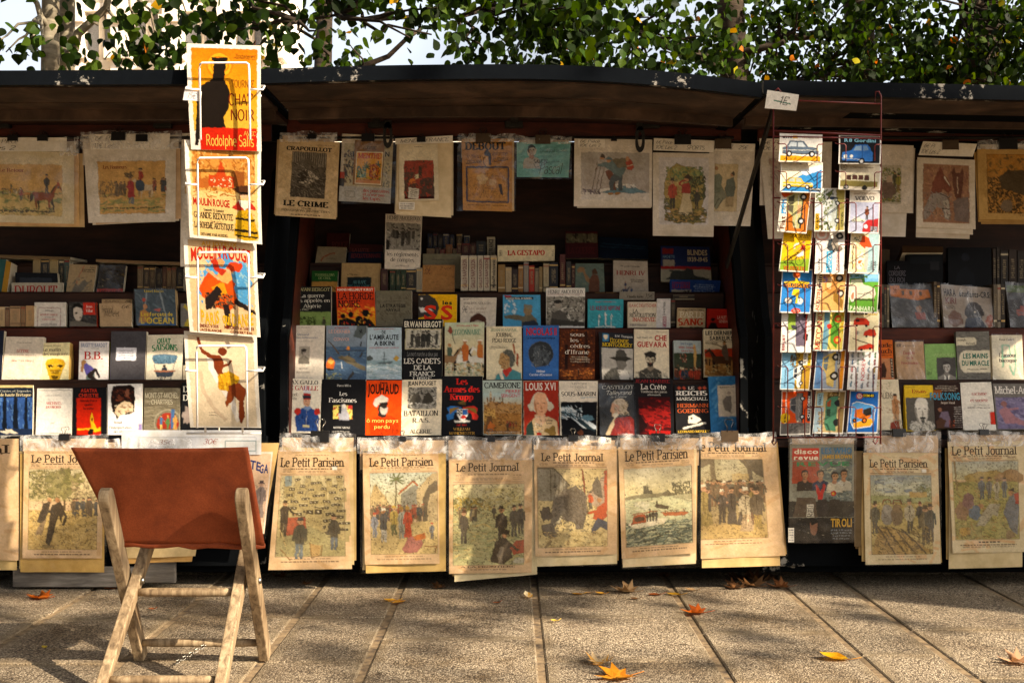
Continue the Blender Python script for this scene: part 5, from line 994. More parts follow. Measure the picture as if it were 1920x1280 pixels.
    # the music magazine
    bundle('magazine', 'magazine', None, 'colour pop music magazine with four young men on its cover, hung between the newspapers', (1481, 833, 1601, 832, 1601, 1016, 1479, 1017), Y, [('R', 0, 0, 100, 100, '8a8878'), ('R', 4, 4, 46, 16, 'c8341c'), ('T', 'disco', 6, 45, 5, 9.5, 'f0e4cc', 'B'), ('T', 'revue', 6, 45, 11, 15.5, 'f0e4cc', 'B'), ('R', 48, 3, 97, 60, '6c7470'), ('S', 48, 16, 97, 60, 120, '8c9488 4c544c a8a890', 8, 0, 2), ('T', 'LES WHO', 49, 97, 4, 9.5, '2c6a94', 'B'), ('T', 'JAMES BROWN', 50, 97, 11, 14.5, 'c89c1c', 'B'), ('R', 4, 17, 46, 40, 'a8482c'), ('T', 'REVUE', 10, 94, 18, 22, '3c8a58', 'B'), ('R', 0, 58, 100, 74, '3a342c'), ('U', 24, 31, 5, 'b08058', '3a281a', '3c3028'), ('U', 48, 31, 5, 'b48860', '2a1e14', '2c2e48'), ('P', [42, 40, 48, 48, 54, 40, 56, 42, 50, 58, 45, 58, 40, 42], 'b82c24'), ('U', 70, 33, 5, 'b48860', '241a12', 'd0c4ac'), ('C', 68, 50, 4, 'b83020'), ('C', 68, 50, 2, 'd8a028'), ('U', 84, 31, 5, 'b08058', '2a2018', 'b4ac98'), ('P', [6, 74, 12, 54, 40, 54, 44, 74], '5c4c3c'), ('P', [46, 74, 44, 56, 58, 56, 60, 74], '342c28'), ('P', [62, 74, 62, 56, 78, 56, 78, 74], '3c342c'), ('R', 27, 61, 38, 74, 'd8d0bc'), ('N', 28, 62, 37, 73.5, 6, '3c342c'), ('R', 0, 74.5, 100, 100, '241e1a'), ('E', 38, 83, 6, 9, '8a6048'), ('P', [32, 74, 46, 75, 44, 80, 34, 82], '140f0c'), ('T', 'TIROLI', 64, 97, 76, 84, 'c89c34', 'B'), ('N', 64, 86, 96, 97, 4, '6a7078'), ('S', 0, 0, 100, 100, 160, '6c6a5c a8a08c 4c443c', 3, 30, .6)], '8a8878', [((1600, 845, 1618, 845, 1614, 1024, 1602, 1024), '6c5a40')], (1478, 820, 1606, 820, 1604, 1018, 1478, 1018), (1480, 812, 1606, 832), [((1478, 989, 1489, 1016), [('N', 15, 8, 85, 92, 5, '8a8a90')])], 1.0, .002)
    # sheaf behind the chair
    bundle('sheaf_of_prints', 'prints', None, 'sheaf of large old prints in plastic hanging behind the chair, a pink advert on top', (410, 846, 512, 846, 496, 1000, 400, 1004), Y - .012, [('R', 0, 0, 100, 100, 'e8c4a4'), ('O', 2, 2, 98, 98, 2, 'f0e6d8'), ('T', 'PETITE', 26, 80, 14, 24, '2c3c78', 'B', -4.0), ('T', 'GA', 78, 95, 16, 26, '2c3c78', 'B'), ('S', 56, 38, 96, 88, 160, 'b09888 8c7468 c8a890 6c5c58', 4, 70, 1), ('F', 84, 80, 44, '8c7c78', '9c8a80', '54484c', 'c8a088', 0, True)], 'e8c4a4', [((390, 830, 524, 830, 490, 1012, 380, 1012), 'd8b478'), ((225, 830, 400, 830, 366, 1042, 236, 1046), 'd8bc88'), ((232, 836, 396, 836, 360, 1052, 240, 1056), 'c89c5c')], (392, 826, 526, 826, 500, 1010, 396, 1012), (196, 822, 360, 862), [((228, 806, 490, 852), [('R', 0, 0, 100, 100, 'd8dade'), ('O', 12, 30, 96, 100, .6, 'b8bcc4'), ('T', '30€', 58, 68, 36, 56, 'a04838', 'H'), ('T', '35€', 26, 36, 40, 58, '8a5c54', 'H'), ('N', 16, 62, 40, 84, 3, '9ca0a8', 3), ('O', 74, 44, 96, 84, .8, '94a4a8')])], .8, .005)
newspapers()

def prints():
    Y = .12; PG = 'prints and old magazines clipped under the lids'; AP = 'art_print'; W_ = 'd9d0c2'; T_ = 'd9c9a4'
    hand = lambda a, b_: [('T', a, 6, 40, 12, 42, '2a2826', 'H'), ('T', b_, 4, 36, 58, 88, '2a2826', 'H')]
    bundle(AP, 'print', PG, 'hunting print of a rider on a chestnut horse, on cream paper at the far left', (-28, 283, 139, 285, 139, 420, -28, 416), Y, [('R', 8, 18, 86, 89, 'cfa560'), ('R', 8, 60, 86, 89, 'cbb070'), ('S', 8, 55, 86, 72, 120, '8c9658 a8a468 748450 c0a868', 8, 0, 1.4, 12), ('T', 'Le Retour', 16, 44, 24, 29, '8a3c28', 'D'), ('H', 66, 80, 34, '8a4020'), ('F', 69, 58, 26, '2c3444', '2c3444', '20222a'), ('F', 82, 52, 12, 'a83424', '555', '222'), ('H', 46, 66, 14, 'b87c3c', -1), ('F', 40, 68, 17, 'a03828', '3c3a38', '2a2a2c'), ('R', 26, 52, 34, 58, 'b08430'), ('S', 8, 52, 40, 60, 60, 'c8bca0 8a7c68 5c5448', 3, 80, 1), ('F', 29, 53, 8, '5a5644'), ('S', 10, 78, 76, 88, 70, '748450 8c8c58 5c5a3c', 4, 10, 1), ('N', 16, 82, 78, 84.5, 1, '3c3428', 1.6)], T_, [((-20, 288, 148, 288, 149, 424, -18, 420), 'd9b078'), ((-10, 288, 156, 288, 159, 426, -8, 424), 'c8a878')], (-30, 262, 150, 264, 144, 424, -28, 420), (112, 258, 148, 292), [((-28, 258, 125, 284), hand('6€ Pièce', 'Les 2')), ], .85)
    bundle(AP, 'print', PG, 'hunting print of a man in a long red coat before riders, on white paper', (157, 278, 330, 277, 329, 416, 166, 418), Y, [('R', 14, 18, 88, 88, 'cfa25c'), ('S', 14, 62, 88, 86, 160, 'a8a058 c8a868 8c9058 d0ac70', 9, -6, 1.4, 12), ('T', 'Les Honneurs', 20, 46, 23, 28, '7a3428', 'D'), ('S', 14, 44, 34, 66, 90, '8a7450 a08458 6c5c44', 4, 80, .8), ('crowd', 32, 62, 46, 64, 6, 18, '8a7454 6c5c48', '5c5040'), ('H', 66, 66, 24, 'cbb89a', -1, '8a7c68'), ('F', 61, 52, 24, 'a82c20', '2c4a64', '222'), ('E', 60, 50, 5, 8, '24405c'), ('crowd', 74, 56, 88, 60, 6, 18, '8a4430 4c3c34 2c3440', '3a2c22'), ('F', 50, 76, 38, 'a02430', '6a7078', '5c4c44', 'b8865c', -1.5), ('P', [46, 66, 54, 66, 53.5, 50, 46.5, 50], 'a02430'), ('S', 42, 32, 54, 40, 24, '5c4c34 3c3424', 4, 30, .8), ('N', 18, 79, 86, 82, 1, '3c3024', 1.6)], W_, [((172, 280, 338, 278, 340, 410, 180, 421), 'cfae88'), ((170, 282, 334, 280, 336, 414, 174, 422), 'e0d4c0')], None, (150, 246, 340, 280), [((167, 252, 319, 250, 317, 281, 170, 281), hand('6€ Pièce', '11€ Les 2'))], .85)
    bundle(AP, 'print', PG, 'white mounted print mostly hidden behind the white poster rack', (340, 256, 410, 256, 410, 500, 338, 500), Y + .02, [('R', 12, 14, 90, 44, 'cfa868')], W_, (), None, None, [((341, 250, 380, 275), [('T', '6€', 10, 60, 12, 60, '2a2826', 'H')])])
    bundle('magazine', 'magazine', PG, 'old black-lettered magazine with a dark photograph of a rumpled bed', (524, 261, 637, 267, 630, 411, 516, 404), Y, [('S', 0, 0, 100, 100, 80, 'c8ae84 bfa478 d2b88e', 22, 30, 5, 60), ('T', 'CRAPOUILLOT', 13, 88, 8.5, 13.5, '221c18', 'W'), ('N', 10, 4, 34, 5, 1, '8a745a', .8), ('N', 62, 5, 92, 6, 1, '8a745a', .8), ('R', 23, 15, 79, 74, '4a443c')] + [('R', 24 + k * 3.5, 15, 25.6 + k * 3.5, 34, '8a8272') for k in range(16)] + [('P', [23, 30, 40, 26, 50, 22, 60, 30, 74, 38, 70, 50, 55, 58, 23, 60], '5a544a'), ('P', [44, 36, 56, 40, 68, 48, 66, 56, 50, 54, 40, 46], 'b4aa98'), ('P', [30, 48, 44, 38, 52, 46, 44, 54, 34, 56], '262220'), ('P', [34, 54, 50, 52, 60, 56, 48, 60], 'c4baa6'), ('P', [23, 60, 50, 58, 79, 44, 79, 74, 23, 74], '38342e'), ('S', 23, 30, 79, 74, 260, '3c3832 6a645a 2a2724 8c8474', 8, 30, 1), ('T', 'LE CRIME', 13, 87, 79, 86, '1e1a16', 'W'), ('N', 42, 87.5, 58, 89, 1, '3c3024', 1), ('T', 'PERVERSIONS INSTINCTIVES', 10, 90, 90.5, 93, '2a221c', 'L'), ('N', 26, 95.5, 74, 97, 1, '5a4836', 1)], 'cdb288', [((520, 262, 634, 268, 632, 408, 514, 402), 'b89c74')], None, (525, 247, 632, 266), (), 1.0)
    bundle('magazine', 'magazine', PG, 'stacked old adverts topped by a red-lettered mint liqueur card with palms', (642, 251, 738, 255, 732, 382, 635, 377), Y + .012, [('R', 0, 0, 100, 14, 'ddd0bc'), ('R', 6, 14, 100, 76, 'b4a888'), ('S', 6, 24, 30, 72, 90, '3c4454 8a6a54 5c4c48 2c3038', 6, 80, 2.4), ('S', 74, 40, 96, 76, 90, '8a8a80 5c5c58 b0a890', 5, 80, 1.4), ('P', [0, 56, 9, 56, 9, 66, 0, 66], 'b03c28'), ('R', 0, 66, 9, 78, '2c2c30'), ('R', 0, 77, 100, 100, 'a8a49c'), ('T', 'N', 26, 34, 20, 27, '2a2828', 'B'), ('T', 'N', 85, 94, 24, 31, '2a2828', 'B'), ('T', 'des poussières', 46, 97, 80, 84.5, 'b0402c', 'L'), ('T', "et n'use pas", 46, 88, 86, 90, 'b0402c', 'L'), ('T', 'les tapis.', 46, 82, 91.5, 96, 'b0402c', 'L'), ('O', 12, 84, 30, 92, 1, '8c8880')], 'c8bca8', (), (640, 250, 742, 382), None, [((666, 263, 722, 264, 716, 349, 661, 346), [('R', 0, 0, 100, 100, '8a6844'), ('T', 'cognac', 28, 72, 10, 20, '1c1814', 'H'), ('R', 8, 26, 96, 97, 'ece2c4'), ('R', 10, 28, 94, 95, 'd89a24'), ('T', 'MENTHE', 14, 90, 28.5, 40, 'c02c1c', 'L'), ('R', 10, 86, 94, 95, 'c88a5c'), ('S', 10, 74, 94, 88, 80, '4c6a34 7c8a3c 3c5430 a89c44', 8, 10, 2.4), ('S', 12, 58, 44, 84, 90, '2c5c4c 5c8a78 a8b48c 3c4c34', 10, 60, 3), ('S', 54, 52, 88, 86, 110, '8a3424 b05030 5c2c24 c07048', 8, 60, 3)] + [('L', [44, 60, 44 + dx, 60 + dy], 4, '2c4a24') for dx, dy in ((-10, -4), (-8, -10), (0, -12), (9, -9), (12, -3), (12, 4), (-12, 2))] + [('L', [82, 54, 82 + dx, 54 + dy], 4, '2c4a24') for dx, dy in ((-8, -3), (0, -8), (9, -2), (8, 5))])], 1.0)
    bundle(AP, 'print', PG, 'white card with a dark red abstract picture of blocks', (748, 271, 820, 270, 823, 376, 749, 377), Y, [('N', 40, 4, 62, 6, 1, '6a5c50', 1), ('R', 13, 29, 88, 96, '8a1e12'), ('R', 50, 29, 88, 60, '9c2414'), ('P', [13, 50, 40, 48, 44, 96, 13, 96], '3c1612'), ('P', [52, 62, 88, 56, 88, 96, 52, 96], '3a1a1e'), ('R', 50, 38, 58, 60, '1c1412'), ('P', [24, 62, 40, 58, 42, 68, 26, 72], 'c86a18'), ('P', [38, 54, 50, 52, 50, 60, 39, 62], 'cfc49a'), ('S', 13, 29, 88, 96, 120, '8a2014 6a1812 a02a18 2c1412', 10, 80, 3, 40), ('P', [24, 76, 50, 78, 48, 96, 22, 94], 'd8d2c4'), ('N', 27, 79, 46, 93, 4, '4a443c', 1.2)], 'dccfb2', [((746, 268, 848, 264, 846, 408, 742, 402), 'ddcaa6'), ((744, 268, 850, 266, 850, 404, 740, 400), 'cdbc9c')], None, None, [((741, 260, 849, 254, 849, 268, 741, 271), [('T', 'MENDES FRANCE', 8, 92, 22, 75, '2a2622', 'H')]), ((748, 379, 778, 379, 777, 394, 748, 393), [('N', 8, 15, 92, 90, 3, '6a645a', 10)])], 1.0)
    bundle('magazine', 'magazine', PG, 'orange-brown old magazine with a blue-outlined face and drawing', (866, 261, 960, 260, 960, 397, 868, 394), Y, [('S', 0, 0, 100, 100, 60, 'b88444 b07c3c c08c4c', 20, 20, 5), ('T', 'DEBOUT', 7, 88, 5, 15, '1e1c1c', 'W'), ('T', 'le mieux', 8, 38, 20, 27, '2c2c34', 'H'), ('T', 'informé', 8, 38, 28, 34, '2c2c34', 'H'), ('T', 'informe', 60, 90, 17, 23, '2c2c34', 'H'), ('T', 'le mieux', 60, 92, 24, 30, '2c2c34', 'H'), ('L', [8, 35, 38, 32], 1, '2c2c34'), ('L', [60, 32, 92, 29], 1, '2c2c34'), ('E', 48, 28, 7, 9, 'c8985a'), ('P', [44, 20, 50, 14, 57, 20, 58, 36, 54, 36, 52, 24, 44, 23], '2c3a58'), ('L', [43, 26, 43, 34, 46, 37, 46, 40], 1.2, '2a2a34'), ('L', [52, 26, 54, 26], 1, '222'), ('L', [44, 26, 46, 26], 1, '222'), ('O', 9, 39, 92, 87, 3, '2c3450'), ('O', 12, 41, 89, 85, 1, '8a6a3c'), ('S', 14, 48, 86, 82, 140, '7a5c34 5c4830 8c6c40', 5, 60, .6, 70), ('B', 40, 56, 10, 7, 'c8a468'), ('P', [72, 62, 78, 62, 82, 78, 76, 76], '2a2c38'), ('B', 60, 60, 8, 5, 'c09a60'), ('N', 10, 91, 90, 92.5, 1, '4a3820', .8)], 'b98646', [((872, 262, 964, 261, 964, 396, 872, 393), 'c8a878')], (858, 252, 968, 254, 966, 396, 856, 396), (860, 252, 968, 266), (), 1.0)
    bundle(AP, 'advert', PG, 'pale turquoise old soap advert with a baby photograph', (969, 267, 1070, 266, 1066, 333, 969, 332), Y, [('S', 0, 0, 100, 100, 40, '6ca8a8 74b0ae 68a2a4', 30, -50, 5), ('C', 28, 26, 9, 'c8c4b8'), ('U', 28, 24, 6.5, 'b8aca0', '2c2624', 'b0a8a0'), ('T', 'Special pour les bébés', 42, 95, 18, 29, '24504c', 'H'), ('T', 'SAVON', 32, 58, 50, 60, '1c2826', 'L'), ('T', 'Pascal', 42, 86, 60, 90, '20302e', 'H'), ('L', [32, 62, 36, 72, 50, 64, 60, 58, 80, 54], .8, '20302e'), ('O', 1, 3, 98, 96, .6, '8cc4c0')], '6eaaaa', (), (966, 256, 1072, 336), (968, 256, 1072, 270), (), 1.1)
    bundle(AP, 'print', PG, 'white-bordered print of two climbers with skis on a grey mountain slope', (1077, 260, 1223, 262, 1222, 388, 1076, 387), Y, [('G', 9, 20, 96, 80, 'a8a39c', 'b4aca8'), ('P', [9, 80, 40, 72, 60, 66, 76, 68, 96, 80], 'dcd8d2'), ('P', [34, 79, 56, 70, 70, 67, 94, 79], '5c8496'), ('S', 50, 66, 80, 72, 40, 'e0dcd6 d0d0d0', 6, 15, 1.5), ('R', 9, 79, 96, 90, 'd6d0ca'), ('S', 10, 74, 34, 82, 30, '6c5c74 8a7c8c 4c4454', 6, 30, .8), ('L', [30, 34, 23, 76], .7, '6a4a38'), ('L', [34, 38, 28, 78], .7, '6a4a38'), ('L', [40, 36, 32, 78], .7, '6a4a38'), ('P', [40, 48, 48, 44, 52, 58, 54, 74, 48, 76, 45, 60], '6a3826'), ('P', [46, 74, 44, 62, 52, 50, 62, 52, 62, 76, 57, 76, 57, 60, 52, 64, 50, 76], '44525c'), ('P', [30, 38, 46, 32, 60, 34, 66, 44, 60, 56, 50, 50, 42, 42, 30, 40], '5c7478'), ('P', [48, 30, 66, 28, 68, 42, 56, 42], '6c6450'), ('P', [66, 34, 72, 28, 76, 38, 74, 46, 68, 44], 'a83a24'), ('L', [67, 40, 75, 37], 1.2, 'e8dcc0'), ('C', 36, 27, 3, 'c08a60'), ('P', [33, 26, 35, 22, 39, 24, 40, 28], '3c2c28'), ('C', 44, 31, 3.2, 'b8845c'), ('P', [40, 30, 44, 26, 49, 29, 48, 32], '54727c'), ('C', 68, 29, 2.6, 'c08a60'), ('E', 47, 80, 4, 2, 'a8743c'), ('E', 56, 80, 4, 2, 'a8743c')], W_, [((1082, 262, 1222, 264, 1221, 390, 1082, 390), 'cfc6b8')], None, None, [((1084, 261, 1134, 277), [('T', '6€ Pièce', 6, 80, 8, 42, '2a2826', 'H'), ('T', '10€ Les 2', 4, 84, 54, 90, '2a2826', 'H')])], .9)
    bundle(AP, 'print', PG, 'white print with an oval country scene of golfers in red jackets', (1224, 286, 1340, 288, 1338, 433, 1224, 432), Y, [('R', 10, 6, 90, 92, 'cfcbcb'), ('B', 52, 52, 33, 38, '9c8a48', .12), ('S', 22, 18, 82, 40, 200, '6c8450 8c9858 58744c a8a468', 6, 40, 2, 60), ('S', 55, 30, 86, 64, 130, '3c4a2c 54603a 2c3824', 6, 50, 2.4, 50), ('S', 20, 36, 56, 60, 120, 'b89c5c c8ac6c a88a50', 8, 20, 2), ('S', 18, 58, 34, 72, 50, '4c5030 6a6a3c', 6, 30, 2), ('S', 20, 70, 88, 90, 200, '6c6c34 8c7c40 4c5030 a8844c b09050', 9, 8, 2), ('F', 32, 72, 38, 'a83a24', '2c2824', '3c342c'), ('P', [42, 78, 50, 50, 60, 50, 66, 78, 54, 80], 'ccbc98'), ('P', [46, 52, 48, 40, 58, 38, 62, 44, 60, 52], '9c2a20'), ('L', [48, 42, 42, 40, 46, 36, 54, 36], 3, '9c2a20'), ('C', 55, 34, 3.6, 'b8845c'), ('P', [50, 32, 56, 27, 64, 32, 62, 34], '3a2c24'), ('L', [58, 34, 70, 40], 1, '3c2c20'), ('F', 72, 72, 26, '34342c', '2c2a26', 'b0a078'), ('S', 22, 76, 80, 88, 60, '3c4428 2c3420', 7, 10, 1.2)], 'd6cdbf', [((1224, 290, 1340, 290, 1338, 444, 1224, 442), 'd2c8ba'), ((1222, 288, 1336, 290, 1334, 438, 1226, 438), 'c4b8a8')], None, None, [((1226, 259, 1340, 264, 1338, 286, 1225, 282), [('T', '6€ Pièce', 4, 30, 16, 44, '2a2826', 'H'), ('T', '10€ Les 2', 3, 38, 56, 86, '2a2826', 'H'), ('T', 'SPORTS', 54, 84, 50, 82, '2a2826', 'H')])], .9)
    bundle(AP, 'print', PG, 'cream caricature of men in grey-green suits, half behind the golf print', (1330, 270, 1416, 272, 1407, 424, 1330, 423), Y + .014, [('R', 10, 24, 64, 82, 'c8b48c'), ('P', [10, 72, 14, 54, 24, 46, 36, 58, 40, 64, 30, 70, 16, 80], '7c806c'), ('P', [10, 38, 22, 36, 30, 40, 26, 58, 12, 60], '6c7460'), ('C', 16, 30, 4, 'a8784c'), ('P', [36, 56, 40, 44, 56, 40, 60, 52, 56, 66, 42, 66], '5c665c'), ('C', 52, 37, 4.4, 'b08058'), ('P', [49, 36, 54, 32, 58, 36, 57, 39], '3c342c'), ('R', 38, 64, 56, 76, 'a08c68'), ('L', [10, 78, 24, 66], 1.2, '2c2824'), ('L', [20, 78, 32, 66], 1.2, '2c2824')], W_, (), None, None, [((1338, 268, 1416, 270, 1414, 284, 1338, 283), [('T', 'SCHMITZ', 8, 46, 22, 78, '2a2826', 'H'), ('T', '25€', 60, 82, 26, 76, '2a2826', 'H')])], .9)
    bundle(AP, 'print', PG, 'pale prints hanging directly behind the red postcard rack', (1424, 270, 1560, 266, 1556, 445, 1440, 448), Y + .01, [('R', 12, 16, 60, 80, 'b0a498'), ('S', 12, 16, 60, 80, 120, '9c8c84 c0a898 8a7c78 a88c7c', 8, 50, 2)], 'cfc6b8', [((1426, 262, 1446, 262, 1446, 385, 1424, 385), 'd2c8ba')], None, None, [((1424, 260, 1462, 285), [('T', '6€ P', 8, 90, 16, 44, '2a2826', 'H'), ('T', '10€ L', 4, 86, 56, 86, '2a2826', 'H')])], .8)
    bundle(AP, 'print', PG, 'white print of a woman in a green garden, just right of the red postcard rack', (1630, 270, 1713, 273, 1711, 399, 1630, 399), Y, [('R', 20, 30, 72, 86, 'b8b09c'), ('S', 20, 34, 72, 84, 260, '5c7438 788c44 405828 98983c a08c3c', 6, 60, 2, 50), ('B', 44, 66, 16, 14, '6a5448'), ('B', 46, 50, 7, 6, 'b8a088'), ('F', 58, 62, 22, '3c3c24', '4c4428', '2a2218'), ('F', 66, 68, 26, '8a8420', '7c5c20', None), ('S', 24, 78, 68, 84, 40, 'b09830 5c6a30', 6, 0, 1.5)], 'd4cabc', [((1630, 290, 1705, 290, 1698, 444, 1630, 443), 'd0c8bc'), ((1630, 276, 1716, 278, 1712, 400, 1630, 400), 'bfb4a4')], None, None, (), .9)
    sheet = bundle(AP, 'print', PG, 'white print of chestnut and grey horse heads on a brown ground', (1720, 295, 1828, 300, 1829, 430, 1718, 426), Y, [('R', 11, 9, 89, 92, '94684c'), ('S', 11, 9, 89, 92, 180, '8a5c40 9c7050 a87c5c 845444', 12, 60, 3, 40), ('P', [24, 60, 26, 36, 34, 22, 40, 12, 46, 22, 56, 34, 60, 44, 54, 50, 44, 44, 40, 60], '6c2c14'), ('P', [47, 24, 56, 36, 56, 40, 46, 28], 'd0c0ac'), ('P', [60, 22, 62, 12, 66, 20, 74, 20, 78, 12, 80, 22, 78, 40, 76, 54, 70, 58, 64, 52, 62, 38], '54200f'), ('L', [70, 26, 70, 50], 1.8, 'b89c84'), ('P', [12, 72, 24, 52, 42, 48, 54, 54, 56, 68, 58, 80, 54, 88, 48, 86, 44, 72, 34, 70, 18, 88, 12, 88], '8a8078'), ('P', [44, 60, 54, 58, 58, 78, 54, 86, 49, 84], 'b0a89c'), ('P', [64, 88, 62, 60, 70, 56, 88, 54, 88, 90], '6c5c58'), ('S', 12, 48, 60, 88, 120, '6a605a a89c90 544c48 9c5c4c', 5, 60, .9), ('L', [40, 50, 56, 56], 1.4, '3c2418'), ('L', [44, 72, 57, 72], 1.4, '3c2418')], 'd2c6b4', [((1719, 300, 1824, 302, 1824, 440, 1718, 436), 'cfc4b2'), ((1718, 300, 1820, 302, 1818, 448, 1717, 445), 'c4b8a6')], None, None, [((1731, 265, 1832, 270, 1824, 294, 1722, 291), [('T', '6€ Pi', 4, 24, 16, 44, '2a2826', 'H'), ('T', '10€ Les 2', 2, 36, 56, 86, '2a2826', 'H')])], .9)
    bundle(AP, 'print', PG, 'brown-toned print of a dark workhorse and crowd at the right edge', (1832, 279, 1945, 280, 1945, 413, 1836, 411), Y, [('R', 16, 8, 100, 90, 'a87838'), ('S', 16, 8, 100, 36, 90, 'b07830 c0883c 8c6830 6c5430', 8, 50, 3, 50), ('S', 16, 38, 100, 90, 400, '3c2c1c 54402a 2a2018 6c5434 1e1812', 6, 40, 2, 60), ('P', [34, 40, 50, 30, 80, 30, 96, 20, 100, 60, 80, 66, 60, 60, 40, 56], '3c3428'), ('E', 48, 80, 10, 9, '6a5c4c'), ('N', 70, 92.5, 100, 94, 1, '3c2c1c', 1.2), ('O', 16, 8, 100, 90, .6, '5c4020')], 'b89458', [((1826, 285, 1940, 285, 1940, 416, 1834, 416), 'a8844c'), ((1830, 283, 1945, 283, 1945, 421, 1840, 420), 'a07c48')], None, (1832, 264, 1945, 280), (), .9)
prints()
# ------------------------------------------------------------ posters on the white rack
def posters():
    Y = -.6; kw = dict(name='poster', cat='poster', group='posters in the white wire rack', res=1.0, bow=.010, thick=.004, lean=.02, wave=.003)
    wob = lambda c: [('S', 5, 4, 95, 96, 40, c, 26, 30, 5)]
    card('yellow and orange poster with a black shape, topmost in the white rack', (350, 82, 489, 86, 490, 284, 358, 280), Y,
         [('G', 6, 4, 95, 50, 'd07408', 'dc9a14'), ('G', 6, 50, 95, 82, 'dca01c', 'dfb03c'), ('R', 14, 79, 94, 100, 'c8240c'), ('C', 44, 20, 18, 'd8740c'), ('C', 44, 20, 16, 'e8a01c'), ('C', 44, 20, 12, 'd8740c'), ('C', 44, 20, 10.5, 'e4a41c'),
          ('P', [36, 24, 36, 14, 52, 14, 52, 24, 50, 34, 58, 46, 56, 60, 48, 70, 50, 79, 18, 79, 10, 96, 6, 96, 10, 72, 12, 52, 18, 40, 34, 34], '1c1510'), ('R', 33, 13, 55, 16, '1c1510'), ('L', [62, 13, 94, 14], .6, '7a3c0c'), ('T', 'Prochainement', 66, 93, 9, 12.5, '5a3010', 'H'),
          ('T', 'TOURNEE', 60, 92, 34, 41, '9c5a10', 'A'), ('T', 'CHAT', 56, 90, 47, 58, '7a2c0c', 'A'), ('T', 'NOIR', 58, 92, 62, 72, '7a2c0c', 'A'), ('T', 'AVEC', 76, 93, 82, 86, 'e8b44c', 'A'), ('T', 'Rodolphe Salis', 22, 90, 86, 96, 'e8b44c', 'A')], 'f2e8d8', **kw)
    card('sepia poster of a lady in a yellow dress, second from top in the white rack', (346, 262, 489, 276, 491, 458, 356, 445), Y - .008,
         [('R', 6, 5, 95, 97, 'e0bc78'), ('G', 9, 6, 92, 50, 'b87830', 'cc9444'), ('S', 9, 8, 92, 52, 240, 'a86420 c88c3c 98581c d8a85c', 7, 70, 2, 50), ('R', 30, 34, 64, 46, 'b84014'), ('P', [40, 34, 47, 18, 54, 34], 'b84014'), ('R', 12, 38, 30, 48, 'a85c20'), ('R', 64, 28, 78, 44, '8a4c1c'), ('S', 32, 36, 62, 46, 30, 'f0dcb0 e8c890', 2, 90, 1.6), ('S', 9, 50, 92, 58, 60, 'a86824 e0b870', 8, 0, 1.4),
          ('T', 'MOULIN ROUGE', 8, 58, 59, 66, 'b01c10', 'B'), ('T', 'Samedi 23 Janvier', 22, 50, 69, 71.5, '2a2018', 'L'), ('T', 'GRANDE REDOUTE', 8, 62, 73, 79, '2a2018', 'L'), ('N', 30, 81, 46, 82, 1, '5a4028', .6), ('T', 'LA BOHEME ARTISTIQUE', 8, 62, 83, 89, '2a2018', 'L'), ('T', 'DESSINE PAR ROEDEL', 16, 54, 94, 96.5, '2a2018', 'L'),
          ('P', [68, 96, 62, 93, 66, 74, 72, 64, 84, 64, 90, 76, 96, 93, 90, 97, 76, 98], 'c89c14'), ('L', [65, 76, 91, 77], 3, '1c1812'), ('L', [63, 88, 94, 89], 3, '1c1812'), ('L', [64, 93, 94, 94], 2, '1c1812'), ('S', 66, 70, 92, 96, 40, '6c4c0c', 1.6, 0, 1), ('P', [60, 66, 70, 58, 86, 58, 94, 66, 84, 66, 70, 68], 'b42c1c'), ('P', [70, 57, 86, 57, 84, 62, 78, 68, 72, 62], 'f0e4d0'), ('C', 77, 52, 5, 'e0b088'), ('B', 75, 46, 11, 4, '4c2c18', .3), ('R', 71, 49, 84, 51, '1c1612')], 'f4ecdc', **kw)
    card('poster of a swirling dancer in orange on a blue burst, third in the white rack', (344, 442, 480, 448, 488, 632, 356, 622), Y - .004,
         [('R', 6, 4, 95, 98, 'dcb888'), ('B', 56, 46, 36, 26, '4c94c4', .3), ('S', 20, 24, 92, 70, 100, '4c94c4 74acc8 88b4c4', 7, 40, 3), ('T', 'AU JOYEUX', 24, 74, 5, 9.5, 'd89c1c', 'B'), ('T', 'MOULIN ROUGE', 9, 92, 13, 26, 'b42814', 'B', -4.0), ('B', 44, 54, 25, 17, 'c8480c', .2), ('P', [22, 62, 30, 44, 52, 40, 66, 50, 72, 66, 58, 76, 36, 72], 'c84c0c'), ('P', [36, 52, 52, 46, 58, 58, 46, 62, 38, 60], 'e08c14'), ('S', 26, 58, 68, 74, 120, '2a2018 5c4430 8a5c34 1c1612', 4, 50, 2), ('P', [26, 64, 44, 50, 50, 56, 34, 74, 26, 76], '221a18'), ('P', [50, 70, 58, 68, 60, 90, 54, 94], '221a18'), ('P', [68, 62, 94, 74, 96, 78, 66, 68], '221a18'), ('P', [44, 44, 46, 34, 60, 32, 66, 42, 58, 48], 'd89c54'), ('C', 62, 33, 6, 'd8a070'), ('B', 70, 30, 11, 5, 'c83c14', .25), ('C', 50, 26, 5.5, 'cc9058'), ('P', [36, 24, 44, 22, 48, 32, 58, 34, 52, 40, 40, 34], 'b43018'), ('L', [48, 44, 30, 34], 4, 'd8a070'),
          ('T', 'PARIS', 18, 44, 76, 88, 'd8a81c', 'B', 3.0), ('T', 'qui DANSE', 48, 92, 76, 88, 'd8a81c', 'B', 3.0), ('T', 'RENDEZ-VOUS', 12, 42, 91, 94, '7a2c18', 'B'), ('T', 'MERCREDI et SAMEDI', 50, 92, 91, 94, '7a2c18', 'B'), ('T', 'PLACE BLANCHE', 12, 46, 95.5, 98, '7a2c18', 'B'), ('T', 'CONCERT BAL', 58, 90, 95.5, 98, '7a2c18', 'B')], 'f2e8d6', **kw)
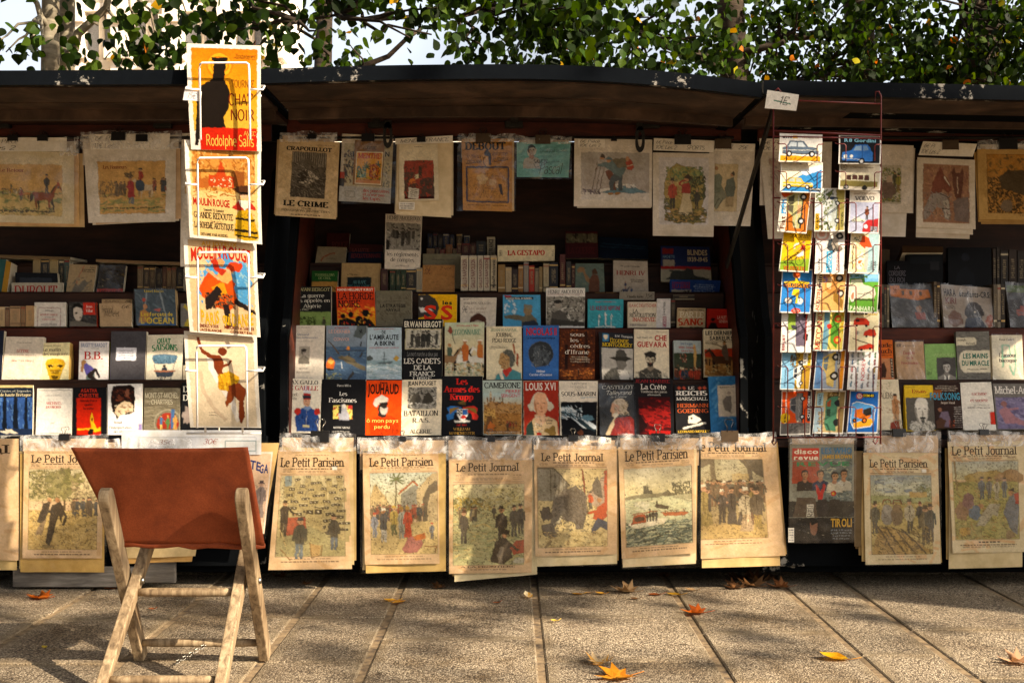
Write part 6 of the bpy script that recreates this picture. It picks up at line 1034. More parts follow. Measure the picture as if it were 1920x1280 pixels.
    card('cream poster of a brown dancing figure in a yellow skirt, lowest in the white rack', (345, 620, 481, 627, 489, 802, 357, 801), Y - .002,
         [('G', 5, 4, 95, 98, 'dcc4a0', 'e6d2b0'), ('P', [30, 26, 40, 30, 44, 46, 56, 58, 66, 72, 72, 92, 66, 94, 58, 74, 44, 56, 32, 40], 'eee4d4'), ('L', [20, 40, 22, 60, 34, 78, 52, 92], 5, 'd0b898'), ('P', [17, 6, 21, 6, 24, 18, 36, 24, 48, 24, 54, 32, 50, 42, 62, 46, 60, 52, 46, 46, 40, 38, 38, 29, 22, 22], '7a3414'), ('C', 52, 20, 6, '6c2c12'), ('L', [50, 36, 60, 33, 64, 29], 3, '7a3414'), ('P', [44, 46, 60, 40, 74, 46, 70, 60, 58, 62, 44, 60], 'd8a41c'), ('S', 44, 44, 72, 60, 40, 'e8bc34 b87c10 c8901c', 5, 80, 2.4), ('P', [58, 56, 72, 52, 84, 60, 78, 72, 78, 88, 72, 96, 70, 88, 72, 72, 60, 62], '7a3414'), ('P', [58, 60, 66, 66, 62, 72, 54, 78, 52, 74], '8a4018'), ('N', 28, 83, 40, 88, 2, '7c6a54', .8)], 'f0e6d4', **kw)
    card('small white price tag clipped to the left side of the white poster rack', (346, 169, 378, 172, 376, 190, 343, 188), -.63, [('T', '15€', 20, 70, 22, 78, '8a8688', 'H')], 'f2eef0', name='price_tag', cat='price tag', group=None, bow=0, lean=0)
    card('white price card tied to the top left corner of the red postcard rack', (1439, 169, 1498, 178, 1493, 208, 1434, 203), -.6, [('T', '1E', 40, 68, 24, 72, '2a2826', 'H'), ('L', [24, 52, 78, 62], 3.4, '2c8060')], 'eee8dc', name='price_card', cat='price card', group=None, bow=0, lean=0)
posters()

def cards():
    Y = -.605; r1 = dict(rot=1)
    card('card of a grey-blue car above a yellow band, top left of the red rack', (1462, 250, 1542, 253, 1540, 305, 1460, 303), Y, [('R', 3, 4, 97, 96, 'ece6dc'), ('T', 'ami', 6, 30, 8, 18, '3a3a3e', 'B'), ('R', 31, 8, 42, 18, 'd8a018'), ('N', 50, 8, 92, 18, 2, 'c8a070', 2), ('R', 3, 78, 97, 96, 'e09a08'), ('car', 50, 80, 84, '5a6a7c'), ('T', 'Ami 6', 10, 40, 84, 94, '3a2c1c', 'H')])
    card('card of a bright blue car on black, top right of the red rack', (1573, 254, 1652, 256, 1651, 308, 1572, 307), Y, [('R', 3, 3, 97, 97, '101014'), ('T', 'R8 Gordini', 12, 88, 12, 24, '8cc8dc', 'B'), ('P', [8, 88, 8, 60, 30, 54, 38, 34, 68, 32, 76, 52, 80, 58, 80, 90], '2868b4'), ('P', [34, 54, 40, 38, 54, 37, 54, 54], '8cacc8'), ('P', [57, 54, 57, 37, 66, 36, 71, 52], '6c90b4'), ('C', 16, 74, 4, 'e8e8e0'), ('C', 30, 74, 4, 'e8e8e0'), ('C', 54, 90, 8, '0a0a0a'), ('C', 54, 90, 4, 'c0c0c0'), ('L', [8, 80, 50, 84], 1.2, 'c8d4e0'), ('L', [55, 34, 55, 84], .8, '1c4880')])
    card('card of a yellow car on a blue and cream ground, second on the left', (1464, 301, 1543, 305, 1541, 362, 1462, 360), Y, [('R', 3, 3, 97, 97, 'e8dcc0'), ('P', [3, 97, 30, 60, 97, 8, 97, 97], '2c84c4'), ('P', [40, 34, 70, 20, 97, 6, 97, 24, 60, 46], 'e8ecec'), ('S', 8, 5, 90, 10, 20, '7c8494', 5, 0, 1.5), ('car', 42, 88, 70, 'd0ac20', .5, 'a8b4a8', '222', 1, .36), ('R', 68, 84, 97, 94, '16181c'), ('T', 'CITROEN', 70, 95, 86.5, 92.5, 'f0f0ea', 'B')])
    card('card of a cream and olive minibus with a round emblem, second on the right', (1574, 306, 1652, 307, 1650, 357, 1572, 355), Y, [('R', 3, 3, 97, 97, 'd0c4ac'), ('C', 11, 16, 8, '7c6c54'), ('C', 11, 16, 6.6, 'd0c4ac'), ('T', 'V', 7, 15, 9, 15, '7c6c54', 'B'), ('T', 'W', 6, 16, 16, 22, '7c6c54', 'B'), ('T', 'le Volkswagen "huit places"', 26, 84, 14, 19, '6c5c48', 'S'), ('P', [4, 88, 4, 60, 16, 40, 74, 38, 92, 58, 92, 88], 'ddd4b4'), ('P', [4, 88, 4, 66, 92, 70, 92, 88], '7c7038')] + [('P', [18 + k * 14, 64, 18 + k * 14, 46, 29 + k * 14, 46, 30 + k * 14, 64], '4c2c24') for k in range(4)] + [('C', 18, 90, 6, '1c1a18'), ('C', 62, 92, 6, '1c1a18'), ('C', 18, 90, 3, 'ccc')])
    card('upright card of a pale green car turned sideways on orange, third row left', (1466, 349, 1521, 353, 1512, 438, 1457, 434), Y, [('R', 3, 3, 97, 97, 'c4701c'), ('R', 3, 3, 97, 26, 'ece2d0'), ('T', 'Fiat', 6, 34, 8, 22, '6a3a1c', 'B'), ('R', 38, 6, 70, 24, '4c9cd0'), ('T', 'ou', 40, 68, 10, 21, 'f0ece4', 'B'), ('C', 84, 15, 9, 'd8541c'), ('car', 52, 86, 84, 'b4b078', .5, '54503c', '222', -1, .5), ('P', [40, 60, 60, 58, 62, 70, 42, 72], 'd09a70')], **r1)
    card('upright card of a small grey car by a hedge turned sideways, third row middle', (1529, 353, 1585, 353, 1583, 434, 1526, 434), Y, [('R', 3, 3, 97, 97, 'dce0dc'), ('S', 3, 3, 97, 60, 160, '5c6c34 7c8444 4c5a2c', 7, 30, 3), ('R', 30, 3, 60, 30, 'd8e0e4'), ('R', 3, 70, 97, 97, 'a89c50'), ('car', 44, 80, 64, 'b4bcb4', .5), ('F', 76, 76, 34, '2c3c54', '3c3c44'), ('R', 3, 3, 40, 16, 'd8a814'), ('T', '2CV ou 4CV', 6, 38, 6, 13, '2a2418', 'B'), ('T', 'CITROEN', 10, 44, 88, 95, '3c3c20', 'B')], **r1)
    card('card lettered VOLVO with a man by a red car, third row right', (1594, 355, 1650, 355, 1647, 438, 1590, 437), Y, [('R', 3, 3, 97, 97, 'b4b8d0'), ('R', 3, 3, 97, 30, 'e8e0d0'), ('T', 'qualité suédoise', 12, 88, 8, 12, 'b89c88', 'S'), ('T', 'VOLVO', 18, 82, 17, 26, '24222a', 'L'), ('car', 30, 76, 44, 'd0ccb4', .5), ('F', 58, 70, 30, '7a3c20', '3c3028', '3c2c24'), ('P', [46, 97, 48, 78, 62, 70, 97, 66, 97, 97], 'b02424'), ('C', 56, 84, 7, 'd8d8dc'), ('R', 72, 84, 95, 97, '84848c'), ('S', 72, 84, 95, 97, 20, 'd8d8dc', 6, 90, 1.2)])
    card('bright yellow card of a woman on a moped, fourth row left', (1469, 427, 1524, 430, 1516, 511, 1460, 508), Y, [('R', 3, 3, 97, 97, 'eab808'), ('P', [3, 76, 97, 68, 97, 97, 3, 97], '88a820'), ('T', 'Sécurité', 22, 90, 8, 22, '3c3018', 'H'), ('bike', 46, 84, 62, '2a2a20'), ('P', [52, 64, 74, 48, 76, 62, 60, 66], 'ece8dc'), ('P', [62, 50, 68, 36, 78, 38, 76, 50], 'c02c1c'), ('C', 72, 32, 5, 'c88a5c'), ('L', [68, 40, 52, 50, 42, 54], 3, 'c88a5c'), ('S', 40, 30, 60, 48, 12, 'e8e4d8', 8, -50, 3), ('T', 'VELOSOLEX', 14, 86, 88, 97, 'c8401c', 'B')])
    card('white card of a parked scooter turned sideways with pale blue script, fourth row middle', (1530, 429, 1584, 430, 1582, 514, 1527, 513), Y, [('R', 3, 3, 97, 97, 'eae4dc'), ('C', 88, 22, 16, 'e0a898'), ('C', 88, 22, 12, 'eae4dc'), ('C', 88, 22, 7, 'e0a898'), ('B', 62, 56, 15, 16, '3c4448', .15), ('P', [52, 60, 66, 54, 86, 66, 84, 80, 66, 76], 'a89c8c'), ('C', 84, 82, 8, '2a2a2a'), ('C', 84, 82, 3.6, 'c8c4bc'), ('C', 56, 78, 8, '8c8474'), ('R', 3, 38, 50, 58, '58b4dc'), ('T', 'Vespa', 6, 46, 40, 55, 'eef4f6', 'H'), ('T', 'GAMME', 6, 34, 12, 18, '3c4044', 'S'), ('T', 'PIAGGIO', 8, 48, 74, 80, 'c05c4c', 'B')], **r1)
    card('card with an orange parasol and a white car, fourth row right', (1596, 430, 1650, 431, 1646, 514, 1590, 512), Y, [('R', 3, 3, 97, 97, 'ecdcb0'), ('R', 60, 3, 97, 97, 'a8c8cc'), ('S', 5, 10, 60, 90, 60, 'ecd890 e8c870 f0e4c4', 12, 40, 4), ('P', [30, 34, 42, 12, 62, 20, 74, 40, 50, 44], 'd84c14'), ('S', 8, 14, 34, 44, 40, '4c5c44 6c7c5c 3c4838', 5, 60, 2), ('P', [24, 84, 30, 58, 46, 52, 52, 66, 44, 90, 30, 90], 'f0e8d8'), ('C', 36, 74, 6, 'c86434'), ('R', 52, 40, 62, 90, 'c0c0b4'), ('L', [10, 40, 14, 90], 3, '4c3c2c'), ('T', 'Vespa', 66, 90, 72, 94, '2a2c34', 'H', 1), ('S', 30, 50, 54, 94, 30, 'd89c2c e8bc54', 5, 60, 2)])
    card('blue card of a round-headed rider holding a banner, fifth row left', (1467, 503, 1524, 505, 1519, 588, 1461, 586), Y, [('R', 3, 3, 97, 97, '2c84d0'), ('C', 48, 14, 13, 'e8d8b0'), ('C', 48, 14, 11, 'd8581c'), ('P', [36, 10, 42, 5, 54, 5, 60, 10, 54, 8], '2c1c14'), ('P', [44, 22, 52, 22, 54, 27, 90, 30, 90, 34, 8, 34, 8, 30, 42, 27], 'ecc81c'), ('R', 6, 33, 94, 44, '3c3c48'), ('T', 'VELOSOLEX', 12, 88, 34.5, 42.5, 'f0a018', 'B'), ('P', [40, 46, 58, 46, 60, 58, 54, 68, 44, 60, 36, 60], 'ecc81c'), ('bike', 44, 84, 62, '20242c'), ('C', 26, 72, 11, 'ece8d8'), ('C', 62, 72, 11, 'ece8d8'), ('bike', 44, 84, 62, '20242c'), ('L', [54, 58, 52, 78], 6, 'ecc81c'), ('B', 52, 94, 16, 6, 'd84424', .1), ('T', 'Solex', 42, 62, 91, 97, 'f0e8dc', 'H')])
    card('tan card of a small car with flowers turned sideways, fifth row middle', (1532, 505, 1588, 505, 1582, 585, 1525, 584), Y, [('R', 3, 3, 97, 97, 'dca860'), ('R', 3, 3, 97, 20, 'ecd8b4'), ('T', 'AUSTIN', 2, 52, 7, 17, 'c0381c', 'L'), ('T', 'mini', 56, 92, 6, 18, '2a2420', 'B'), ('P', [40, 50, 50, 30, 84, 32, 90, 60, 84, 68, 44, 72], 'c88840'), ('P', [52, 50, 56, 36, 68, 36, 68, 52], 'e8c490'), ('P', [71, 52, 71, 36, 80, 38, 82, 54], 'e8c490'), ('C', 78, 76, 9, '2a2418'), ('C', 78, 76, 5, 'd8d0c0'), ('C', 42, 82, 9, '2a2418'), ('C', 42, 82, 5, 'd8d0c0'), ('P', [8, 92, 26, 62, 44, 60, 40, 78, 24, 94], '8a6420'), ('S', 68, 22, 92, 38, 40, '8a68a8 a888c0 6c5088', 4, 50, 2)], **r1)
    card('green card of a cream car by a lake, fifth row right', (1593, 506, 1649, 507, 1645, 587, 1589, 585), Y, [('R', 3, 3, 97, 97, '5c9c2c'), ('R', 3, 3, 97, 20, '84bce0'), ('S', 3, 8, 60, 26, 60, '5c8c3c 7ca84c 4c7830', 6, 20, 3), ('R', 50, 20, 97, 28, '6cacd4'), ('P', [3, 44, 8, 24, 40, 22, 48, 34, 84, 42, 90, 56, 84, 66, 30, 68, 3, 66], 'd4ccb4'), ('P', [6, 38, 12, 26, 38, 25, 42, 36], 'c8d0a8'), ('E', 14, 62, 9, 14, 'ece4d0'), ('E', 14, 62, 5, 8, 'b87c5c'), ('L', [30, 56, 50, 58, 54, 54, 72, 54, 76, 58], 2, '6c6c64'), ('R', 20, 68, 88, 72, '3c5420'), ('T', 'PANHARD', 6, 90, 86, 96, 'd8e8c0', 'B')])
    card('white card of a green and mauve lorry turned sideways, sixth row left', (1466, 579, 1521, 579, 1520, 661, 1463, 660), Y, [('R', 3, 3, 97, 97, 'f4f0ea'), ('R', 50, 22, 96, 50, '8aa43c'), ('P', [14, 50, 96, 46, 96, 84, 50, 84, 14, 80], '6c6070'), ('P', [54, 34, 62, 32, 62, 52, 50, 52], '3c3c44'), ('C', 84, 84, 8, '1c1a1c'), ('C', 34, 84, 8, '1c1a1c'), ('R', 3, 88, 97, 97, 'd8dcd8'), ('L', [20, 80, 92, 84], 3, 'b43024'), ('R', 46, 60, 96, 66, '84788a'), ('T', 'BERLIET', 4, 40, 6, 13, 'b43024', 'B')], **r1)
    card('yellow and blue card of a green racing car turned sideways, sixth row middle', (1531, 580, 1585, 580, 1580, 658, 1524, 657), Y, [('R', 3, 3, 97, 97, 'e8d464'), ('R', 3, 3, 97, 30, 'd8d8a0'), ('G', 3, 30, 97, 48, '5c94b4', '84b0b4'), ('T', 'MECCANO', 2, 92, 6, 22, 'b42c14', 'L'), ('P', [6, 76, 20, 56, 60, 52, 84, 60, 94, 70, 84, 80, 20, 82], '5c9c2c'), ('C', 76, 76, 9, 'd8501c'), ('C', 76, 76, 4, 'ecd84c'), ('C', 26, 78, 9, 'd8501c'), ('C', 26, 78, 4, 'ecd84c'), ('C', 58, 48, 6, 'c8341c'), ('S', 40, 84, 96, 97, 50, 'ecc820 d8a814 a8b43c', 8, 10, 3)], **r1)
    card('cream card of red toy vans and a fire ladder, sixth row right', (1594, 580, 1649, 580, 1646, 660, 1590, 659), Y, [('R', 3, 3, 97, 97, 'ecdfb4'), ('R', 10, 5, 92, 14, 'c8a838'), ('R', 12, 6, 60, 13, '2c2418'), ('T', 'DINKY TOYS', 13, 90, 7, 12.5, 'f0ead8', 'L'), ('P', [14, 38, 14, 26, 24, 20, 56, 22, 66, 30, 66, 38], 'c83418'), ('R', 20, 25, 34, 30, '2c2018'), ('C', 24, 39, 4, '222'), ('C', 56, 39, 4, '222'), ('P', [48, 62, 50, 54, 66, 46, 84, 48, 90, 58, 88, 64], 'c83418'), ('C', 58, 64, 4, '222'), ('C', 82, 64, 4, '222'), ('L', [12, 68, 78, 84], 3, '5c5444'), ('P', [30, 96, 34, 88, 70, 80, 86, 84, 84, 92], 'c83418'), ('C', 44, 95, 4, '222'), ('C', 72, 92, 4, '222'), ('C', 28, 56, 7, 'd8d0b8'), ('T', '8', 25, 31, 52, 60, '5c5444', 'S')])
    card('blue and gold card of a white car by a haystack turned sideways, seventh row left', (1466, 655, 1523, 655, 1517, 731, 1462, 730), Y, [('R', 3, 3, 97, 97, '84b8d8'), ('R', 3, 48, 97, 97, 'b89028'), ('S', 55, 30, 96, 60, 70, '6c5428 8a6c34 4c4024', 5, 60, 3), ('car', 34, 74, 58, 'e4e4dc', .5, '3c4450', '222', -1, .42), ('C', 66, 66, 7, '222'), ('C', 66, 66, 3, 'ccc'), ('R', 60, 72, 97, 86, 'ece8dc'), ('T', 'CITROEN', 64, 92, 75, 82, '5c5c5c', 'B'), ('R', 60, 86, 97, 97, 'e8c418'), ('T', 'DS 19', 66, 92, 88.5, 95, '3c3420', 'B'), ('T', 'confort et performance', 6, 50, 12, 18, '3c5470', 'S')], **r1)
    card('card of a long cream car turned sideways beside an orange strip, seventh row middle', (1531, 655, 1586, 655, 1580, 731, 1524, 730), Y, [('R', 3, 3, 97, 97, '94a0b0'), ('R', 3, 3, 97, 24, '5c88b8'), ('R', 3, 74, 97, 84, 'b0a894'), ('R', 3, 84, 97, 97, 'd88810'), ('P', [6, 66, 12, 44, 40, 38, 52, 24, 78, 24, 88, 46, 94, 66], 'd8bc6c'), ('P', [44, 40, 54, 28, 64, 28, 64, 42], '6c7c84'), ('P', [67, 42, 67, 28, 76, 28, 82, 44], '6c7c84'), ('C', 34, 66, 10, '2c2418'), ('C', 34, 66, 5, 'd8d4cc'), ('C', 80, 66, 9, '2c2418'), ('C', 80, 66, 4, 'd8d4cc'), ('R', 62, 74, 92, 82, '2c2c30'), ('T', 'PEUGEOT', 64, 90, 75.5, 80.5, 'e0dcd0', 'B'), ('B', 20, 14, 10, 6, '5c7ca8')], **r1)
    car_ops = [('R', 3, 3, 97, 97, 'dcdcdc'), ('T', 'NOREV', 22, 78, 44, 56, 'c04444', 'S')]
    rr = random.Random(9)
    for k, (x, y) in enumerate([(x, y) for y in (16, 34, 72, 90) for x in (14, 32, 50, 68, 86)] + [(10, 53), (90, 53)]): car_ops.append(('car', x, y, 15, rr.choice(['8a2c2c', '4c7c3c', '4c6c94', 'b08c3c', 'c83c2c', '7c7464', '9c5c34', '3c7c94']), .5))
    card('white card scattered with many small toy cars, seventh row right', (1593, 655, 1648, 656, 1643, 731, 1588, 730), Y, car_ops, **r1)
    card('orange card of a grey car turned sideways, bottom row left', (1466, 732, 1522, 731, 1519, 814, 1462, 816), Y, [('R', 3, 3, 97, 97, 'e0500c'), ('R', 3, 3, 26, 97, '6c6864'), ('S', 3, 30, 26, 97, 30, '54504c 848078', 8, 60, 3), ('R', 30, 86, 97, 97, '2c2c34'), ('T', 'CITROEN', 36, 86, 88, 95, 'ece8e0', 'B'), ('R', 26, 14, 97, 18, 'ecdccc'), ('C', 38, 14, 11, 'e8bc10'), ('T', '11 BL', 28, 48, 11, 17, '6a4a14', 'B'), ('car', 60, 78, 66, '7c7874', .6, '3c3c40', '222', -1, .5)], **r1)
    card('card of a green van in a street turned sideways, bottom row middle', (1530, 732, 1586, 732, 1580, 813, 1523, 812), Y, [('R', 3, 3, 97, 97, 'c8b078'), ('R', 3, 3, 60, 30, 'a8c0cc'), ('S', 66, 40, 97, 80, 60, '6c4c20 8a6c2c 4c3c1c', 6, 60, 3), ('S', 3, 14, 50, 36, 60, 'd8c090 b89c6c 8c7448', 5, 80, 3), ('P', [6, 74, 8, 44, 20, 36, 74, 36, 84, 52, 86, 74], '4c8464'), ('P', [62, 52, 62, 40, 72, 40, 79, 52], '9c4c24'), ('R', 40, 40, 56, 52, '2c4434'), ('C', 26, 76, 8, '222'), ('C', 70, 76, 8, '222'), ('R', 3, 80, 97, 97, '8c7444'), ('R', 64, 6, 94, 26, 'a8d0dc'), ('T', 'RENAULT', 67, 91, 11, 20, '2c3c54', 'B')], **r1)
    card('blue card of an orange tractor in a white panel, bottom row right', (1594, 731, 1648, 732, 1645, 812, 1587, 812), Y, [('R', 3, 3, 97, 97, '1c64b4'), ('P', [10, 32, 24, 26, 78, 34, 90, 40, 84, 76, 76, 84, 22, 90, 8, 72], 'e8ece8'), ('P', [12, 34, 24, 28, 78, 36, 88, 41, 82, 74, 74, 82, 24, 87, 11, 71], '58a0dc'), ('P', [18, 76, 76, 64, 82, 74, 74, 82, 24, 87], 'e8a420'), ('P', [20, 62, 22, 46, 46, 42, 48, 54, 70, 42, 74, 60, 60, 70], 'd86c10'), ('P', [48, 46, 74, 40, 78, 56, 60, 60, 50, 56], '2a241c'), ('C', 22, 70, 7, '1c1a18'), ('C', 22, 70, 3, 'd86c10'), ('C', 54, 70, 9, '1c1a18'), ('C', 54, 70, 5, 'd86c10'), ('R', 34, 8, 84, 17, '1c1c20'), ('T', 'SOM 40', 46, 82, 9.5, 15.5, 'ecd020', 'B'), ('C', 34, 14, 11, 'd84c2c'), ('C', 34, 14, 8, 'e8e4dc'), ('T', 'SOM', 28, 40, 11.5, 16, 'c0301c', 'B')])
cards()
# ------------------------------------------------------------ the books set out face-on
def photo(x0, y0, x1, y1, cols='3c3a36 6c6860 9a968c c4c0b4 24221f', n=160, base='8a867c'): return [('R', x0, y0, x1, y1, base), ('S', x0, y0, x1, y1, n, cols, 9, 20, 2.2, 60)]
def bust_txt(): pass
def books():
    Y = .065; GR = 'books standing face-on in the front row'; kw = dict(group=GR)
    # ---- middle stall, front row
    bk('cream book showing a young officer in a blue tunic and plumed cap', (532, 709, 603, 711, 600, 812, 527, 811), Y, 'ece4d0', [('T', 'MAX GALLO', 6, 92, 3, 10, '2c241c', 'D'), ('T', 'DE GAULLE', 6, 92, 13, 21, 'b8281c', 'D'), ('T', "L'appel", 8, 38, 26, 32, '8a7c6c', 'D'), ('T', 'du destin', 5, 38, 34, 39, '8a7c6c', 'D'), ('P', [40, 96, 34, 70, 42, 58, 52, 54, 76, 54, 90, 60, 96, 72, 94, 96], '2c4c8c'), ('B', 40, 60, 8, 6, 'b83024', .15), ('B', 90, 60, 8, 6, 'b83024', .15), ('P', [52, 54, 60, 50, 72, 50, 76, 54, 66, 58], '7c98c0'), ('E', 63, 41, 9, 10, 'd8a684'), ('P', [52, 38, 53, 27, 72, 27, 74, 38], 'b02c24'), ('R', 52, 31, 74, 36, '24303c'), ('P', [54, 27, 50, 18, 60, 12, 72, 18, 72, 27], 'e4e4e8'), ('L', [58, 40, 61, 40], 1, '222'), ('L', [66, 40, 69, 40], 1, '222'), ('L', [61, 47, 67, 47], 1.2, '8a4438'), ('L', [64, 58, 62, 92], 1, 'c8ccd8'), ('S', 44, 64, 88, 96, 50, '24407c 3c5c9c 1c3468', 8, 70, 2), ('R', 54, 84, 72, 89, 'c0b890')], **kw)
    bk('black book with white serif title and a small yellow and red picture', (605, 711, 686, 711, 684, 817, 602, 816), Y, '18181a', [('T', 'Pierre Milza', 34, 66, 9, 13, 'd8d4cc', 'D'), ('T', 'Les', 40, 58, 22, 29, 'ece8e0', 'D'), ('T', 'Fascismes', 16, 80, 33, 41, 'ece8e0', 'D'), ('R', 26, 46, 70, 70, 'e8d46c'), ('S', 26, 46, 70, 54, 24, 'c03430', 10, -50, 2.4), ('S', 26, 56, 70, 70, 24, 'c8602c e8d46c', 10, -60, 2.2), ('P', [40, 72, 38, 50, 46, 44, 54, 46, 58, 56, 64, 64, 62, 72], 'a8a8b0'), ('P', [38, 60, 38, 48, 46, 46, 44, 60], '2a2a2c'), ('C', 50, 48, 5, 'd0ccc4'), ('T', 'NOTRE SIECLE', 28, 66, 84, 87.5, 'd0ccc4', 'D'), ('N', 26, 91, 66, 93, 1, 'a8a49c', 1.4)], **kw)
    bk('bright orange book with a man in a white officer cap', (687, 713, 754, 713, 752, 818, 685, 818), Y, 'e8480c', [('T', 'EDMOND', 38, 60, 3, 6, '2a1810', 'B'), ('T', 'JOUHAUD', 4, 92, 7, 24, '2a1810', 'B'), ('P', [14, 96, 10, 76, 26, 66, 44, 62, 66, 62, 84, 68, 92, 80, 90, 96], 'c03808'), ('P', [34, 62, 36, 44, 56, 42, 60, 54, 56, 64, 46, 66], '2c2420'), ('E', 50, 52, 11, 9, 'b8b0a4'), ('P', [38, 46, 40, 42, 58, 42, 58, 48, 50, 50], '2a2420'), ('P', [20, 42, 24, 34, 44, 26, 62, 32, 60, 40, 40, 40, 30, 48], 'd4ccbc'), ('P', [38, 40, 60, 38, 62, 44, 42, 44], '241e1a'), ('T', 'ô mon pays', 2, 92, 68, 75, 'ecc85c', 'S'), ('T', 'perdu', 24, 68, 79, 86, 'ecc85c', 'S'), ('S', 14, 78, 90, 96, 60, 'a83008 d84410 8a2808', 10, 60, 2)], **kw)
    bk('cream book with a black and white photograph of two crouching soldiers', (754, 712, 829, 711, 827, 817, 752, 818), Y, 'e6d8bc', [('T', 'JEAN POUGET', 14, 86, 3, 10, '24201c', 'B')] + photo(16, 14, 86, 51, n=200) + [('P', [20, 40, 28, 26, 40, 22, 48, 34, 44, 44, 24, 46], '4c4840'), ('P', [50, 42, 56, 28, 66, 22, 76, 32, 80, 44], '3c3830'), ('S', 16, 40, 86, 51, 60, 'd8d4c8 b8b4a8 8c887c', 8, 10, 2), ('T', 'BATAILLON', 6, 92, 55, 64, '1e1a18', 'D'), ('T', 'R.A.S.', 28, 72, 68, 76, '1e1a18', 'D'), ('T', 'ALGERIE', 22, 76, 88, 95, '1e1a18', 'D')], **kw)
    bk('black book with red gothic lettering over a coat of arms', (829, 705, 905, 705, 904, 816, 829, 816), Y, '16161a', [('T', 'Les', 36, 64, 4, 14, 'c0241c', 'W'), ('T', 'Armes des', 6, 94, 17, 27, 'c0241c', 'W'), ('T', 'Krupp', 20, 78, 30, 40, 'c0241c', 'W'), ('B', 50, 45, 9, 4, '5c4a24', .3), ('P', [12, 54, 20, 50, 48, 52, 48, 58, 30, 62, 28, 72, 14, 74, 10, 66, 18, 62], '2c6cb0'), ('P', [52, 52, 80, 50, 88, 54, 84, 62, 90, 68, 86, 74, 74, 72, 72, 62, 52, 58], 'c83024'), ('P', [18, 54, 46, 52, 26, 60, 18, 64], '8a6c2c'), ('P', [54, 52, 82, 54, 84, 64, 72, 58], '8a6c2c'), ('P', [37, 55, 63, 55, 63, 66, 56, 73, 50, 75, 44, 73, 37, 66], 'e4e0d8')] + [('R', 38 + 4 * a, 56 + 2.4 * b, 42 + 4 * a, 58.4 + 2.4 * b, '1c1c20') for a in range(3) for b in range(4) if (a + b) % 2 == 0] + [('R', 51, 56, 62, 65, '2c5ca0'), ('B', 53, 69, 7, 3, 'b82c24'), ('P', [30, 74, 70, 74, 68, 78, 32, 78], 'd8d4c8'), ('T', '1587-1968', 36, 62, 81, 84, 'b0281c', 'D'), ('T', 'WILLIAM', 28, 70, 87, 91.5, 'b88c3c', 'D'), ('T', 'MANCHESTER', 18, 82, 94, 98.5, 'b88c3c', 'D')], **kw)
    bk('book with a painted desert battle under a grey-green title band', (905, 713, 979, 713, 979, 815, 906, 815), Y, 'a8b8b0', [('T', 'CAMERONE', 4, 96, 4, 14, '1c1a18', 'L'), ('T', 'PIERRE', 58, 96, 17, 23, 'c04050', 'S'), ('T', 'SERGENT', 46, 96, 25, 31, 'c04050', 'S'), ('G', 2, 24, 98, 50, 'a8c0c0', 'c0a880'), ('R', 2, 44, 98, 98, '9c6c34'), ('P', [2, 48, 20, 38, 60, 42, 98, 46, 98, 60, 2, 60], 'a88050'), ('P', [2, 60, 8, 50, 30, 52, 34, 70, 2, 76], 'c89c54'), ('F', 20, 36, 16, 'c8b088', 'b8a078'), ('crowd', 10, 38, 50, 42, 8, 10, '8a6c48 6c5438'), ('S', 2, 40, 98, 98, 300, '6c4824 a8783c 8a5c2c 4c341c c09050', 7, 15, 2), ('crowd', 60, 84, 96, 92, 8, 14, '4c3c2c 8a3424 54442c', 'a83024'), ('P', [4, 92, 12, 66, 22, 64, 28, 94], '6c4c2c'), ('B', 20, 84, 9, 9, 'b8662c'), ('N', 8, 93, 92, 95, 1, 'd8ccb8', 1.2)], **kw)
    bk('red book with a powdered-wig portrait of a man in a pale coat', (981, 714, 1047, 713, 1049, 818, 982, 818), Y, '9c2c1a', [('O', 0, 0, 100, 100, 2, 'd8c8ac'), ('T', 'LOUIS XVI', 6, 92, 4, 17, 'd8ccc0', 'B'), ('P', [6, 98, 10, 78, 30, 66, 70, 64, 92, 72, 96, 98], 'd0b488'), ('P', [6, 98, 8, 80, 24, 70, 30, 98], '2c3c34'), ('P', [30, 60, 60, 60, 62, 72, 50, 80, 34, 74], 'd8b08c'), ('E', 46, 40, 24, 20, 'd8ccb4'), ('B', 22, 46, 9, 8, 'ccc0a8'), ('B', 74, 46, 9, 8, 'ccc0a8'), ('E', 48, 44, 19, 19, 'dca47c'), ('P', [32, 34, 38, 54, 40, 60, 34, 56, 30, 44], 'b87c54'), ('E', 48, 30, 18, 9, 'dca882'), ('L', [37, 41, 44, 40], 1.6, '5c3c2c'), ('L', [54, 40, 61, 40], 1.6, '5c3c2c'), ('P', [48, 42, 54, 50, 47, 51], 'b87c54'), ('L', [45, 55, 54, 55], 1.8, '9c3c30'), ('S', 28, 64, 52, 94, 60, 'e8dcc8 b8a484 7c6c54', 5, 70, 2), ('B', 74, 90, 14, 8, '8a6c34', .4), ('R', 36, 92, 50, 98, 'b02818'), ('T', 'Evelyne', 60, 82, 69, 73, '4c3424', 'D'), ('T', 'Lever', 64, 80, 74, 78, '4c3424', 'D')], **kw)
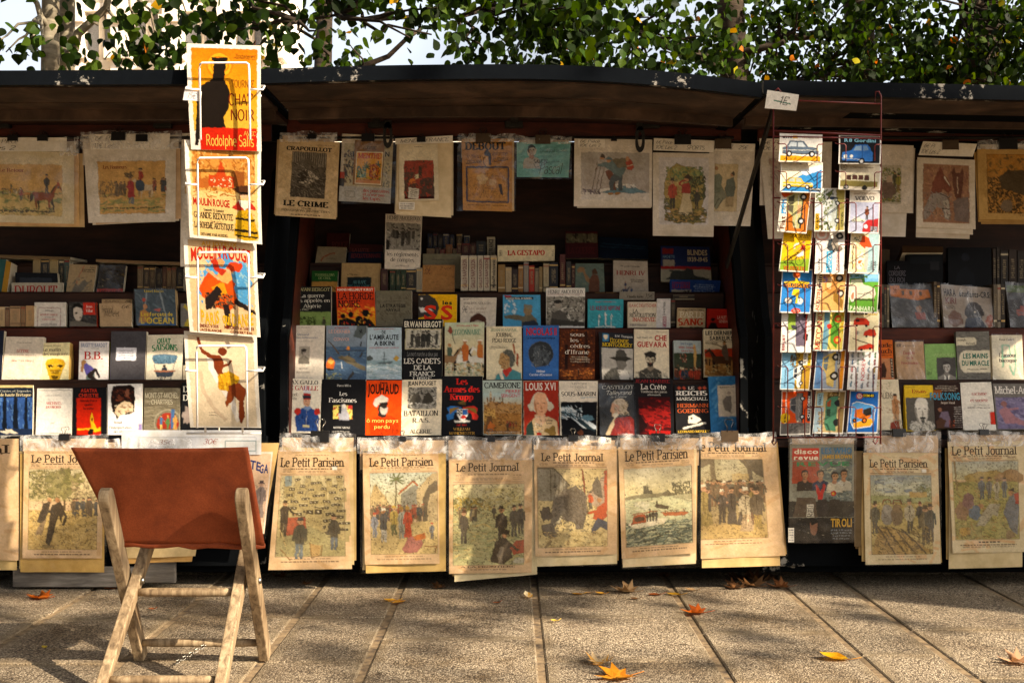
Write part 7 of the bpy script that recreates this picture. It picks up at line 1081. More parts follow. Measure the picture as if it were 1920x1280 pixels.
    bk('white book with a heavy black title over a dark photograph of a submarine', (1048, 714, 1121, 714, 1119, 818, 1051, 818), Y, 'e4dac8', [('T', 'HISTOIRE', 34, 72, 3, 7, 'a8a094', 'S'), ('T', 'MONDIALE', 28, 72, 9, 13, 'a8a094', 'S'), ('T', 'DU', 40, 50, 14.5, 18, 'a8a094', 'S'), ('T', 'SOUS-MARIN', 5, 96, 20, 27, '1c1a1c', 'L'), ('N', 56, 29, 96, 31, 1, '84a4bc', 1.6), ('R', 4, 38, 98, 98, '0c0e12'), ('P', [4, 48, 28, 46, 54, 60, 96, 80, 96, 86, 60, 84, 30, 66, 4, 64], 'c8d0d4'), ('P', [4, 54, 26, 56, 60, 70, 96, 90, 70, 84, 30, 64, 4, 62], '26383f'), ('S', 4, 44, 60, 70, 70, 'dce4e8 8ca4b0 4c6470', 10, 28, 2), ('B', 74, 66, 16, 6, '5c8090'), ('L', [44, 64, 48, 54, 52, 54, 54, 68], 4, '1c2a30'), ('B', 54, 92, 8, 5, '4c2818')], **kw)
    bk('dark grey book with a white-haired profile in a red robe', (1123, 721, 1190, 720, 1192, 817, 1126, 817), Y, '2c2c2c', [('T', 'CASTELOT', 8, 98, 2, 9, 'a8a49c', 'D'), ('T', 'Talleyrand', 18, 90, 12, 20, 'dcd8cc', 'H'), ('T', 'ou le cynisme', 32, 76, 22, 26, 'ccc8bc', 'H'), ('S', 4, 28, 96, 98, 60, '343230 3c3834 242222', 20, 70, 4), ('P', [14, 98, 30, 74, 50, 64, 84, 62, 98, 70, 98, 98], '7c2018'), ('P', [14, 98, 28, 76, 42, 64, 46, 68, 26, 98], 'c8b08c'), ('E', 56, 42, 22, 15, 'c8b498'), ('P', [36, 36, 30, 52, 34, 54, 34, 62, 46, 64, 56, 56, 56, 42], 'cc9c78'), ('S', 40, 30, 80, 60, 80, 'd8c8ac b8a484 94805c', 8, 60, 2), ('B', 44, 60, 8, 5, 'd8ccb4'), ('S', 40, 66, 96, 98, 80, '8a281c 6c1814 9c3424', 12, 60, 3)], sleeve=True, **kw)
    bk('black book with a blood-red aerial photograph of parachutes', (1188, 708, 1262, 709, 1264, 815, 1190, 815), Y, '1a181a', [('T', 'JEAN MABIRE', 3, 92, 3, 8.5, '8a2024', 'L'), ('T', 'La Crète', 18, 82, 11, 20, 'dcd8d0', 'L'), ('T', 'Tombeau des paras', 17, 84, 22, 26, 'b8b4ac', 'L'), ('T', 'allemands', 34, 68, 28, 31, 'b8b4ac', 'L'), ('R', 12, 34, 90, 98, '3c0c0c'), ('P', [12, 54, 60, 50, 90, 48, 90, 86, 40, 84], '8a1814'), ('S', 12, 34, 90, 98, 140, '6c1010 2c0808 a01c18 4c0c0c', 12, 8, 3, 15), ('P', [12, 98, 12, 60, 34, 84], '1c0808'), ('R', 36, 92, 90, 98, 'a81c18')], **kw)
    bk('black book with white and orange block lettering and a white cap with a marshal baton', (1264, 721, 1329, 721, 1333, 812, 1268, 813), Y, '1c1c1e', [('T', 'LE', 40, 58, 4, 10, 'dcd8d0', 'L'), ('P', [8, 7, 14, 3, 20, 7, 14, 11], 'b04c34'), ('P', [22, 7, 28, 3, 34, 7, 28, 11], 'b04c34'), ('P', [66, 7, 72, 3, 78, 7, 72, 11], 'b04c34'), ('P', [80, 7, 86, 3, 92, 7, 86, 11], 'b04c34'), ('T', 'REICHS', 5, 95, 13, 22, 'e8e4dc', 'W'), ('T', 'MARSCHALL', 5, 95, 26, 32, 'e8e4dc', 'L'), ('T', 'HERMANN', 6, 96, 39, 46.5, 'c85c2c', 'L'), ('T', 'GOERING', 6, 96, 50, 57.5, 'c85c2c', 'L'), ('P', [36, 78, 38, 64, 52, 60, 70, 68, 74, 72, 56, 80], 'dcd4c4'), ('C', 46, 68, 3, '1c1c1e'), ('P', [22, 86, 82, 76, 84, 80, 24, 90], 'dcd4c4'), ('C', 23, 88, 3, 'dcd4c4'), ('C', 83, 78, 3, 'dcd4c4'), ('T', 'LEONARD MOSLEY', 5, 96, 93.5, 98, 'd8b03c', 'L')], **kw)
    bk('glossy bright blue book with a small caricature on its cream label', (1328, 706, 1396, 704, 1403, 808, 1333, 811), Y, '3880bc', [('S', 0, 0, 100, 100, 50, '4c90c8 2c70ac 5c9ccc', 30, -30, 6), ('R', 24, 16, 76, 72, 'e6dcc8'), ('N', 30, 19, 70, 21, 1, '5c5448', 1), ('P', [40, 60, 36, 44, 46, 36, 58, 36, 60, 52, 56, 64], '8a847c'), ('C', 54, 31, 4.5, 'b8a898'), ('L', [50, 62, 58, 66], 1.4, '5c5448'), ('N', 64, 46, 72, 49, 1, 'a89c8c', 1)], **kw)
    # ---- middle stall, second row
    Y = .145; kw = dict(group='books in the second row of the middle stall')
    bk('plain cream book with a small grey portrait photograph', (537, 610, 609, 610, 606, 712, 533, 712), Y, 'd9d0c0', [('N', 34, 4, 60, 6, 1, '8a8078', 1), ('T', 'Un Allemand', 16, 60, 15, 18.5, '7c8494', 'D'), ('T', 'dans la Résistance', 26, 84, 21, 24, '7c8494', 'D'), ('N', 26, 29, 70, 30, 1, 'a8a094', .8), ('R', 36, 39, 62, 71, 'a8a294'), ('U', 48, 50, 5.5, 'b8b0a4', '3c3834', '6c675e', '3c3834', 1, '8a8478'), ('N', 36, 77, 60, 80, 2, 'a0988c', .8), ('N', 30, 84, 66, 87, 2, 'a0988c', .8), ('N', 36, 94, 72, 96, 1, '8c98a4', 1)], **kw)
    bk('blue-grey book with a painted sea battle of warships and flying shells', (612, 610, 688, 611, 687, 713, 611, 713), Y, '8494a4', [('G', 0, 0, 100, 40, '8c98a4', '748494'), ('R', 0, 38, 100, 100, '4c6480'), ('N', 20, 3, 54, 5, 1, 'a83c34', 1.4), ('T', 'LE DERNIER', 6, 60, 8, 14, 'd8a898', 'S'), ('T', 'CONVOI', 18, 56, 22, 28, 'd8a898', 'S'), ('P', [66, 20, 76, 0, 98, 0, 98, 12, 84, 24], '545c5c'), ('L', [80, 8, 88, 14], 2, '1c1c1c'), ('L', [87, 7, 81, 15], 2, '1c1c1c'), ('S', 0, 40, 100, 100, 130, '3c5470 5c7894 6c88a0 445c78', 14, 4, 1.6, 10), ('P', [28, 58, 40, 54, 96, 74, 98, 82, 80, 78], '6c6450'), ('P', [40, 58, 52, 54, 72, 62, 66, 66], '8a7c5c'), ('L', [56, 58, 56, 50], 2, '3c3c34'), ('P', [2, 24, 8, 28, 34, 50, 30, 52], '5c5040'), ('P', [0, 72, 6, 60, 12, 56, 22, 66, 20, 78, 4, 80], 'd8702c'), ('B', 12, 66, 6, 5, 'e8b454', .4), ('P', [2, 78, 18, 78, 20, 82, 4, 82], '2c2c2c'), ('B', 54, 42, 5, 4, 'e0903c', .4), ('R', 30, 44, 96, 46, '3c4450'), ('P', [82, 36, 86, 28, 88, 30, 85, 38], '3c3c3c'), ('P', [80, 56, 88, 48, 90, 51, 83, 58], '3c3c3c'), ('P', [52, 96, 66, 82, 70, 86, 57, 98], '3c3c3c'), ('L', [40, 78, 38, 66], 2.4, 'd0d4d4'), ('S', 0, 86, 40, 100, 30, 'a8a870 5c6454', 8, 0, 2)], **kw)
    bk('pale blue-grey book with black title and a distant warship on the sea', (689, 614, 753, 614, 753, 713, 687, 713), Y, 'a8bcc8', [('N', 20, 2, 76, 5, 1, 'b0544c', 1.6), ('T', 'DE', 42, 54, 6, 12, '1c2024', 'B'), ('T', "L'AMIRAUTE", 7, 92, 14, 23, '1c2024', 'B'), ('T', 'A BIKINI', 20, 80, 26, 34, '1c2024', 'B'), ('T', 'jours glorieux jours sombres', 7, 92, 36.5, 39.5, 'b83c38', 'S'), ('R', 0, 62, 100, 72, '8ca8b0'), ('S', 0, 68, 100, 100, 140, 'c0d0d4 9cb4bc d8e0e0 84a0a8', 16, 0, 2, 6), ('P', [28, 66, 74, 64, 66, 68, 36, 68], '5c6c70'), ('L', [50, 66, 50, 46], 2, '5c6c70'), ('L', [44, 60, 58, 60], 2, '5c6c70'), ('B', 8, 58, 8, 5, '4c5454'), ('B', 84, 58, 7, 5, 'b89440', .3), ('N', 36, 96, 58, 97.5, 1, '4c545c', 1)], **kw)
    bk('black book with a photograph of a rank of marching cadets', (756, 598, 830, 598, 829, 714, 755, 714), Y, '18181a', [('T', 'ERWAN BERGOT', 3, 97, 4, 13, 'dcd4c0', 'B'), ('R', 6, 16, 95, 49, 'c8bc94')] + photo(8, 17.5, 93, 47.5, n=120, base='b8b4a4') + [('crowd', 22, 44, 70, 46, 12, 25, '2c2c28 3c3a34', '24221f', '8a8478'), ('F', 84, 42, 22, '4c4a44', '3c3a36', '2c2a26', 'a09888'), ('T', 'La mort marche a deux pas', 10, 88, 53, 60, '8c8c8c', 'H'), ('T', 'LES CADETS', 3, 96, 64, 72, 'dcd8cc', 'L'), ('T', 'DE LA', 28, 72, 75, 82, 'dcd8cc', 'L'), ('T', 'FRANCE', 18, 82, 85, 92, 'dcd8cc', 'L'), ('T', 'LIBRE', 26, 74, 94, 99, 'dcd8cc', 'L')], thick=.03, **kw)
    bk('pale green and cream book with painted white-capped horsemen', (834, 605, 908, 604, 907, 706, 834, 706), Y, 'ccc4a4', [('G', 0, 0, 100, 60, 'b4c0a4', 'd4c098'), ('N', 30, 5, 84, 8, 1, 'b8706c', 1.8), ('T', 'LEGIONNAIRE', 20, 90, 13, 23, '5c8c74', 'D'), ('P', [8, 16, 12, 6, 18, 10, 20, 18, 14, 22], '8c4434'), ('L', [18, 20, 26, 40], 1.4, '4c5044'), ('H', 38, 90, 44, 'd8d4c8'), ('H', 84, 92, 44, 'd0ccc0', -1), ('H', 8, 88, 40, '8c6c4c'), ('P', [42, 44, 52, 38, 60, 44, 60, 70, 46, 72], 'b8642c'), ('C', 51, 36, 5, 'b07c50'), ('R', 45, 32, 58, 35, 'ece4d4'), ('P', [82, 42, 88, 38, 96, 42, 96, 66, 82, 64], 'b86c30'), ('C', 88, 37, 5, 'b07c50'), ('R', 82, 32, 96, 35, 'ece4d4'), ('C', 12, 42, 4, 'b07c50'), ('P', [6, 46, 18, 46, 18, 62, 8, 62], '4c5c4c'), ('S', 0, 74, 100, 100, 140, 'c8a878 8c9c7c b89460 a8a890 6c7c68', 8, 20, 2.4)], **kw)
    bk('cream book with a drawn head in profile wearing a feather and red cravat', (912, 612, 978, 612, 979, 715, 912, 715), Y, 'dfd3b2', [('T', 'JEAN RASPAIL', 12, 88, 4, 9, '8a9c80', 'D'), ('T', 'JOURNAL', 26, 74, 12, 19, '24201e', 'L'), ('T', 'PEAU-ROUGE', 17, 84, 22, 29, '24201e', 'L'), ('N', 8, 35, 60, 41, 3, '6c6454', .8), ('P', [22, 98, 28, 88, 44, 80, 74, 78, 96, 84, 98, 98], '4c8c94'), ('P', [44, 80, 56, 92, 72, 78, 66, 74, 50, 76], 'b8382c'), ('P', [36, 84, 44, 80, 50, 98, 42, 98], 'e0d4bc'), ('P', [36, 58, 38, 50, 50, 46, 64, 50, 64, 74, 52, 78, 40, 76, 42, 70, 34, 66], 'b08c5c'), ('P', [44, 48, 56, 42, 72, 44, 80, 56, 76, 70, 66, 76, 64, 56, 54, 50], '5c5c54'), ('S', 46, 44, 80, 74, 60, '3c3c38 7c7c70', 6, 70, 1), ('S', 38, 52, 64, 76, 50, '8a643c c8a474 6c4c30', 5, 40, 1), ('P', [72, 32, 76, 30, 82, 48, 78, 52], 'a85c34'), ('P', [84, 48, 90, 50, 88, 74, 82, 66], '9c4c2c'), ('L', [40, 58, 46, 58], 1.4, '2c2018'), ('L', [38, 70, 46, 70], 1.4, '4c2c20')], **kw)
    bk('strong blue book with a dark round medal and red title', (981, 610, 1048, 610, 1047, 716, 981, 716), Y, '3464a8', [('T', 'NICOLAS II', 8, 94, 5, 17, 'b82824', 'B'), ('T', 'La transition interrompue', 10, 90, 20, 24, '1c2c4c', 'B'), ('C', 49, 50, 35, '4c5054'), ('C', 49, 50, 33, '24282c'), ('C', 49, 50, 31, '34383c'), ('P', [28, 66, 30, 52, 28, 42, 34, 36, 46, 36, 50, 46, 56, 62, 54, 72, 34, 74], '4c5258'), ('P', [50, 44, 60, 40, 70, 50, 74, 60, 66, 70, 58, 64], '484e54'), ('S', 24, 34, 76, 74, 120, '6c747a 2a2e32 1c2024 848c90', 5, 60, 1.4, 50), ('L', [40, 46, 44, 50, 42, 56], 2, '8c9498'), ('T', 'Hélène', 38, 62, 79, 83, 'dce4ec', 'L'), ('T', "Carrère d'Encausse", 18, 82, 85, 89, 'dce4ec', 'L'), ('N', 42, 94, 60, 96, 1, '1c2c4c', 1.4)], **kw)
    bk('brown autumn-wood book with white lower-case title', (1049, 617, 1116, 618, 1115, 716, 1048, 716), Y, '4c2410', [('S', 0, 0, 100, 100, 220, '6c3414 8a4818 2c140a a85c24 3c1c0c', 6, 60, 3, 60), ('R', 16, 30, 24, 76, '24120a'), ('R', 70, 4, 78, 70, '2c160c'), ('T', 'sous', 30, 70, 6, 13, 'e4dccc', 'M'), ('T', 'les', 30, 54, 17, 24, 'e4dccc', 'M'), ('T', 'cèdres', 30, 86, 28, 35, 'e4dccc', 'M'), ('T', "d'Ifrane", 16, 84, 39, 47, 'e4dccc', 'M'), ('N', 30, 50, 86, 63, 3, 'c8b8a0', 2), ('S', 0, 76, 100, 98, 80, '8a4c1c b06c2c 5c3010', 10, 5, 2), ('F', 54, 88, 14, '2c1c14', '3c2418')], **kw)
    bk('black and grey book with a man in a slouch hat and yellow title', (1123, 622, 1188, 626, 1188, 724, 1126, 724), Y, '24262c', [('R', 10, 3, 28, 17, '3c84b4'), ('P', [14, 5, 24, 5, 24, 11, 19, 15, 14, 11], 'e8dcc0'), ('T', 'R.W. Thompson', 46, 98, 4, 8, 'c8c8c8', 'L'), ('T', 'LA', 32, 40, 9, 12, 'c8b040', 'B'), ('T', 'LEGENDE', 32, 86, 12, 18, 'd8b820', 'L'), ('T', 'MONTGOMERY', 9, 96, 19.5, 26, 'd8b820', 'L'), ('R', 6, 29, 98, 97, 'b8b4ac'), ('P', [6, 97, 10, 82, 34, 66, 56, 64, 84, 74, 96, 97], '5c5a54'), ('P', [52, 68, 70, 62, 88, 80, 80, 97, 62, 97], 'c8c4bc'), ('P', [46, 48, 76, 46, 78, 60, 68, 70, 54, 68], '7c7870'), ('P', [46, 48, 48, 36, 58, 30, 72, 32, 78, 40, 76, 48], '4c4a44'), ('P', [28, 47, 46, 45, 78, 44, 96, 48, 76, 52, 50, 52], '38362f'), ('S', 10, 70, 60, 97, 50, '3c3a34 6c6a62', 10, 60, 2), ('R', 24, 93, 90, 97, '6ca4c4')], **kw)
    bk('cream book with big red capitals and a black-and-white bearded man in a cap', (1189, 617, 1254, 618, 1255, 713, 1189, 712), Y, 'e2d6bc', [('N', 56, 4, 94, 6, 1, 'b8a888', 1), ('T', 'CHE', 58, 94, 12, 22, 'b02c24', 'B'), ('T', 'GUEVARA', 8, 94, 25, 35, 'b02c24', 'B'), ('N', 8, 16, 52, 18, 1, '7c7468', 1), ('U', 46, 60, 13, 'c8bca4', '24201c', '4c4840', '2c2824', -1, '8a7e6c', '2c2824'), ('S', 4, 84, 96, 98, 60, '2c2824 8a8474 c8bca4', 8, 40, 1.6)], **kw)
    bk('smaller glossy book with a crowd of feather-headdressed riders under a pale sky', (1263, 638, 1314, 639, 1316, 726, 1265, 726), Y, 'a8b4b4', [('R', 0, 28, 100, 100, '3c4434'), ('B', 50, 34, 60, 8, '34402c', .2), ('T', 'Jim Fergus', 24, 70, 4, 9, '4c5c84', 'D'), ('T', 'Mille femmes', 18, 80, 12, 17, 'a84c44', 'D'), ('T', 'blanches', 28, 72, 20, 24, 'a84c44', 'D'), ('crowd', 4, 84, 96, 98, 16, 36, '5c3424 2c3c4c 8a5430 a83c24 3c2c20', 'a83424 d8c8a0 2c2018'), ('P', [70, 10, 76, 8, 82, 28, 78, 58, 72, 56], 'c8a05c'), ('S', 22, 28, 48, 48, 40, 'd8c8a8 a84430 3c3c34', 8, 70, 2), ('S', 2, 50, 98, 100, 90, '6c3c24 2c2c24 a87444 44342c', 5, 70, 2)], thick=.034, **kw)
    bk('cream-topped book with a painted cavalryman on a rearing dark horse over an orange sky', (1319, 617, 1384, 617, 1386, 707, 1320, 707), Y, 'e0d2b0', [('T', 'LES DERNIERS', 5, 92, 4, 12, '1e1a18', 'B'), ('T', 'SABREURS', 17, 84, 15, 23, '1e1a18', 'B'), ('L', [4, 26, 96, 26], .8, '8a7c64'), ('T', 'PIERRE DARCOURT', 4, 42, 28, 31, '5c5444', 'B'), ('R', 3, 42, 98, 58, 'b83c14'), ('P', [3, 46, 30, 50, 70, 40, 98, 38, 98, 64, 3, 62], 'a83410'), ('R', 3, 58, 98, 96, 'a8783c'), ('crowd', 4, 70, 30, 76, 7, 14, '5c3c24 3c2c1c', '2a2018'), ('H', 52, 88, 46, '4c3018', -1), ('P', [50, 48, 54, 34, 64, 32, 68, 46, 70, 66, 60, 64], '5c4c3c'), ('C', 59, 30, 4.5, 'b08050'), ('P', [55, 28, 58, 22, 66, 28], '6c4a24'), ('L', [54, 38, 40, 34, 24, 30], 2.4, '7c6448'), ('S', 3, 74, 98, 96, 70, 'c8a058 8a5c2c d8bc7c', 10, 8, 2.4)], thick=.03, **kw)
    # ---- middle stall, third row
    Y = .255; kw = dict(group='books on the upper step of the middle stall', lean=.03)
    bk('dark book with white slab title over a green field with a soldier', (549, 537, 621, 537, 621, 611, 549, 611), Y, '1e1e1e', [('T', 'ERWAN BERGOT', 3, 97, 4, 12, 'a8a070', 'L'), ('T', 'La guerre', 18, 82, 18, 28, 'd8d4c4', 'M'), ('T', 'des appelés en', 4, 97, 31, 40, 'd8d4c4', 'M'), ('T', 'Algérie', 28, 74, 45, 54, 'd8d4c4', 'M'), ('T', '1956-1962', 3, 42, 56, 61, 'b8b4a4', 'M'), ('R', 3, 64, 98, 100, '7c9450'), ('S', 3, 76, 60, 98, 110, '3c4c24 54642c 2c3818', 6, 50, 2.4), ('F', 80, 106, 30, '4c4c38', '4c4c38', '54543c')], **kw)
    bk('fiery red and yellow book with black helmeted soldiers', (630, 538, 702, 538, 705, 611, 633, 611), Y, 'c83c14', [('R', 2, 54, 98, 100, 'd8901c'), ('S', 2, 44, 98, 80, 90, 'd8601c c8301c e8a82c d84818', 14, 20, 4), ('T', 'HANS HELLMUT KIRST', 3, 97, 4, 10, 'ece0cc', 'B'), ('T', 'LA HORDE', 4, 97, 15, 32, '1c1412', 'L'), ('T', 'NOIRE', 4, 62, 35, 52, '1c1412', 'L'), ('C', 15, 74, 6, '18120f'), ('C', 36, 70, 7, '18120f'), ('C', 56, 82, 9, '18120f'), ('C', 74, 66, 9, '18120f'), ('P', [2, 100, 6, 84, 24, 78, 40, 84, 60, 92, 70, 76, 86, 84, 98, 100], '18120f'), ('L', [60, 64, 88, 70], 3, '18120f'), ('S', 10, 70, 90, 98, 24, 'c8341c e8b83c', 5, 70, 2)], **kw)
    bk('drab olive-grey book with a plain dark title', (704, 545, 772, 545, 772, 612, 705, 612), Y, '6c6654', [('S', 4, 10, 96, 96, 90, '605a48 787260 544e3e', 12, 50, 2), ('O', 3, 3, 97, 97, .8, '8a8470'), ('N', 24, 28, 70, 31, 1, '2c2a24', 1.6), ('T', 'LA STRATEGIE', 12, 84, 38, 47, '26241f', 'B'), ('T', 'NAVALE', 28, 68, 50, 58, '26241f', 'B')], **kw)
    bk('yellow book with two huge red letters and a grey helmet', (785, 552, 857, 552, 856, 612, 784, 612), Y, 'e8b00c', [('P', [0, 2, 24, 0, 44, 14, 54, 40, 48, 66, 0, 72], '3c3834'), ('P', [2, 40, 30, 44, 40, 52, 6, 56], 'd8d4cc'), ('C', 8, 14, 3, 'd8d4cc'), ('T', 'les', 62, 88, 20, 32, '1e1a18', 'B'), ('T', 'S', 12, 50, 36, 78, 'd83418', 'B'), ('T', '.', 50, 56, 70, 78, 'd83418', 'B'), ('T', 'S', 56, 92, 36, 78, 'd83418', 'B'), ('T', '.', 92, 98, 70, 78, 'd83418', 'B')], **kw)
    bk('white book with pencilled price and a dark arched picture', (863, 558, 931, 558, 929, 612, 863, 612), Y, 'd2c8b8', [('T', '30F', 3, 26, 3, 10, '3c3834', 'H'), ('T', 'PHILIPPE SOLLERS', 10, 86, 16, 24, '7c7468', 'D'), ('T', '9€', 4, 20, 30, 52, '2c2a28', 'H'), ('T', 'Le Cavalier', 24, 74, 33, 42, 'a08c7c', 'D'), ('T', 'du Louvre', 26, 70, 46, 54, 'a08c7c', 'D'), ('C', 50, 84, 23, '4c2c20'), ('P', [32, 84, 48, 76, 66, 82, 70, 96, 34, 96], 'a89c88'), ('R', 30, 90, 70, 100, '4c2c20')], **kw)
    bk('sky-blue book with a uniformed man pointing to the left', (943, 553, 1013, 553, 1014, 613, 943, 613), Y, '4c9cc8', [('S', 4, 12, 40, 60, 20, 'c8d8e0 a8c8d8', 10, 60, 5), ('R', 6, 7, 80, 15, '28323c'), ('T', 'MARECHAL ROMMEL', 8, 78, 8.5, 13.5, 'dcdcd4', 'L'), ('R', 4, 2, 22, 7, 'b83028'), ('P', [2, 64, 30, 60, 56, 66, 60, 54, 74, 58, 88, 76, 92, 100, 50, 100, 48, 80, 6, 72], '6c6450'), ('P', [54, 52, 56, 36, 74, 36, 78, 50, 72, 62, 62, 64], '8a7454'), ('P', [54, 36, 56, 28, 76, 32, 78, 40, 70, 44], '7c7868'), ('P', [50, 84, 82, 78, 92, 88, 90, 100, 52, 100], '2c3440')], **kw)
    bk('black and white photograph book of an officer in a crowd, right of the sky-blue one', (1024, 540, 1097, 540, 1096, 615, 1024, 615), Y, 'e0dcd4', [('T', 'HENRI AMOUROUX', 4, 96, 5, 14, '24201e', 'M'), ('N', 4, 15.5, 96, 18, 1, 'b85c4c', 1.2)] + photo(1, 22, 99, 94, '3c3a36 6c6860 9a968c d4d0c4 24221f', 260) + [('P', [10, 94, 16, 62, 34, 54, 50, 62, 60, 94], '54504a'), ('C', 30, 42, 8, '9c9488'), ('P', [20, 38, 24, 30, 38, 30, 42, 38], '2c2a26'), ('P', [14, 76, 60, 80, 98, 84, 98, 94, 14, 94], '3c3a34')], **kw)
    bk('turquoise book with three white masts', (1102, 561, 1169, 561, 1168, 615, 1102, 615), Y, '3c9cac', [('N', 22, 8, 78, 12, 1, 'b84c4c', 2), ('T', 'LES AILES DE NEPTUNE', 7, 92, 24, 38, '8a3c54', 'B'), ('L', [32, 100, 32, 58], 3, 'd8ded8'), ('L', [50, 100, 50, 50], 3.6, 'd8ded8'), ('L', [66, 100, 66, 58], 3, 'd8ded8'), ('P', [28, 62, 32, 50, 36, 62], 'd8ded8'), ('P', [45, 56, 50, 42, 55, 56], 'd8ded8'), ('P', [62, 62, 66, 50, 70, 62], 'd8ded8'), ('L', [20, 96, 50, 92, 80, 96], 3, 'd8ded8'), ('S', 2, 40, 98, 98, 40, '4cacbc 348c9c', 16, 40, 3)], **kw)
    bk('cream book with red and black block title, brown edge showing behind', (1177, 566, 1233, 566, 1232, 615, 1177, 615), Y, 'd8ccb4', [('T', 'ISAAC DEUTSCHER', 5, 96, 8, 20, 'b8443c', 'S'), ('T', 'LA', 17, 34, 28, 42, '24201e', 'L'), ('T', 'REVOLUTION', 6, 94, 44, 58, '24201e', 'L'), ('T', 'INACHEVEE', 16, 94, 61, 75, 'c0301c', 'L'), ('N', 8, 82, 64, 92, 1, '9c948c', 6)], side='7a4420', thick=.035, **kw)
    bk('thick white book turned to show its lettered spine', (1232, 560, 1257, 560, 1257, 615, 1230, 615), Y, 'd4d0cc', [('T', 'AMOUROUX', 45, 72, 60, 98, 'a02c4c', 'B', 1), ('T', 'La vie des Français', 42, 62, 12, 56, '3c3c3c', 'S', 1)], thick=.1, **kw)
    bk('cream book with orange stencil word', (1270, 577, 1323, 578, 1322, 615, 1269, 615), Y, 'c8b088', [('N', 6, 8, 94, 14, 1, '4c4034', 4), ('T', 'PAR LE', 10, 94, 20, 48, 'e8dcc0', 'L'), ('T', 'SANG', 4, 94, 54, 86, 'c04020', 'W'), ('R', 10, 92, 90, 100, '3c4428')], **kw)
    bk('red book with a black soldier silhouette, at the right end of the upper step', (1326, 579, 1374, 580, 1374, 615, 1325, 615), Y, 'c02818', [('T', 'LA NUIT DES', 40, 94, 36, 52, 'e0a890', 'B'), ('T', 'GENERAUX', 46, 94, 58, 72, 'e0a890', 'B'), ('C', 24, 56, 7, '241412'), ('P', [6, 100, 14, 70, 34, 70, 44, 100], '241412'), ('P', [16, 54, 20, 46, 30, 46, 32, 54], '1c100e')], **kw)
    # ---- middle stall, dim shelves at the back
    Y = .37; kw = dict(group='books on the dim back shelves of the middle stall', lean=.02)
    bk('black and white photograph book of a line of prisoners, standing highest in the middle stall', (723, 401, 791, 404, 787, 506, 721, 504), Y + .0, 'd2c8b8', [('T', 'HENRI AMOUROUX', 5, 97, 3, 10, '2c2824', 'M'), ('N', 5, 11, 96, 13, 1, 'b0745c', 1.2)] + photo(3, 16, 97, 64, n=180) + [('crowd', 18, 52, 80, 56, 16, 30, '2c2a26 4c4842 8a867c', '24221f', '9c9488'), ('P', [3, 46, 14, 50, 12, 64, 3, 64], '24221f'), ('T', 'les règlements', 5, 95, 69, 76, '2c2824', 'M'), ('T', 'de comptes', 16, 84, 79, 86, '2c2824', 'M'), ('N', 30, 92, 70, 94, 1, '8a8074', 1)], thick=.03, **kw)
    bk('dark book with a green band and tan lower half, far left of the back shelves', (585, 508, 634, 508, 632, 552, 584, 552), Y, '4c3c24', [('R', 0, 0, 100, 44, '1c4c1c'), ('T', 'TOURBILLONS', 12, 88, 12, 22, '8a9c60', 'D'), ('T', 'DE CREL', 26, 74, 26, 36, '8a9c60', 'D'), ('R', 0, 46, 100, 100, 'a87c38'), ('S', 0, 60, 100, 100, 24, '6c3418 8a4c24', 10, 30, 4)], **kw)
    bk('tan book with a dark teal picture set into it', (641, 493, 714, 494, 712, 556, 639, 556), Y, 'a08458', [('N', 16, 32, 42, 36, 1, '3c2c1c', 2), ('R', 16, 42, 76, 100, '141e20'), ('T', 'AU RAPE', 30, 64, 52, 62, '4c7878', 'D'), ('T', 'DES SOUS SORTS', 18, 74, 66, 76, '4c7878', 'D'), ('R', 38, 84, 58, 100, '8a7c50')], **kw)
    bk('beige card-covered booklet with a faint red arc', (596, 462, 650, 464, 647, 500, 590, 500), .49, '8a7c60', [('L', [18, 70, 26, 50, 44, 36, 62, 32], 4, '8a3c24'), ('N', 36, 56, 70, 60, 1, '4c4434', 2)], **kw)
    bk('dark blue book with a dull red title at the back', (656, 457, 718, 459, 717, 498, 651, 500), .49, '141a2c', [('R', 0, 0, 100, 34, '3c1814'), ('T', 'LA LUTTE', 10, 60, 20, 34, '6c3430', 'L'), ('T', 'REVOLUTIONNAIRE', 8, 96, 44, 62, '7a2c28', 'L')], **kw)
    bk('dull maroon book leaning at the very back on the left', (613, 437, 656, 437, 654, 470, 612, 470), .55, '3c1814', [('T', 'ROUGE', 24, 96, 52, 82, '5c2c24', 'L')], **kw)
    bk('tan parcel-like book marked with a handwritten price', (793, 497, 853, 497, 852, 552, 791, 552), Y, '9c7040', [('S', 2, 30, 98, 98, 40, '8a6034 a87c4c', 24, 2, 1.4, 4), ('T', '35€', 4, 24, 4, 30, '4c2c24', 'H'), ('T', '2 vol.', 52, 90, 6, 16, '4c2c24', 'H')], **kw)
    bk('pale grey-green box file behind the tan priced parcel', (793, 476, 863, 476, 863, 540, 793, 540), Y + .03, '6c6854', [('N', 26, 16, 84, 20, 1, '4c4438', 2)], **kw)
    bk('thick cream book lying on its side with a red title on the spine', (933, 460, 1040, 460, 1040, 489, 933, 490), .40, 'd8cca8', [('T', 'LA GESTAPO', 18, 83, 32, 62, 'b82014', 'W'), ('N', 3, 28, 8, 66, 3, '5c5444', 6), ('N', 95, 26, 98, 70, 4, '8a8068', 4)], thick=.13, lean=0, group=kw['group'])
    bk('cream-grey book with a red serif title and small horsemen', (1150, 488, 1214, 490, 1216, 556, 1150, 556), Y, 'a89e90', [('N', 22, 14, 76, 18, 1, '4c443c', 2), ('T', 'HENRI IV', 9, 92, 28, 40, '8a2c24', 'D'), ('N', 48, 50, 88, 60, 2, '4c443c', 2), ('H', 34, 92, 20, '4c4c5c'), ('F', 34, 78, 20, '3c3c5c', '8a3c34', '8a3c34'), ('F', 52, 92, 18, '3c4c6c', '5c5c6c')], **kw)
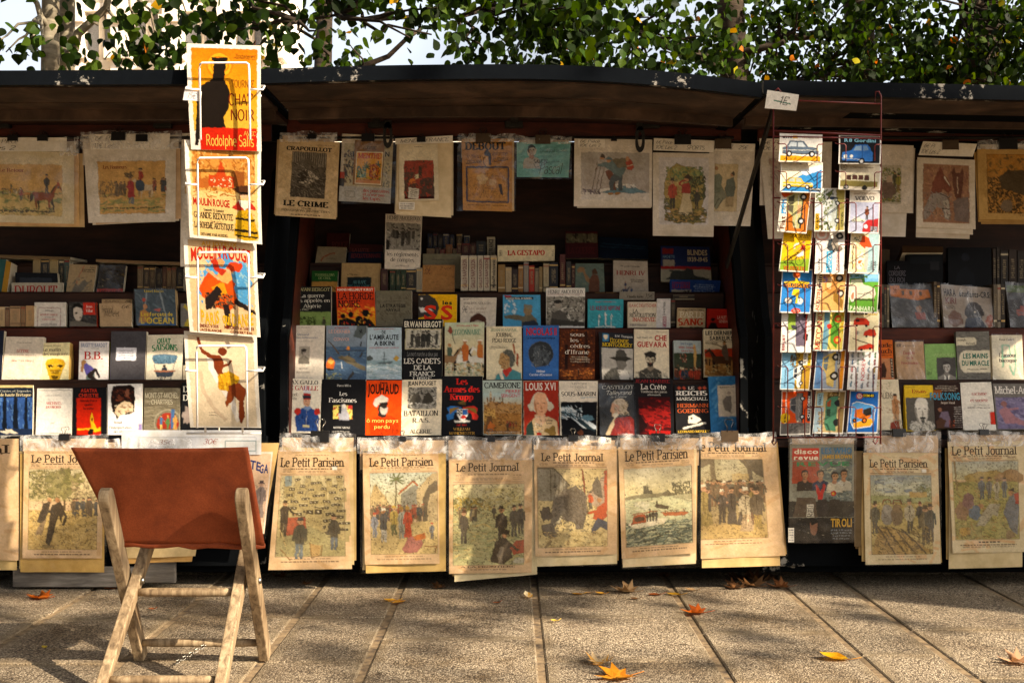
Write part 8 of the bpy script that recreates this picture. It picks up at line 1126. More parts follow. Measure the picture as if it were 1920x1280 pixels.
    bk('book with a painted camel and a robed man', (1079, 494, 1132, 494, 1134, 552, 1078, 552), Y, '5c6c64', [('S', 0, 0, 100, 100, 40, '54645c 6c7868', 20, 30, 5), ('P', [6, 20, 16, 12, 30, 14, 36, 34, 48, 48, 66, 56, 50, 66, 36, 56, 26, 28, 10, 30], '8a6c4c'), ('P', [44, 100, 48, 50, 60, 34, 76, 36, 82, 60, 80, 100], '5c3c2c'), ('C', 66, 28, 6, '6c4a34'), ('P', [58, 22, 66, 16, 74, 22, 76, 34, 58, 34], '4c3424')], side='4c1c18', thick=.04, **kw)
    bk('blue and white album with a grey tank and a pale title', (1239, 461, 1330, 463, 1334, 530, 1239, 528), Y + .03, '18244c', [('R', 3, 8, 26, 22, '6c1c1c'), ('T', 'HACHETTE', 4, 28, 26, 34, '6c8ca4', 'S'), ('R', 5, 38, 28, 56, '8a8478'), ('T', 'BLINDES', 54, 95, 10, 24, 'a89c80', 'B'), ('T', '1939-1945', 54, 95, 30, 42, 'a89c80', 'B'), ('R', 0, 56, 100, 64, '8a1c1c'), ('R', 0, 64, 100, 100, '8a8878'), ('P', [18, 84, 22, 70, 44, 68, 52, 60, 64, 64, 66, 80, 96, 88, 90, 96, 10, 92], '2c302c'), ('L', [44, 70, 18, 68], 3, '2c302c')], thick=.015, **kw)
    bk('wide blue album lying in front with a list in white and a red title', (1256, 524, 1351, 526, 1347, 563, 1257, 561), Y, '1c3c7c', [('T', 'CONNAISSANCE', 4, 40, 12, 22, '8a2434', 'B'), ('T', 'DE LA GUERRE', 4, 40, 26, 44, '8a2434', 'B'), ('R', 3, 50, 42, 98, '9c9484'), ('S', 26, 54, 40, 92, 12, '1c1c1c', 12, 60, 3), ('N', 46, 18, 90, 94, 7, '8ca4c4', 4)], **kw)
    bk('grey book lying flat with a handwritten price on its edge', (1162, 547, 1227, 547, 1227, 562, 1161, 562), .31, '8a8478', [('T', 'Claudia koonz', 22, 70, 44, 74, '2c2824', 'D'), ('T', '15€', 72, 96, 24, 76, '2c2824', 'H')], thick=.12, lean=0, group=kw['group'])
    bk('dark red book with a strip of photographs, high at the back', (1060, 434, 1120, 434, 1122, 484, 1060, 484), .49, '3c1214', [('R', 2, 10, 98, 42, '54503c'), ('R', 30, 10, 34, 42, '1c1410'), ('R', 64, 10, 68, 42, '1c1410'), ('S', 2, 10, 98, 42, 20, '2c2a20 6c664c', 10, 60, 5), ('T', 'LA GUERRE', 8, 92, 60, 84, '541c1c', 'L')], **kw)
    bk('row-long dark blue album at the back beside the photograph strip book', (1122, 444, 1214, 448, 1216, 486, 1122, 484), .55, '101c30', [('L', [4, 30, 96, 40], 2, '20384c'), ('L', [4, 44, 96, 50], 2, '20384c')], **kw)
    G2 = 'book spines on the back shelves of the middle stall'
    def row(lst, desc, Y, grp, dep=.12, bot=None):
        n = len(lst)
        ordn = ['first', 'second', 'third', 'fourth', 'fifth', 'sixth', 'seventh', 'eighth', 'ninth', 'tenth', 'eleventh', 'twelfth']
        for k, it in enumerate(lst):
            x0, y0, x1, y1, c, cn = it[:6]
            spine('%s spine, %s from left in %s' % (cn, ordn[k], desc), x0, y0, x1, y1, Y, c, dep, it[6] if len(it) > 6 else None, it[7] if len(it) > 7 else '8a7c60', grp)
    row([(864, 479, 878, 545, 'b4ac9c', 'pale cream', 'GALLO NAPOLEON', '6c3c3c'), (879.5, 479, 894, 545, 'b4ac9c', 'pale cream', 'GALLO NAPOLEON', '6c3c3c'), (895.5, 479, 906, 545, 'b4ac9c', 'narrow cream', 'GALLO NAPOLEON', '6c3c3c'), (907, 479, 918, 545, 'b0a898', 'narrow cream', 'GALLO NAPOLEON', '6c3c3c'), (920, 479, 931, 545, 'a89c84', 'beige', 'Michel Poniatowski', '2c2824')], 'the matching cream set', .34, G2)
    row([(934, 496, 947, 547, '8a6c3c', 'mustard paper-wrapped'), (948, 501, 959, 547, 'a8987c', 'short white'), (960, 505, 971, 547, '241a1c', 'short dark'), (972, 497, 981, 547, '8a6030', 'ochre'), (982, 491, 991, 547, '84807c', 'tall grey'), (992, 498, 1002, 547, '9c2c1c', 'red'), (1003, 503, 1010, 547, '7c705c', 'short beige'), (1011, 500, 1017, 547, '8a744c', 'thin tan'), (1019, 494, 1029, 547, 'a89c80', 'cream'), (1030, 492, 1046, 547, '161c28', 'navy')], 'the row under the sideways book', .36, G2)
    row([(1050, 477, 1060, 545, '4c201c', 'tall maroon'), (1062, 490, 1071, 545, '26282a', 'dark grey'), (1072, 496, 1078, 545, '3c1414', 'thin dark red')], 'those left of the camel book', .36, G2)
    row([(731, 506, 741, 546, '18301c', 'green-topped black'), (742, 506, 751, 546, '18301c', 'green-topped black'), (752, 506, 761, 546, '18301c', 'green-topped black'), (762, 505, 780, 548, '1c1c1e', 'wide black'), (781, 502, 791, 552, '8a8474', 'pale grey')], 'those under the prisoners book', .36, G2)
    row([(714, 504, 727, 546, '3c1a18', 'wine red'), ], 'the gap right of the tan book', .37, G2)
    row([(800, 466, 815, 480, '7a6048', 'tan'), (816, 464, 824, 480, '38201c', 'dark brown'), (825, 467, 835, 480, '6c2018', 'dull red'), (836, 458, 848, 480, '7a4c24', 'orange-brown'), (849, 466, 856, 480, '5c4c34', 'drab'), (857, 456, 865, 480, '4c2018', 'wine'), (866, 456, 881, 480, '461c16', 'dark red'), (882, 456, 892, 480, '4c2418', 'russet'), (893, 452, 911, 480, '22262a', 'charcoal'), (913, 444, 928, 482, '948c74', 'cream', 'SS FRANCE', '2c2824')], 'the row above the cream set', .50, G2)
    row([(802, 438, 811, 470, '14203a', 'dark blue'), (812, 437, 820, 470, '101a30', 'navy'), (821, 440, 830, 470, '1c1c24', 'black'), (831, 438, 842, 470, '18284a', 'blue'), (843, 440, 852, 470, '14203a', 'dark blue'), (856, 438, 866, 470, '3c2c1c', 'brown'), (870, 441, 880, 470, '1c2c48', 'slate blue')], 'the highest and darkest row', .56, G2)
    row([(1116, 548, 1134, 560, '8a6434', 'squat tan'), (1136, 548, 1156, 560, '8a6434', 'squat tan'), (1098, 550, 1114, 562, '6c6c68', 'grey')], 'the low trio behind the turquoise book', .33, G2, .08)
    row([(1258, 560, 1266, 612, '4c463c', 'drab grey'), (1262, 553, 1302, 562, '28221c', 'flat dark')], 'the gap right of the white spine', .31, G2, .08)

    # ---- left stall, front row
    Y = .065; kw = dict(group='books in the front row of the left stall')
    bk('book with a dark blue winter forest, cut off by the left edge', (-8, 722, 62, 722, 61, 816, -8, 816), Y, '1c2c4c', [('R', 0, 0, 100, 5, 'b8a470'), ('R', 0, 5, 100, 24, '141c28'), ('T', 'Contes et légendes', 12, 96, 9, 14, '8c8c84', 'D'), ('T', 'de haute Bretagne', 12, 96, 16, 22, 'c0b490', 'D'), ('R', 0, 24, 100, 100, '2c4c84'), ('S', 0, 24, 100, 100, 120, '3c6098 24406c 5478a8 1c3058', 14, 90, 3, 12)] + [('P', [x, 24, x + w_, 24, x + w_ + 3, 92, x - 2, 92], '101620') for x, w_ in ((20, 8), (48, 10), (78, 6))] + [('R', 0, 86, 100, 100, '18243c'), ('B', 36, 92, 20, 5, 'c0b8a4', .4)], **kw)
    bk('plain white book with a thin frame and two red title lines', (70, 728, 136, 728, 134, 815, 67, 815), Y, 'e2dcd0', [('O', 4, 4, 97, 96, .8, '8a8478'), ('O', 6, 6, 95, 94, .5, 'b0a89c'), ('N', 24, 15, 70, 17, 1, '8a8070', 1), ('T', 'ARCHIVES', 26, 70, 29, 35, 'b83c30', 'D'), ('T', 'DU NORD', 27, 69, 38, 43, 'b83c30', 'D'), ('T', 'nrf', 40, 51, 72, 77, '3c3834', 'H'), ('N', 36, 94, 60, 95.5, 1, '8a8070', .8)], **kw)
    bk('black-framed red book with a burning yellow shape', (138, 726, 200, 726, 200, 817, 138, 817), Y, '141416', [('T', 'AGATHA', 22, 72, 3, 10, 'c0341c', 'B'), ('T', 'CHRISTIE', 15, 76, 13, 20, 'c0341c', 'B'), ('R', 10, 22, 82, 98, 'cc2408'), ('T', 'Hercule Poirot', 20, 72, 25, 30, '2c1410', 'D'), ('T', 'quitte', 34, 58, 33, 38, '2c1410', 'D'), ('T', 'la scène', 30, 62, 41, 46, '2c1410', 'D'), ('P', [54, 82, 50, 66, 54, 50, 60, 64, 62, 74, 70, 84, 82, 80, 82, 88, 66, 92, 50, 88, 40, 86, 10, 88, 12, 83, 30, 84], 'e4b418'), ('P', [42, 92, 50, 84, 60, 86, 58, 96, 46, 97], '1c1410'), ('E', 56, 66, 2.5, 4, '8a3410')], **kw)
    bk('white book with a rounded dark painting and lower-case title', (202, 720, 267, 719, 267, 815, 202, 815), Y, 'e8e4de', [('P', [12, 14, 16, 5, 30, 3, 66, 3, 76, 8, 78, 30, 76, 54, 62, 60, 36, 60, 26, 70, 24, 60, 14, 54, 10, 34], '1e120e'), ('S', 14, 8, 74, 34, 50, '4c2418 341810 6c3420', 8, 40, 4), ('P', [20, 56, 28, 42, 48, 34, 66, 36, 74, 42, 72, 54, 44, 58, 30, 64], 'd4bc98'), ('S', 20, 38, 72, 60, 40, 'e4d4b8 b89470 8a6448', 8, 20, 2.4), ('B', 36, 28, 6, 5, '5c3020'), ('B', 56, 18, 6, 7, '7c4c38'), ('T', 'freud', 18, 42, 73, 78, '3c3438', 'M'), ('T', "l'interprétation", 5, 70, 83, 88, '3c3438', 'M'), ('T', 'des rêves', 18, 54, 91, 96, '3c3438', 'M'), ('R', 88, 78, 97, 92, '9080b0')], thick=.03, **kw)
    bk('grey stone-patterned book with a painted arch of medieval figures', (271, 727, 338, 727, 337, 806, 269, 806), Y, '6c6450', [('S', 0, 0, 100, 100, 110, '7c7460 5c5444 847c68', 26, 0, 2.4, 3), ('T', 'MONT-ST-MICHEL', 2, 96, 12, 24, 'b8b098', 'A'), ('T', '& CHARTRES', 14, 80, 28, 39, 'b8b098', 'A'), ('C', 66, 82, 38, '8a826c'), ('C', 66, 82, 34, '6c6450'), ('C', 66, 84, 30, '8a2c1c'), ('R', 74, 50, 84, 96, '3c5c84'), ('R', 0, 97, 100, 100, '6c6450'), ('F', 48, 98, 34, '3c5c7c', 'b89c54', None, 'c09468', 1), ('F', 66, 98, 32, '4c6c3c', '4c6c3c', 'b89440', 'c09468'), ('F', 86, 98, 36, 'b08444', 'b08444', None, 'c09468', 0, True)] + [('L', [0, y, 26, y], .8, '948c74') for y in (46, 56, 66, 76, 86)], **kw)
    bk('black book with white capitals half behind the white poster rack', (341, 717, 410, 717, 410, 806, 340, 806), Y, '17171a', [('T', 'DL', 4, 30, 8, 20, 'd8d4c8', 'D'), ('T', 'DL', 4, 30, 26, 38, 'd8d4c8', 'D'), ('B', 16, 70, 12, 18, '8a7c74')], **kw)
    Y = .145; kw = dict(group='books in the second row of the left stall')
    bk('navy book cut off by the left edge, second row of the left stall', (-40, 620, 8, 620, 2, 722, -40, 722), Y, '1c2030', [], **kw)
    bk('grey-cream paperbound book with a red word LETTRE', (12, 631, 83, 632, 74, 724, 2, 722), Y, 'd0c4b2', [('N', 30, 11, 68, 13, 1, '5c544c', 1.2), ('T', 'LETTRE', 32, 64, 26, 32, 'b03c34', 'D'), ('N', 14, 36, 84, 38, 1, '4c443c', 1.2), ('T', '"New York Herald"', 18, 80, 46, 51, 'b03c34', 'H'), ('N', 16, 84, 84, 86, 1, '8a8074', 1.2)], **kw)
    bk('cream pocket book with a golden mask shaped like a wedge', (79, 643, 131, 642, 128, 730, 76, 730), Y, 'e8dca8', [('T', 'Pauwels Bergier', 6, 70, 4, 8, 'a89878', 'D'), ('T', 'Le matin', 4, 70, 11, 18, '6c5c4c', 'D'), ('T', 'des magiciens', 4, 98, 21, 27, '6c5c4c', 'D'), ('P', [14, 44, 22, 36, 50, 33, 78, 36, 86, 44, 74, 66, 62, 84, 48, 95, 38, 84, 24, 64], 'c89c1c'), ('P', [22, 48, 38, 46, 46, 50, 30, 54], '3c2c08'), ('P', [56, 50, 64, 46, 80, 48, 70, 54], '3c2c08'), ('P', [30, 58, 70, 58, 62, 66, 38, 66], '8a6810'), ('P', [36, 70, 64, 70, 56, 78, 44, 78], '5c440c'), ('P', [42, 80, 58, 80, 50, 92], '6c500c'), ('S', 24, 38, 76, 84, 40, 'e8c44c a87c14 f0dc84', 5, 20, 1.6), ('N', 78, 91, 94, 94, 1, '2c2824', 2.4)], thick=.05, side='d8b060', **kw)
    bk('white book with two red initials and a girl in black tights', (149, 640, 205, 640, 203, 728, 147, 728), Y, 'e6e0da', [('T', 'BRIGITTE BARDOT', 6, 94, 4, 12, '8c94ac', 'B'), ('N', 38, 14, 66, 17, 1, 'a09890', 1), ('T', 'B.B.', 18, 82, 22, 38, 'b82c24', 'D'), ('P', [26, 66, 52, 66, 52, 96, 24, 96], '6c7c74'), ('P', [14, 50, 22, 44, 34, 50, 54, 58, 56, 62, 40, 62, 34, 72, 24, 70], '5c54a0'), ('C', 18, 44, 6, 'd8a884'), ('P', [10, 42, 16, 38, 24, 42, 18, 50, 14, 66, 8, 64], 'a87c4c'), ('P', [28, 68, 36, 66, 54, 56, 60, 58, 72, 76, 68, 78, 56, 64, 46, 72, 70, 84, 96, 92, 94, 95, 66, 90, 30, 76], '2c2420'), ('R', 6, 90, 14, 96, 'b83c30')], side='d8c430', thick=.03, **kw)
    bk('plain dark grey cloth book with a white handwritten slip pasted on', (209, 621, 275, 621, 271, 722, 205, 722), Y, '48464a', [('R', 16, 30, 72, 54, 'dcdce4'), ('N', 22, 34, 68, 52, 4, '8a8a9c', 1)], **kw)
    bk('cream book with green wavy lettering and a fantastic airship kiosk', (277, 628, 344, 627, 340, 728, 273, 728), Y, 'ddd4bc', [('T', 'QUAT', 28, 66, 8, 17, '3c8454', 'W', -2.0), ('T', 'SAISONS', 14, 86, 20, 31, '3c8454', 'W', -3.0), ('P', [14, 44, 18, 38, 50, 36, 82, 38, 86, 42, 76, 54, 24, 54], '54748a'), ('S', 16, 38, 84, 54, 50, '3c5464 7c98a8 2c4050', 6, 70, 1.4), ('L', [22, 54, 26, 66], 1, '4c4c4c'), ('L', [78, 54, 74, 66], 1, '4c4c4c'), ('C', 50, 58, 4, '3c342c'), ('P', [42, 66, 44, 61, 56, 61, 58, 66], '2c3440'), ('R', 22, 66, 80, 69, 'a86c4c'), ('P', [26, 69, 76, 69, 72, 78, 30, 78], '3c4450'), ('S', 30, 78, 74, 92, 40, '2c3440 54606c 8a6c54', 6, 70, 1.4), ('T', 'ANTOINE BLONDIN', 20, 84, 93, 97, '5c544c', 'A')], **kw)
    bk('black book partly hidden by the white rack, second row of the left stall', (345, 634, 410, 634, 410, 724, 342, 724), Y, '1a1a1e', [('R', 0, 56, 100, 100, 'b8ac94')], **kw)
    Y = .255; kw = dict(group='books on the upper step of the left stall', lean=.03)
    GS = 'book spines on the left stall'
    row([(-3, 575, 9, 612, 'b89c74', 'worn cream'), (10, 576, 18, 612, '7c5c44', 'brown'), (19, 574, 38, 612, 'a88864', 'broad tan'), (39, 574, 48, 612, '8a6848', 'narrow tan'), (49, 573, 64, 612, 'b08c60', 'ochre')], 'the worn row at the left edge', Y, GS)
    bk('white book with a red-ruled frame of small type', (65, 567, 124, 567, 123, 612, 64, 612), Y, 'd8d0c4', [('O', 12, 24, 82, 130, 1.2, 'a84c44'), ('N', 34, 33, 60, 37, 1, '4c443c', 2), ('T', 'ARTHUR DE GOBINEAU', 18, 74, 48, 55, 'b03c34', 'D'), ('N', 34, 60, 60, 63, 1, '4c443c', 1.6), ('T', 'MADEMOISELLE IRNOIS', 26, 68, 68, 74, 'b03c34', 'D'), ('N', 20, 86, 76, 96, 2, '8a8074', 2)], **kw)
    bk('small book with a pale dramatic face and a red title square', (130, 566, 180, 566, 182, 612, 130, 612), Y, '3c3a38', [('S', 0, 0, 100, 100, 60, '2c2a28 4c4a46 5c5852', 20, 30, 5), ('E', 32, 44, 17, 34, 'c4b8a8'), ('P', [12, 30, 16, 10, 34, 4, 50, 16, 48, 26, 30, 20], '1c1a18'), ('P', [22, 44, 30, 42, 30, 48, 22, 48], '3c342c'), ('P', [38, 60, 46, 62, 40, 68], '6c5c50'), ('P', [0, 100, 6, 78, 30, 74, 60, 84, 100, 90, 100, 100], '6c665c'), ('R', 52, 4, 94, 52, 'c03424'), ('T', 'Jean', 62, 86, 14, 24, 'ece0d4', 'D'), ('T', 'Vilar', 62, 88, 30, 42, 'ece0d4', 'D')], side='b84428', **kw)
    bk('blank tan book with a slanting handwritten name and price', (186, 569, 248, 569, 247, 612, 188, 612), Y, 'b89c78', [('T', 'Rembrandt', 6, 42, 12, 40, '2c2824', 'H'), ('T', 'Michelet', 14, 60, 30, 56, '2c2824', 'H'), ('T', '6€', 66, 92, 6, 22, '2c2824', 'H')], **kw)
    bk('tan card with black handwriting just behind the blank tan book', (191, 561, 248, 561, 248, 600, 191, 600), Y + .025, 'a88c68', [('T', 'JEJUREC', 6, 60, 4, 15, '24201c', 'H'), ('T', '8€', 76, 96, 4, 16, '24201c', 'H')], **kw)
    bk('plastic-wrapped grey book with a yellow ocean title and a sailor in rigging', (252, 542, 328, 542, 331, 610, 257, 610), Y, '48545c', [('S', 0, 0, 100, 100, 50, '3c4850 54606a 5c6c74', 20, 40, 4), ('T', 'Lionel Martin', 24, 72, 2, 9, 'c8b444', 'D'), ('L', [30, 8, 22, 60], 4, '8a9498'), ('L', [62, 8, 76, 84], 4, '8a9498'), ('P', [6, 90, 12, 60, 22, 54, 34, 66, 34, 90], 'b88444'), ('C', 24, 48, 6, 'c08a60'), ('C', 22, 30, 5, 'a84434'), ('P', [44, 56, 62, 52, 58, 62], 'c05c4c'), ('T', 'Les forçats de', 12, 92, 64, 74, 'd8bc38', 'B'), ('T', "L'OCEAN", 10, 94, 79, 95, 'd8bc38', 'B'), ('R', 2, 95, 98, 100, '24548c')], sleeve=True, side='d8b884', thick=.04, **kw)
    bk('grey book with yellow swirls half behind the white rack', (339, 569, 400, 569, 400, 612, 339, 612), Y, '7c7874', [('L', [10, 10, 30, 30, 50, 44], 10, 'c8b03c'), ('L', [40, 60, 20, 80, 16, 98, 50, 96], 12, 'c8b03c')], **kw)
    Y = .37; kw = dict(group='books on the dim back shelf of the left stall', lean=.02)
    bk('white album with tall thin red capitals', (22, 530, 118, 530, 116, 580, 22, 580), Y - .02, 'a8a290', [('T', 'DUBOUT', 6, 90, 12, 54, '9c2c28', 'D')], thick=.012, **kw)
    bk('maroon book with pale capitals in front of the white album', (31, 547, 102, 547, 102, 580, 30, 580), Y - .05, '4c1814', [('T', 'SCIENCE ET VIE', 8, 92, 20, 56, 'b09c8c', 'S'), ('B', 20, 84, 8, 8, '8a6434')], **kw)
    bk('black plastic-covered album behind the white one', (29, 511, 108, 512, 110, 560, 29, 560), Y, '16181c', [('R', 10, 20, 86, 40, '2c3038')], **kw)
    bk('tan book with a grey scratched drawing and a red diagonal line', (131, 495, 182, 497, 172, 565, 122, 563), Y, '9c8868', [('L', [54, 4, 40, 30, 30, 64], 1.6, 'a83424'), ('T', 'Fabre', 76, 96, 5, 10, '2c2824', 'S'), ('N', 46, 12, 96, 22, 2, '2c2824', 2.4), ('S', 10, 36, 90, 90, 80, '54504a 6c6860 847c6c', 14, -50, 2), ('P', [20, 80, 30, 50, 40, 60, 60, 40, 76, 50, 60, 70, 34, 88], '6c665c')], **kw)
    bk('dark painted book with a red lower band', (188, 496, 236, 498, 229, 560, 180, 560), Y, '2c2418', [('S', 0, 0, 100, 66, 50, '3c3420 4c4428 1c160f 6c5c34', 14, 10, 3), ('R', 0, 70, 100, 100, '9c2c14'), ('T', 'LES LOUPS', 8, 92, 76, 90, '5c1c10', 'B')], sleeve=True, **kw)
    row([(62, 485, 76, 530, '8a7a58', 'cream'), (77, 486, 92, 530, '1e2226', 'black'), (94, 485, 109, 530, '94855f', 'cream'), (111, 485, 120, 550, '1c2424', 'dark green'), (121, 484, 130, 550, '3c5454', 'teal')], 'the row behind the white album', .42, GS)
    row([(258, 498, 268, 545, '6c5c44', 'beige'), (270, 500, 280, 545, '3c3026', 'brown'), (281, 500, 291, 545, '4c3c28', 'brown and yellow'), (293, 503, 303, 545, '241a16', 'dark'), (305, 500, 312, 545, '4c2c1c', 'russet'), (313, 501, 321, 545, '6c5436', 'tan'), (322, 500, 330, 545, '5c4830', 'ochre'), (331, 502, 344, 545, '1c1614', 'black')], 'the row beside the white rack', .40, GS)
    bk('teal magazine leaning at the left edge', (-14, 486, 12, 486, 4, 570, -22, 570), Y, '2c5454', [], **kw)
    bk('thick yellow-edged book leaning beside the teal magazine', (12, 488, 21, 492, 10, 570, 0, 566), Y - .005, 'a07828', [], thick=.12, **kw)
    bk('long flat stack of pale magazines lying across the left shelf', (-20, 477, 132, 482, 132, 487, -20, 483), .40, '6c5a40', [], thick=.2, lean=0, cat='magazines', name='magazine_stack', group=None)
    bk('long flat board lying over the spines near the white rack', (180, 486, 352, 492, 352, 497, 180, 491), .36, '7c6448', [], thick=.2, lean=0, cat='board', name='flat_board', group=None)

    # ---- right stall
    Y = .065; kw = dict(group='books in the front row of the right stall')
    bk('cream book with a drawn figure and red flourishes, first right of the red rack', (1640, 711, 1684, 711, 1692, 806, 1646, 806), Y, 'd8ccb0', [('S', 0, 4, 70, 20, 40, 'a8a078 b8946c 8a9468', 6, 40, 2), ('T', 'ALIENS', 20, 70, 26, 38, '6c6458', 'A'), ('S', 0, 54, 70, 66, 24, 'a84c34 b86c4c', 6, 10, 1.6), ('F', 78, 92, 64, 'b07c50', 'b08c68', None, 'b8845c', 1), ('S', 60, 40, 96, 90, 40, '8a5c3c c89c70', 6, 70, 1.6), ('P', [50, 98, 54, 84, 84, 80, 90, 98], '8a3c2c')], **kw)
    bk('thick yellow book with an engraved head in a ruff collar', (1695, 722, 1749, 722, 1754, 807, 1699, 808), Y, 'd8b424', [('N', 8, 4, 36, 6, 1, '8a6c20', 1), ('T', 'Essais', 26, 76, 9, 17, 'a8381c', 'D'), ('N', 70, 20, 96, 23, 1, '8a6c20', 1), ('R', 4, 27, 100, 98, '57534c'), ('U', 58, 52, 15, 'c4beb0', '6c665c', '3c3a36', '', 1, '8a8478', '2c2a26') if 0 else ('E', 56, 90, 44, 14, 'c4beb0'), ('S', 10, 78, 98, 98, 110, '8a857a dcd6ca 5c5850', 10, 80, 1.4, 30), ('E', 56, 56, 24, 25, 'cfc8ba'), ('E', 56, 42, 22, 15, 'd8d2c6'), ('P', [32, 50, 38, 48, 40, 70, 48, 82, 40, 80, 33, 64], '8a8478'), ('P', [78, 44, 80, 60, 72, 76, 76, 60], '6c675e'), ('L', [44, 52, 52, 51], 2.2, '3c3a36'), ('L', [62, 51, 70, 52], 2.2, '3c3a36'), ('P', [57, 54, 63, 66, 55, 67], '8a8478'), ('P', [48, 70, 58, 68, 68, 70, 66, 74, 50, 74], '3c3a36'), ('P', [52, 76, 64, 76, 58, 86], '4c4a44'), ('L', [54, 75, 62, 75], 1.4, 'a09888')], thick=.05, side='c8a020', **kw)
    bk('dark brown book with pale blue capitals and a hunched player in a dim room', (1749, 719, 1800, 719, 1806, 803, 1754, 803), Y, '2c1a14', [('N', 8, 4, 88, 18, 3, 'a89c8c', 2.2), ('R', 0, 14, 30, 32, '8a4c1c'), ('T', 'FOLKSONG', -14, 96, 21, 36, '3c8ca8', 'B'), ('T', 'Jacques Vassal', 24, 76, 40, 45, 'c8b8a8', 'L'), ('P', [14, 78, 24, 62, 48, 62, 54, 80, 48, 96, 16, 96], '6c5c6c'), ('C', 20, 58, 7, '8a5c44'), ('P', [4, 84, 20, 74, 40, 82, 30, 98, 6, 98], '4c3020'), ('N', 68, 50, 98, 98, 10, 'b0a8a0', 1.4), ('S', 50, 80, 70, 98, 20, 'a84c24 5c2c18', 6, 60, 3)], **kw)
    bk('white book with a red lower-case title and a red tab at its edge', (1800, 717, 1858, 716, 1868, 806, 1806, 806), Y, 'ddd8cc', [('T', 'racisme', 34, 82, 20, 27, 'b03434', 'M'), ('T', 'et société', 28, 84, 34, 41, 'b03434', 'M'), ('N', 36, 47, 84, 49, 1, '6c645c', 1), ('N', 18, 52, 88, 54, 1, '6c645c', 1), ('R', 84, 62, 100, 88, 'c8301c'), ('N', 60, 86, 82, 87.5, 1, '8a8078', .8)], **kw)
    bk('grey and mauve book with a fresco figure and white script title', (1861, 719, 1935, 719, 1940, 805, 1869, 805), Y, '6c6864', [('T', 'Michel-Ange', 4, 104, 6, 22, 'dcd8d0', 'L'), ('R', 4, 30, 100, 97, '746c8c'), ('S', 4, 30, 100, 97, 120, '7c7494 686080 8c84a0 5c5474', 16, 10, 4), ('P', [10, 60, 26, 48, 40, 60, 52, 72, 90, 88, 88, 94, 50, 86, 24, 86], '9c7078'), ('C', 24, 44, 7, '8a605c'), ('L', [34, 56, 60, 54], 5, '9c7078')], **kw)
    Y = .145; kw = dict(group='books in the second row of the right stall')
    bk('orange book with a film-strip edge and typewriter lettering', (1630, 637, 1673, 637, 1677, 713, 1632, 713), Y, 'c8601c', [('T', 'Claude', 4, 96, 8, 18, '24180f', 'L'), ('T', 'rouch', 20, 96, 22, 33, '24180f', 'L'), ('N', 40, 36, 96, 39, 1, '3c2414', 2), ('R', 30, 46, 98, 94, 'b87c54'), ('B', 54, 74, 14, 20, '3c2418'), ('R', 84, 46, 96, 94, '241c18')] + [('R', 87, 48 + k * 7, 93, 52 + k * 7, 'c8b89c') for k in range(7)], **kw)
    bk('tan paper-wrapped book with a red centred title', (1678, 641, 1731, 640, 1736, 722, 1683, 722), Y, 'b08c64', [('R', 4, 4, 20, 12, '8a6c4c'), ('T', '43€', 4, 20, 4, 12, '24201c', 'H'), ('N', 26, 9, 68, 11, 1, '6c543c', 1.2), ('T', 'Enquête', 26, 68, 22, 29, 'a04430', 'D'), ('T', 'sur la', 36, 60, 34, 40, 'a04430', 'D'), ('T', 'Prostitution', 18, 78, 46, 52, 'a04430', 'D'), ('N', 16, 95, 78, 97, 1, '6c543c', 1)], sleeve=True, **kw)
    bk('light green book with a grey portrait photograph of a seated man', (1733, 645, 1791, 644, 1795, 720, 1737, 720), Y, '84ac64', [('T', 'ANOUILH', 28, 94, 24, 31, 'a0bc7c', 'S'), ('R', 36, 34, 97, 96, '4c4a48'), ('U', 66, 60, 13, 'b8b4ac', '3c3a38', 'a8a49c', '', 1, '7c7870') if 0 else ('U', 66, 58, 12, 'b8b4ac', '3c3a38', '8a867e', None, 1, '7c7870', None, '2c2a28'), ('N', 4, 62, 22, 76, 4, '3c5030', 1.4)], **kw)
    bk('grey brick-patterned book with a cream lozenge and green capitals', (1792, 622, 1854, 621, 1858, 718, 1796, 718), Y, '6c6a64', [('S', 0, 0, 100, 100, 160, '54524c 84827a 605e58', 14, 0, 2, 3), ('P', [0, 12, 54, 12, 60, 16, 60, 24, 54, 27, 0, 27], 'd0c8b0'), ('T', 'Joseph', 2, 30, 14, 18, '5c5850', 'L'), ('T', 'Kessel', 30, 56, 21, 25, '5c5850', 'L'), ('P', [20, 37, 100, 37, 100, 79, 20, 79, 10, 72, 6, 58, 10, 44], 'd4ccb4'), ('T', 'LES MAINS', 18, 94, 43, 52, '2c6c5c', 'B'), ('T', 'DU MIRACLE', 14, 97, 57, 66, '2c6c5c', 'B'), ('N', 30, 72, 90, 74, 1, '5c5850', 1)], **kw)
    bk('pale cream book with a green monogram behind a black title', (1859, 628, 1916, 628, 1920, 722, 1862, 722), Y, 'd4ccb4', [('T', 'René Fallet', 24, 72, 7, 11, '4c443c', 'D'), ('L', [34, 20, 34, 64], 5, '88b898'), ('L', [34, 20, 56, 22, 58, 40, 36, 46], 5, '88b898'), ('L', [74, 20, 74, 60, 66, 80, 54, 60], 5, '88b898'), ('T', "L'amour", 22, 80, 36, 44, '24221f', 'D'), ('T', 'baroque', 22, 80, 47, 54, '24221f', 'D'), ('N', 40, 91, 70, 92.5, 1, '8a8074', .8)], sleeve=True, **kw)
    Y = .255; kw = dict(group='magazines in plastic on the upper step of the right stall', lean=.03, name='magazine', cat='magazine')
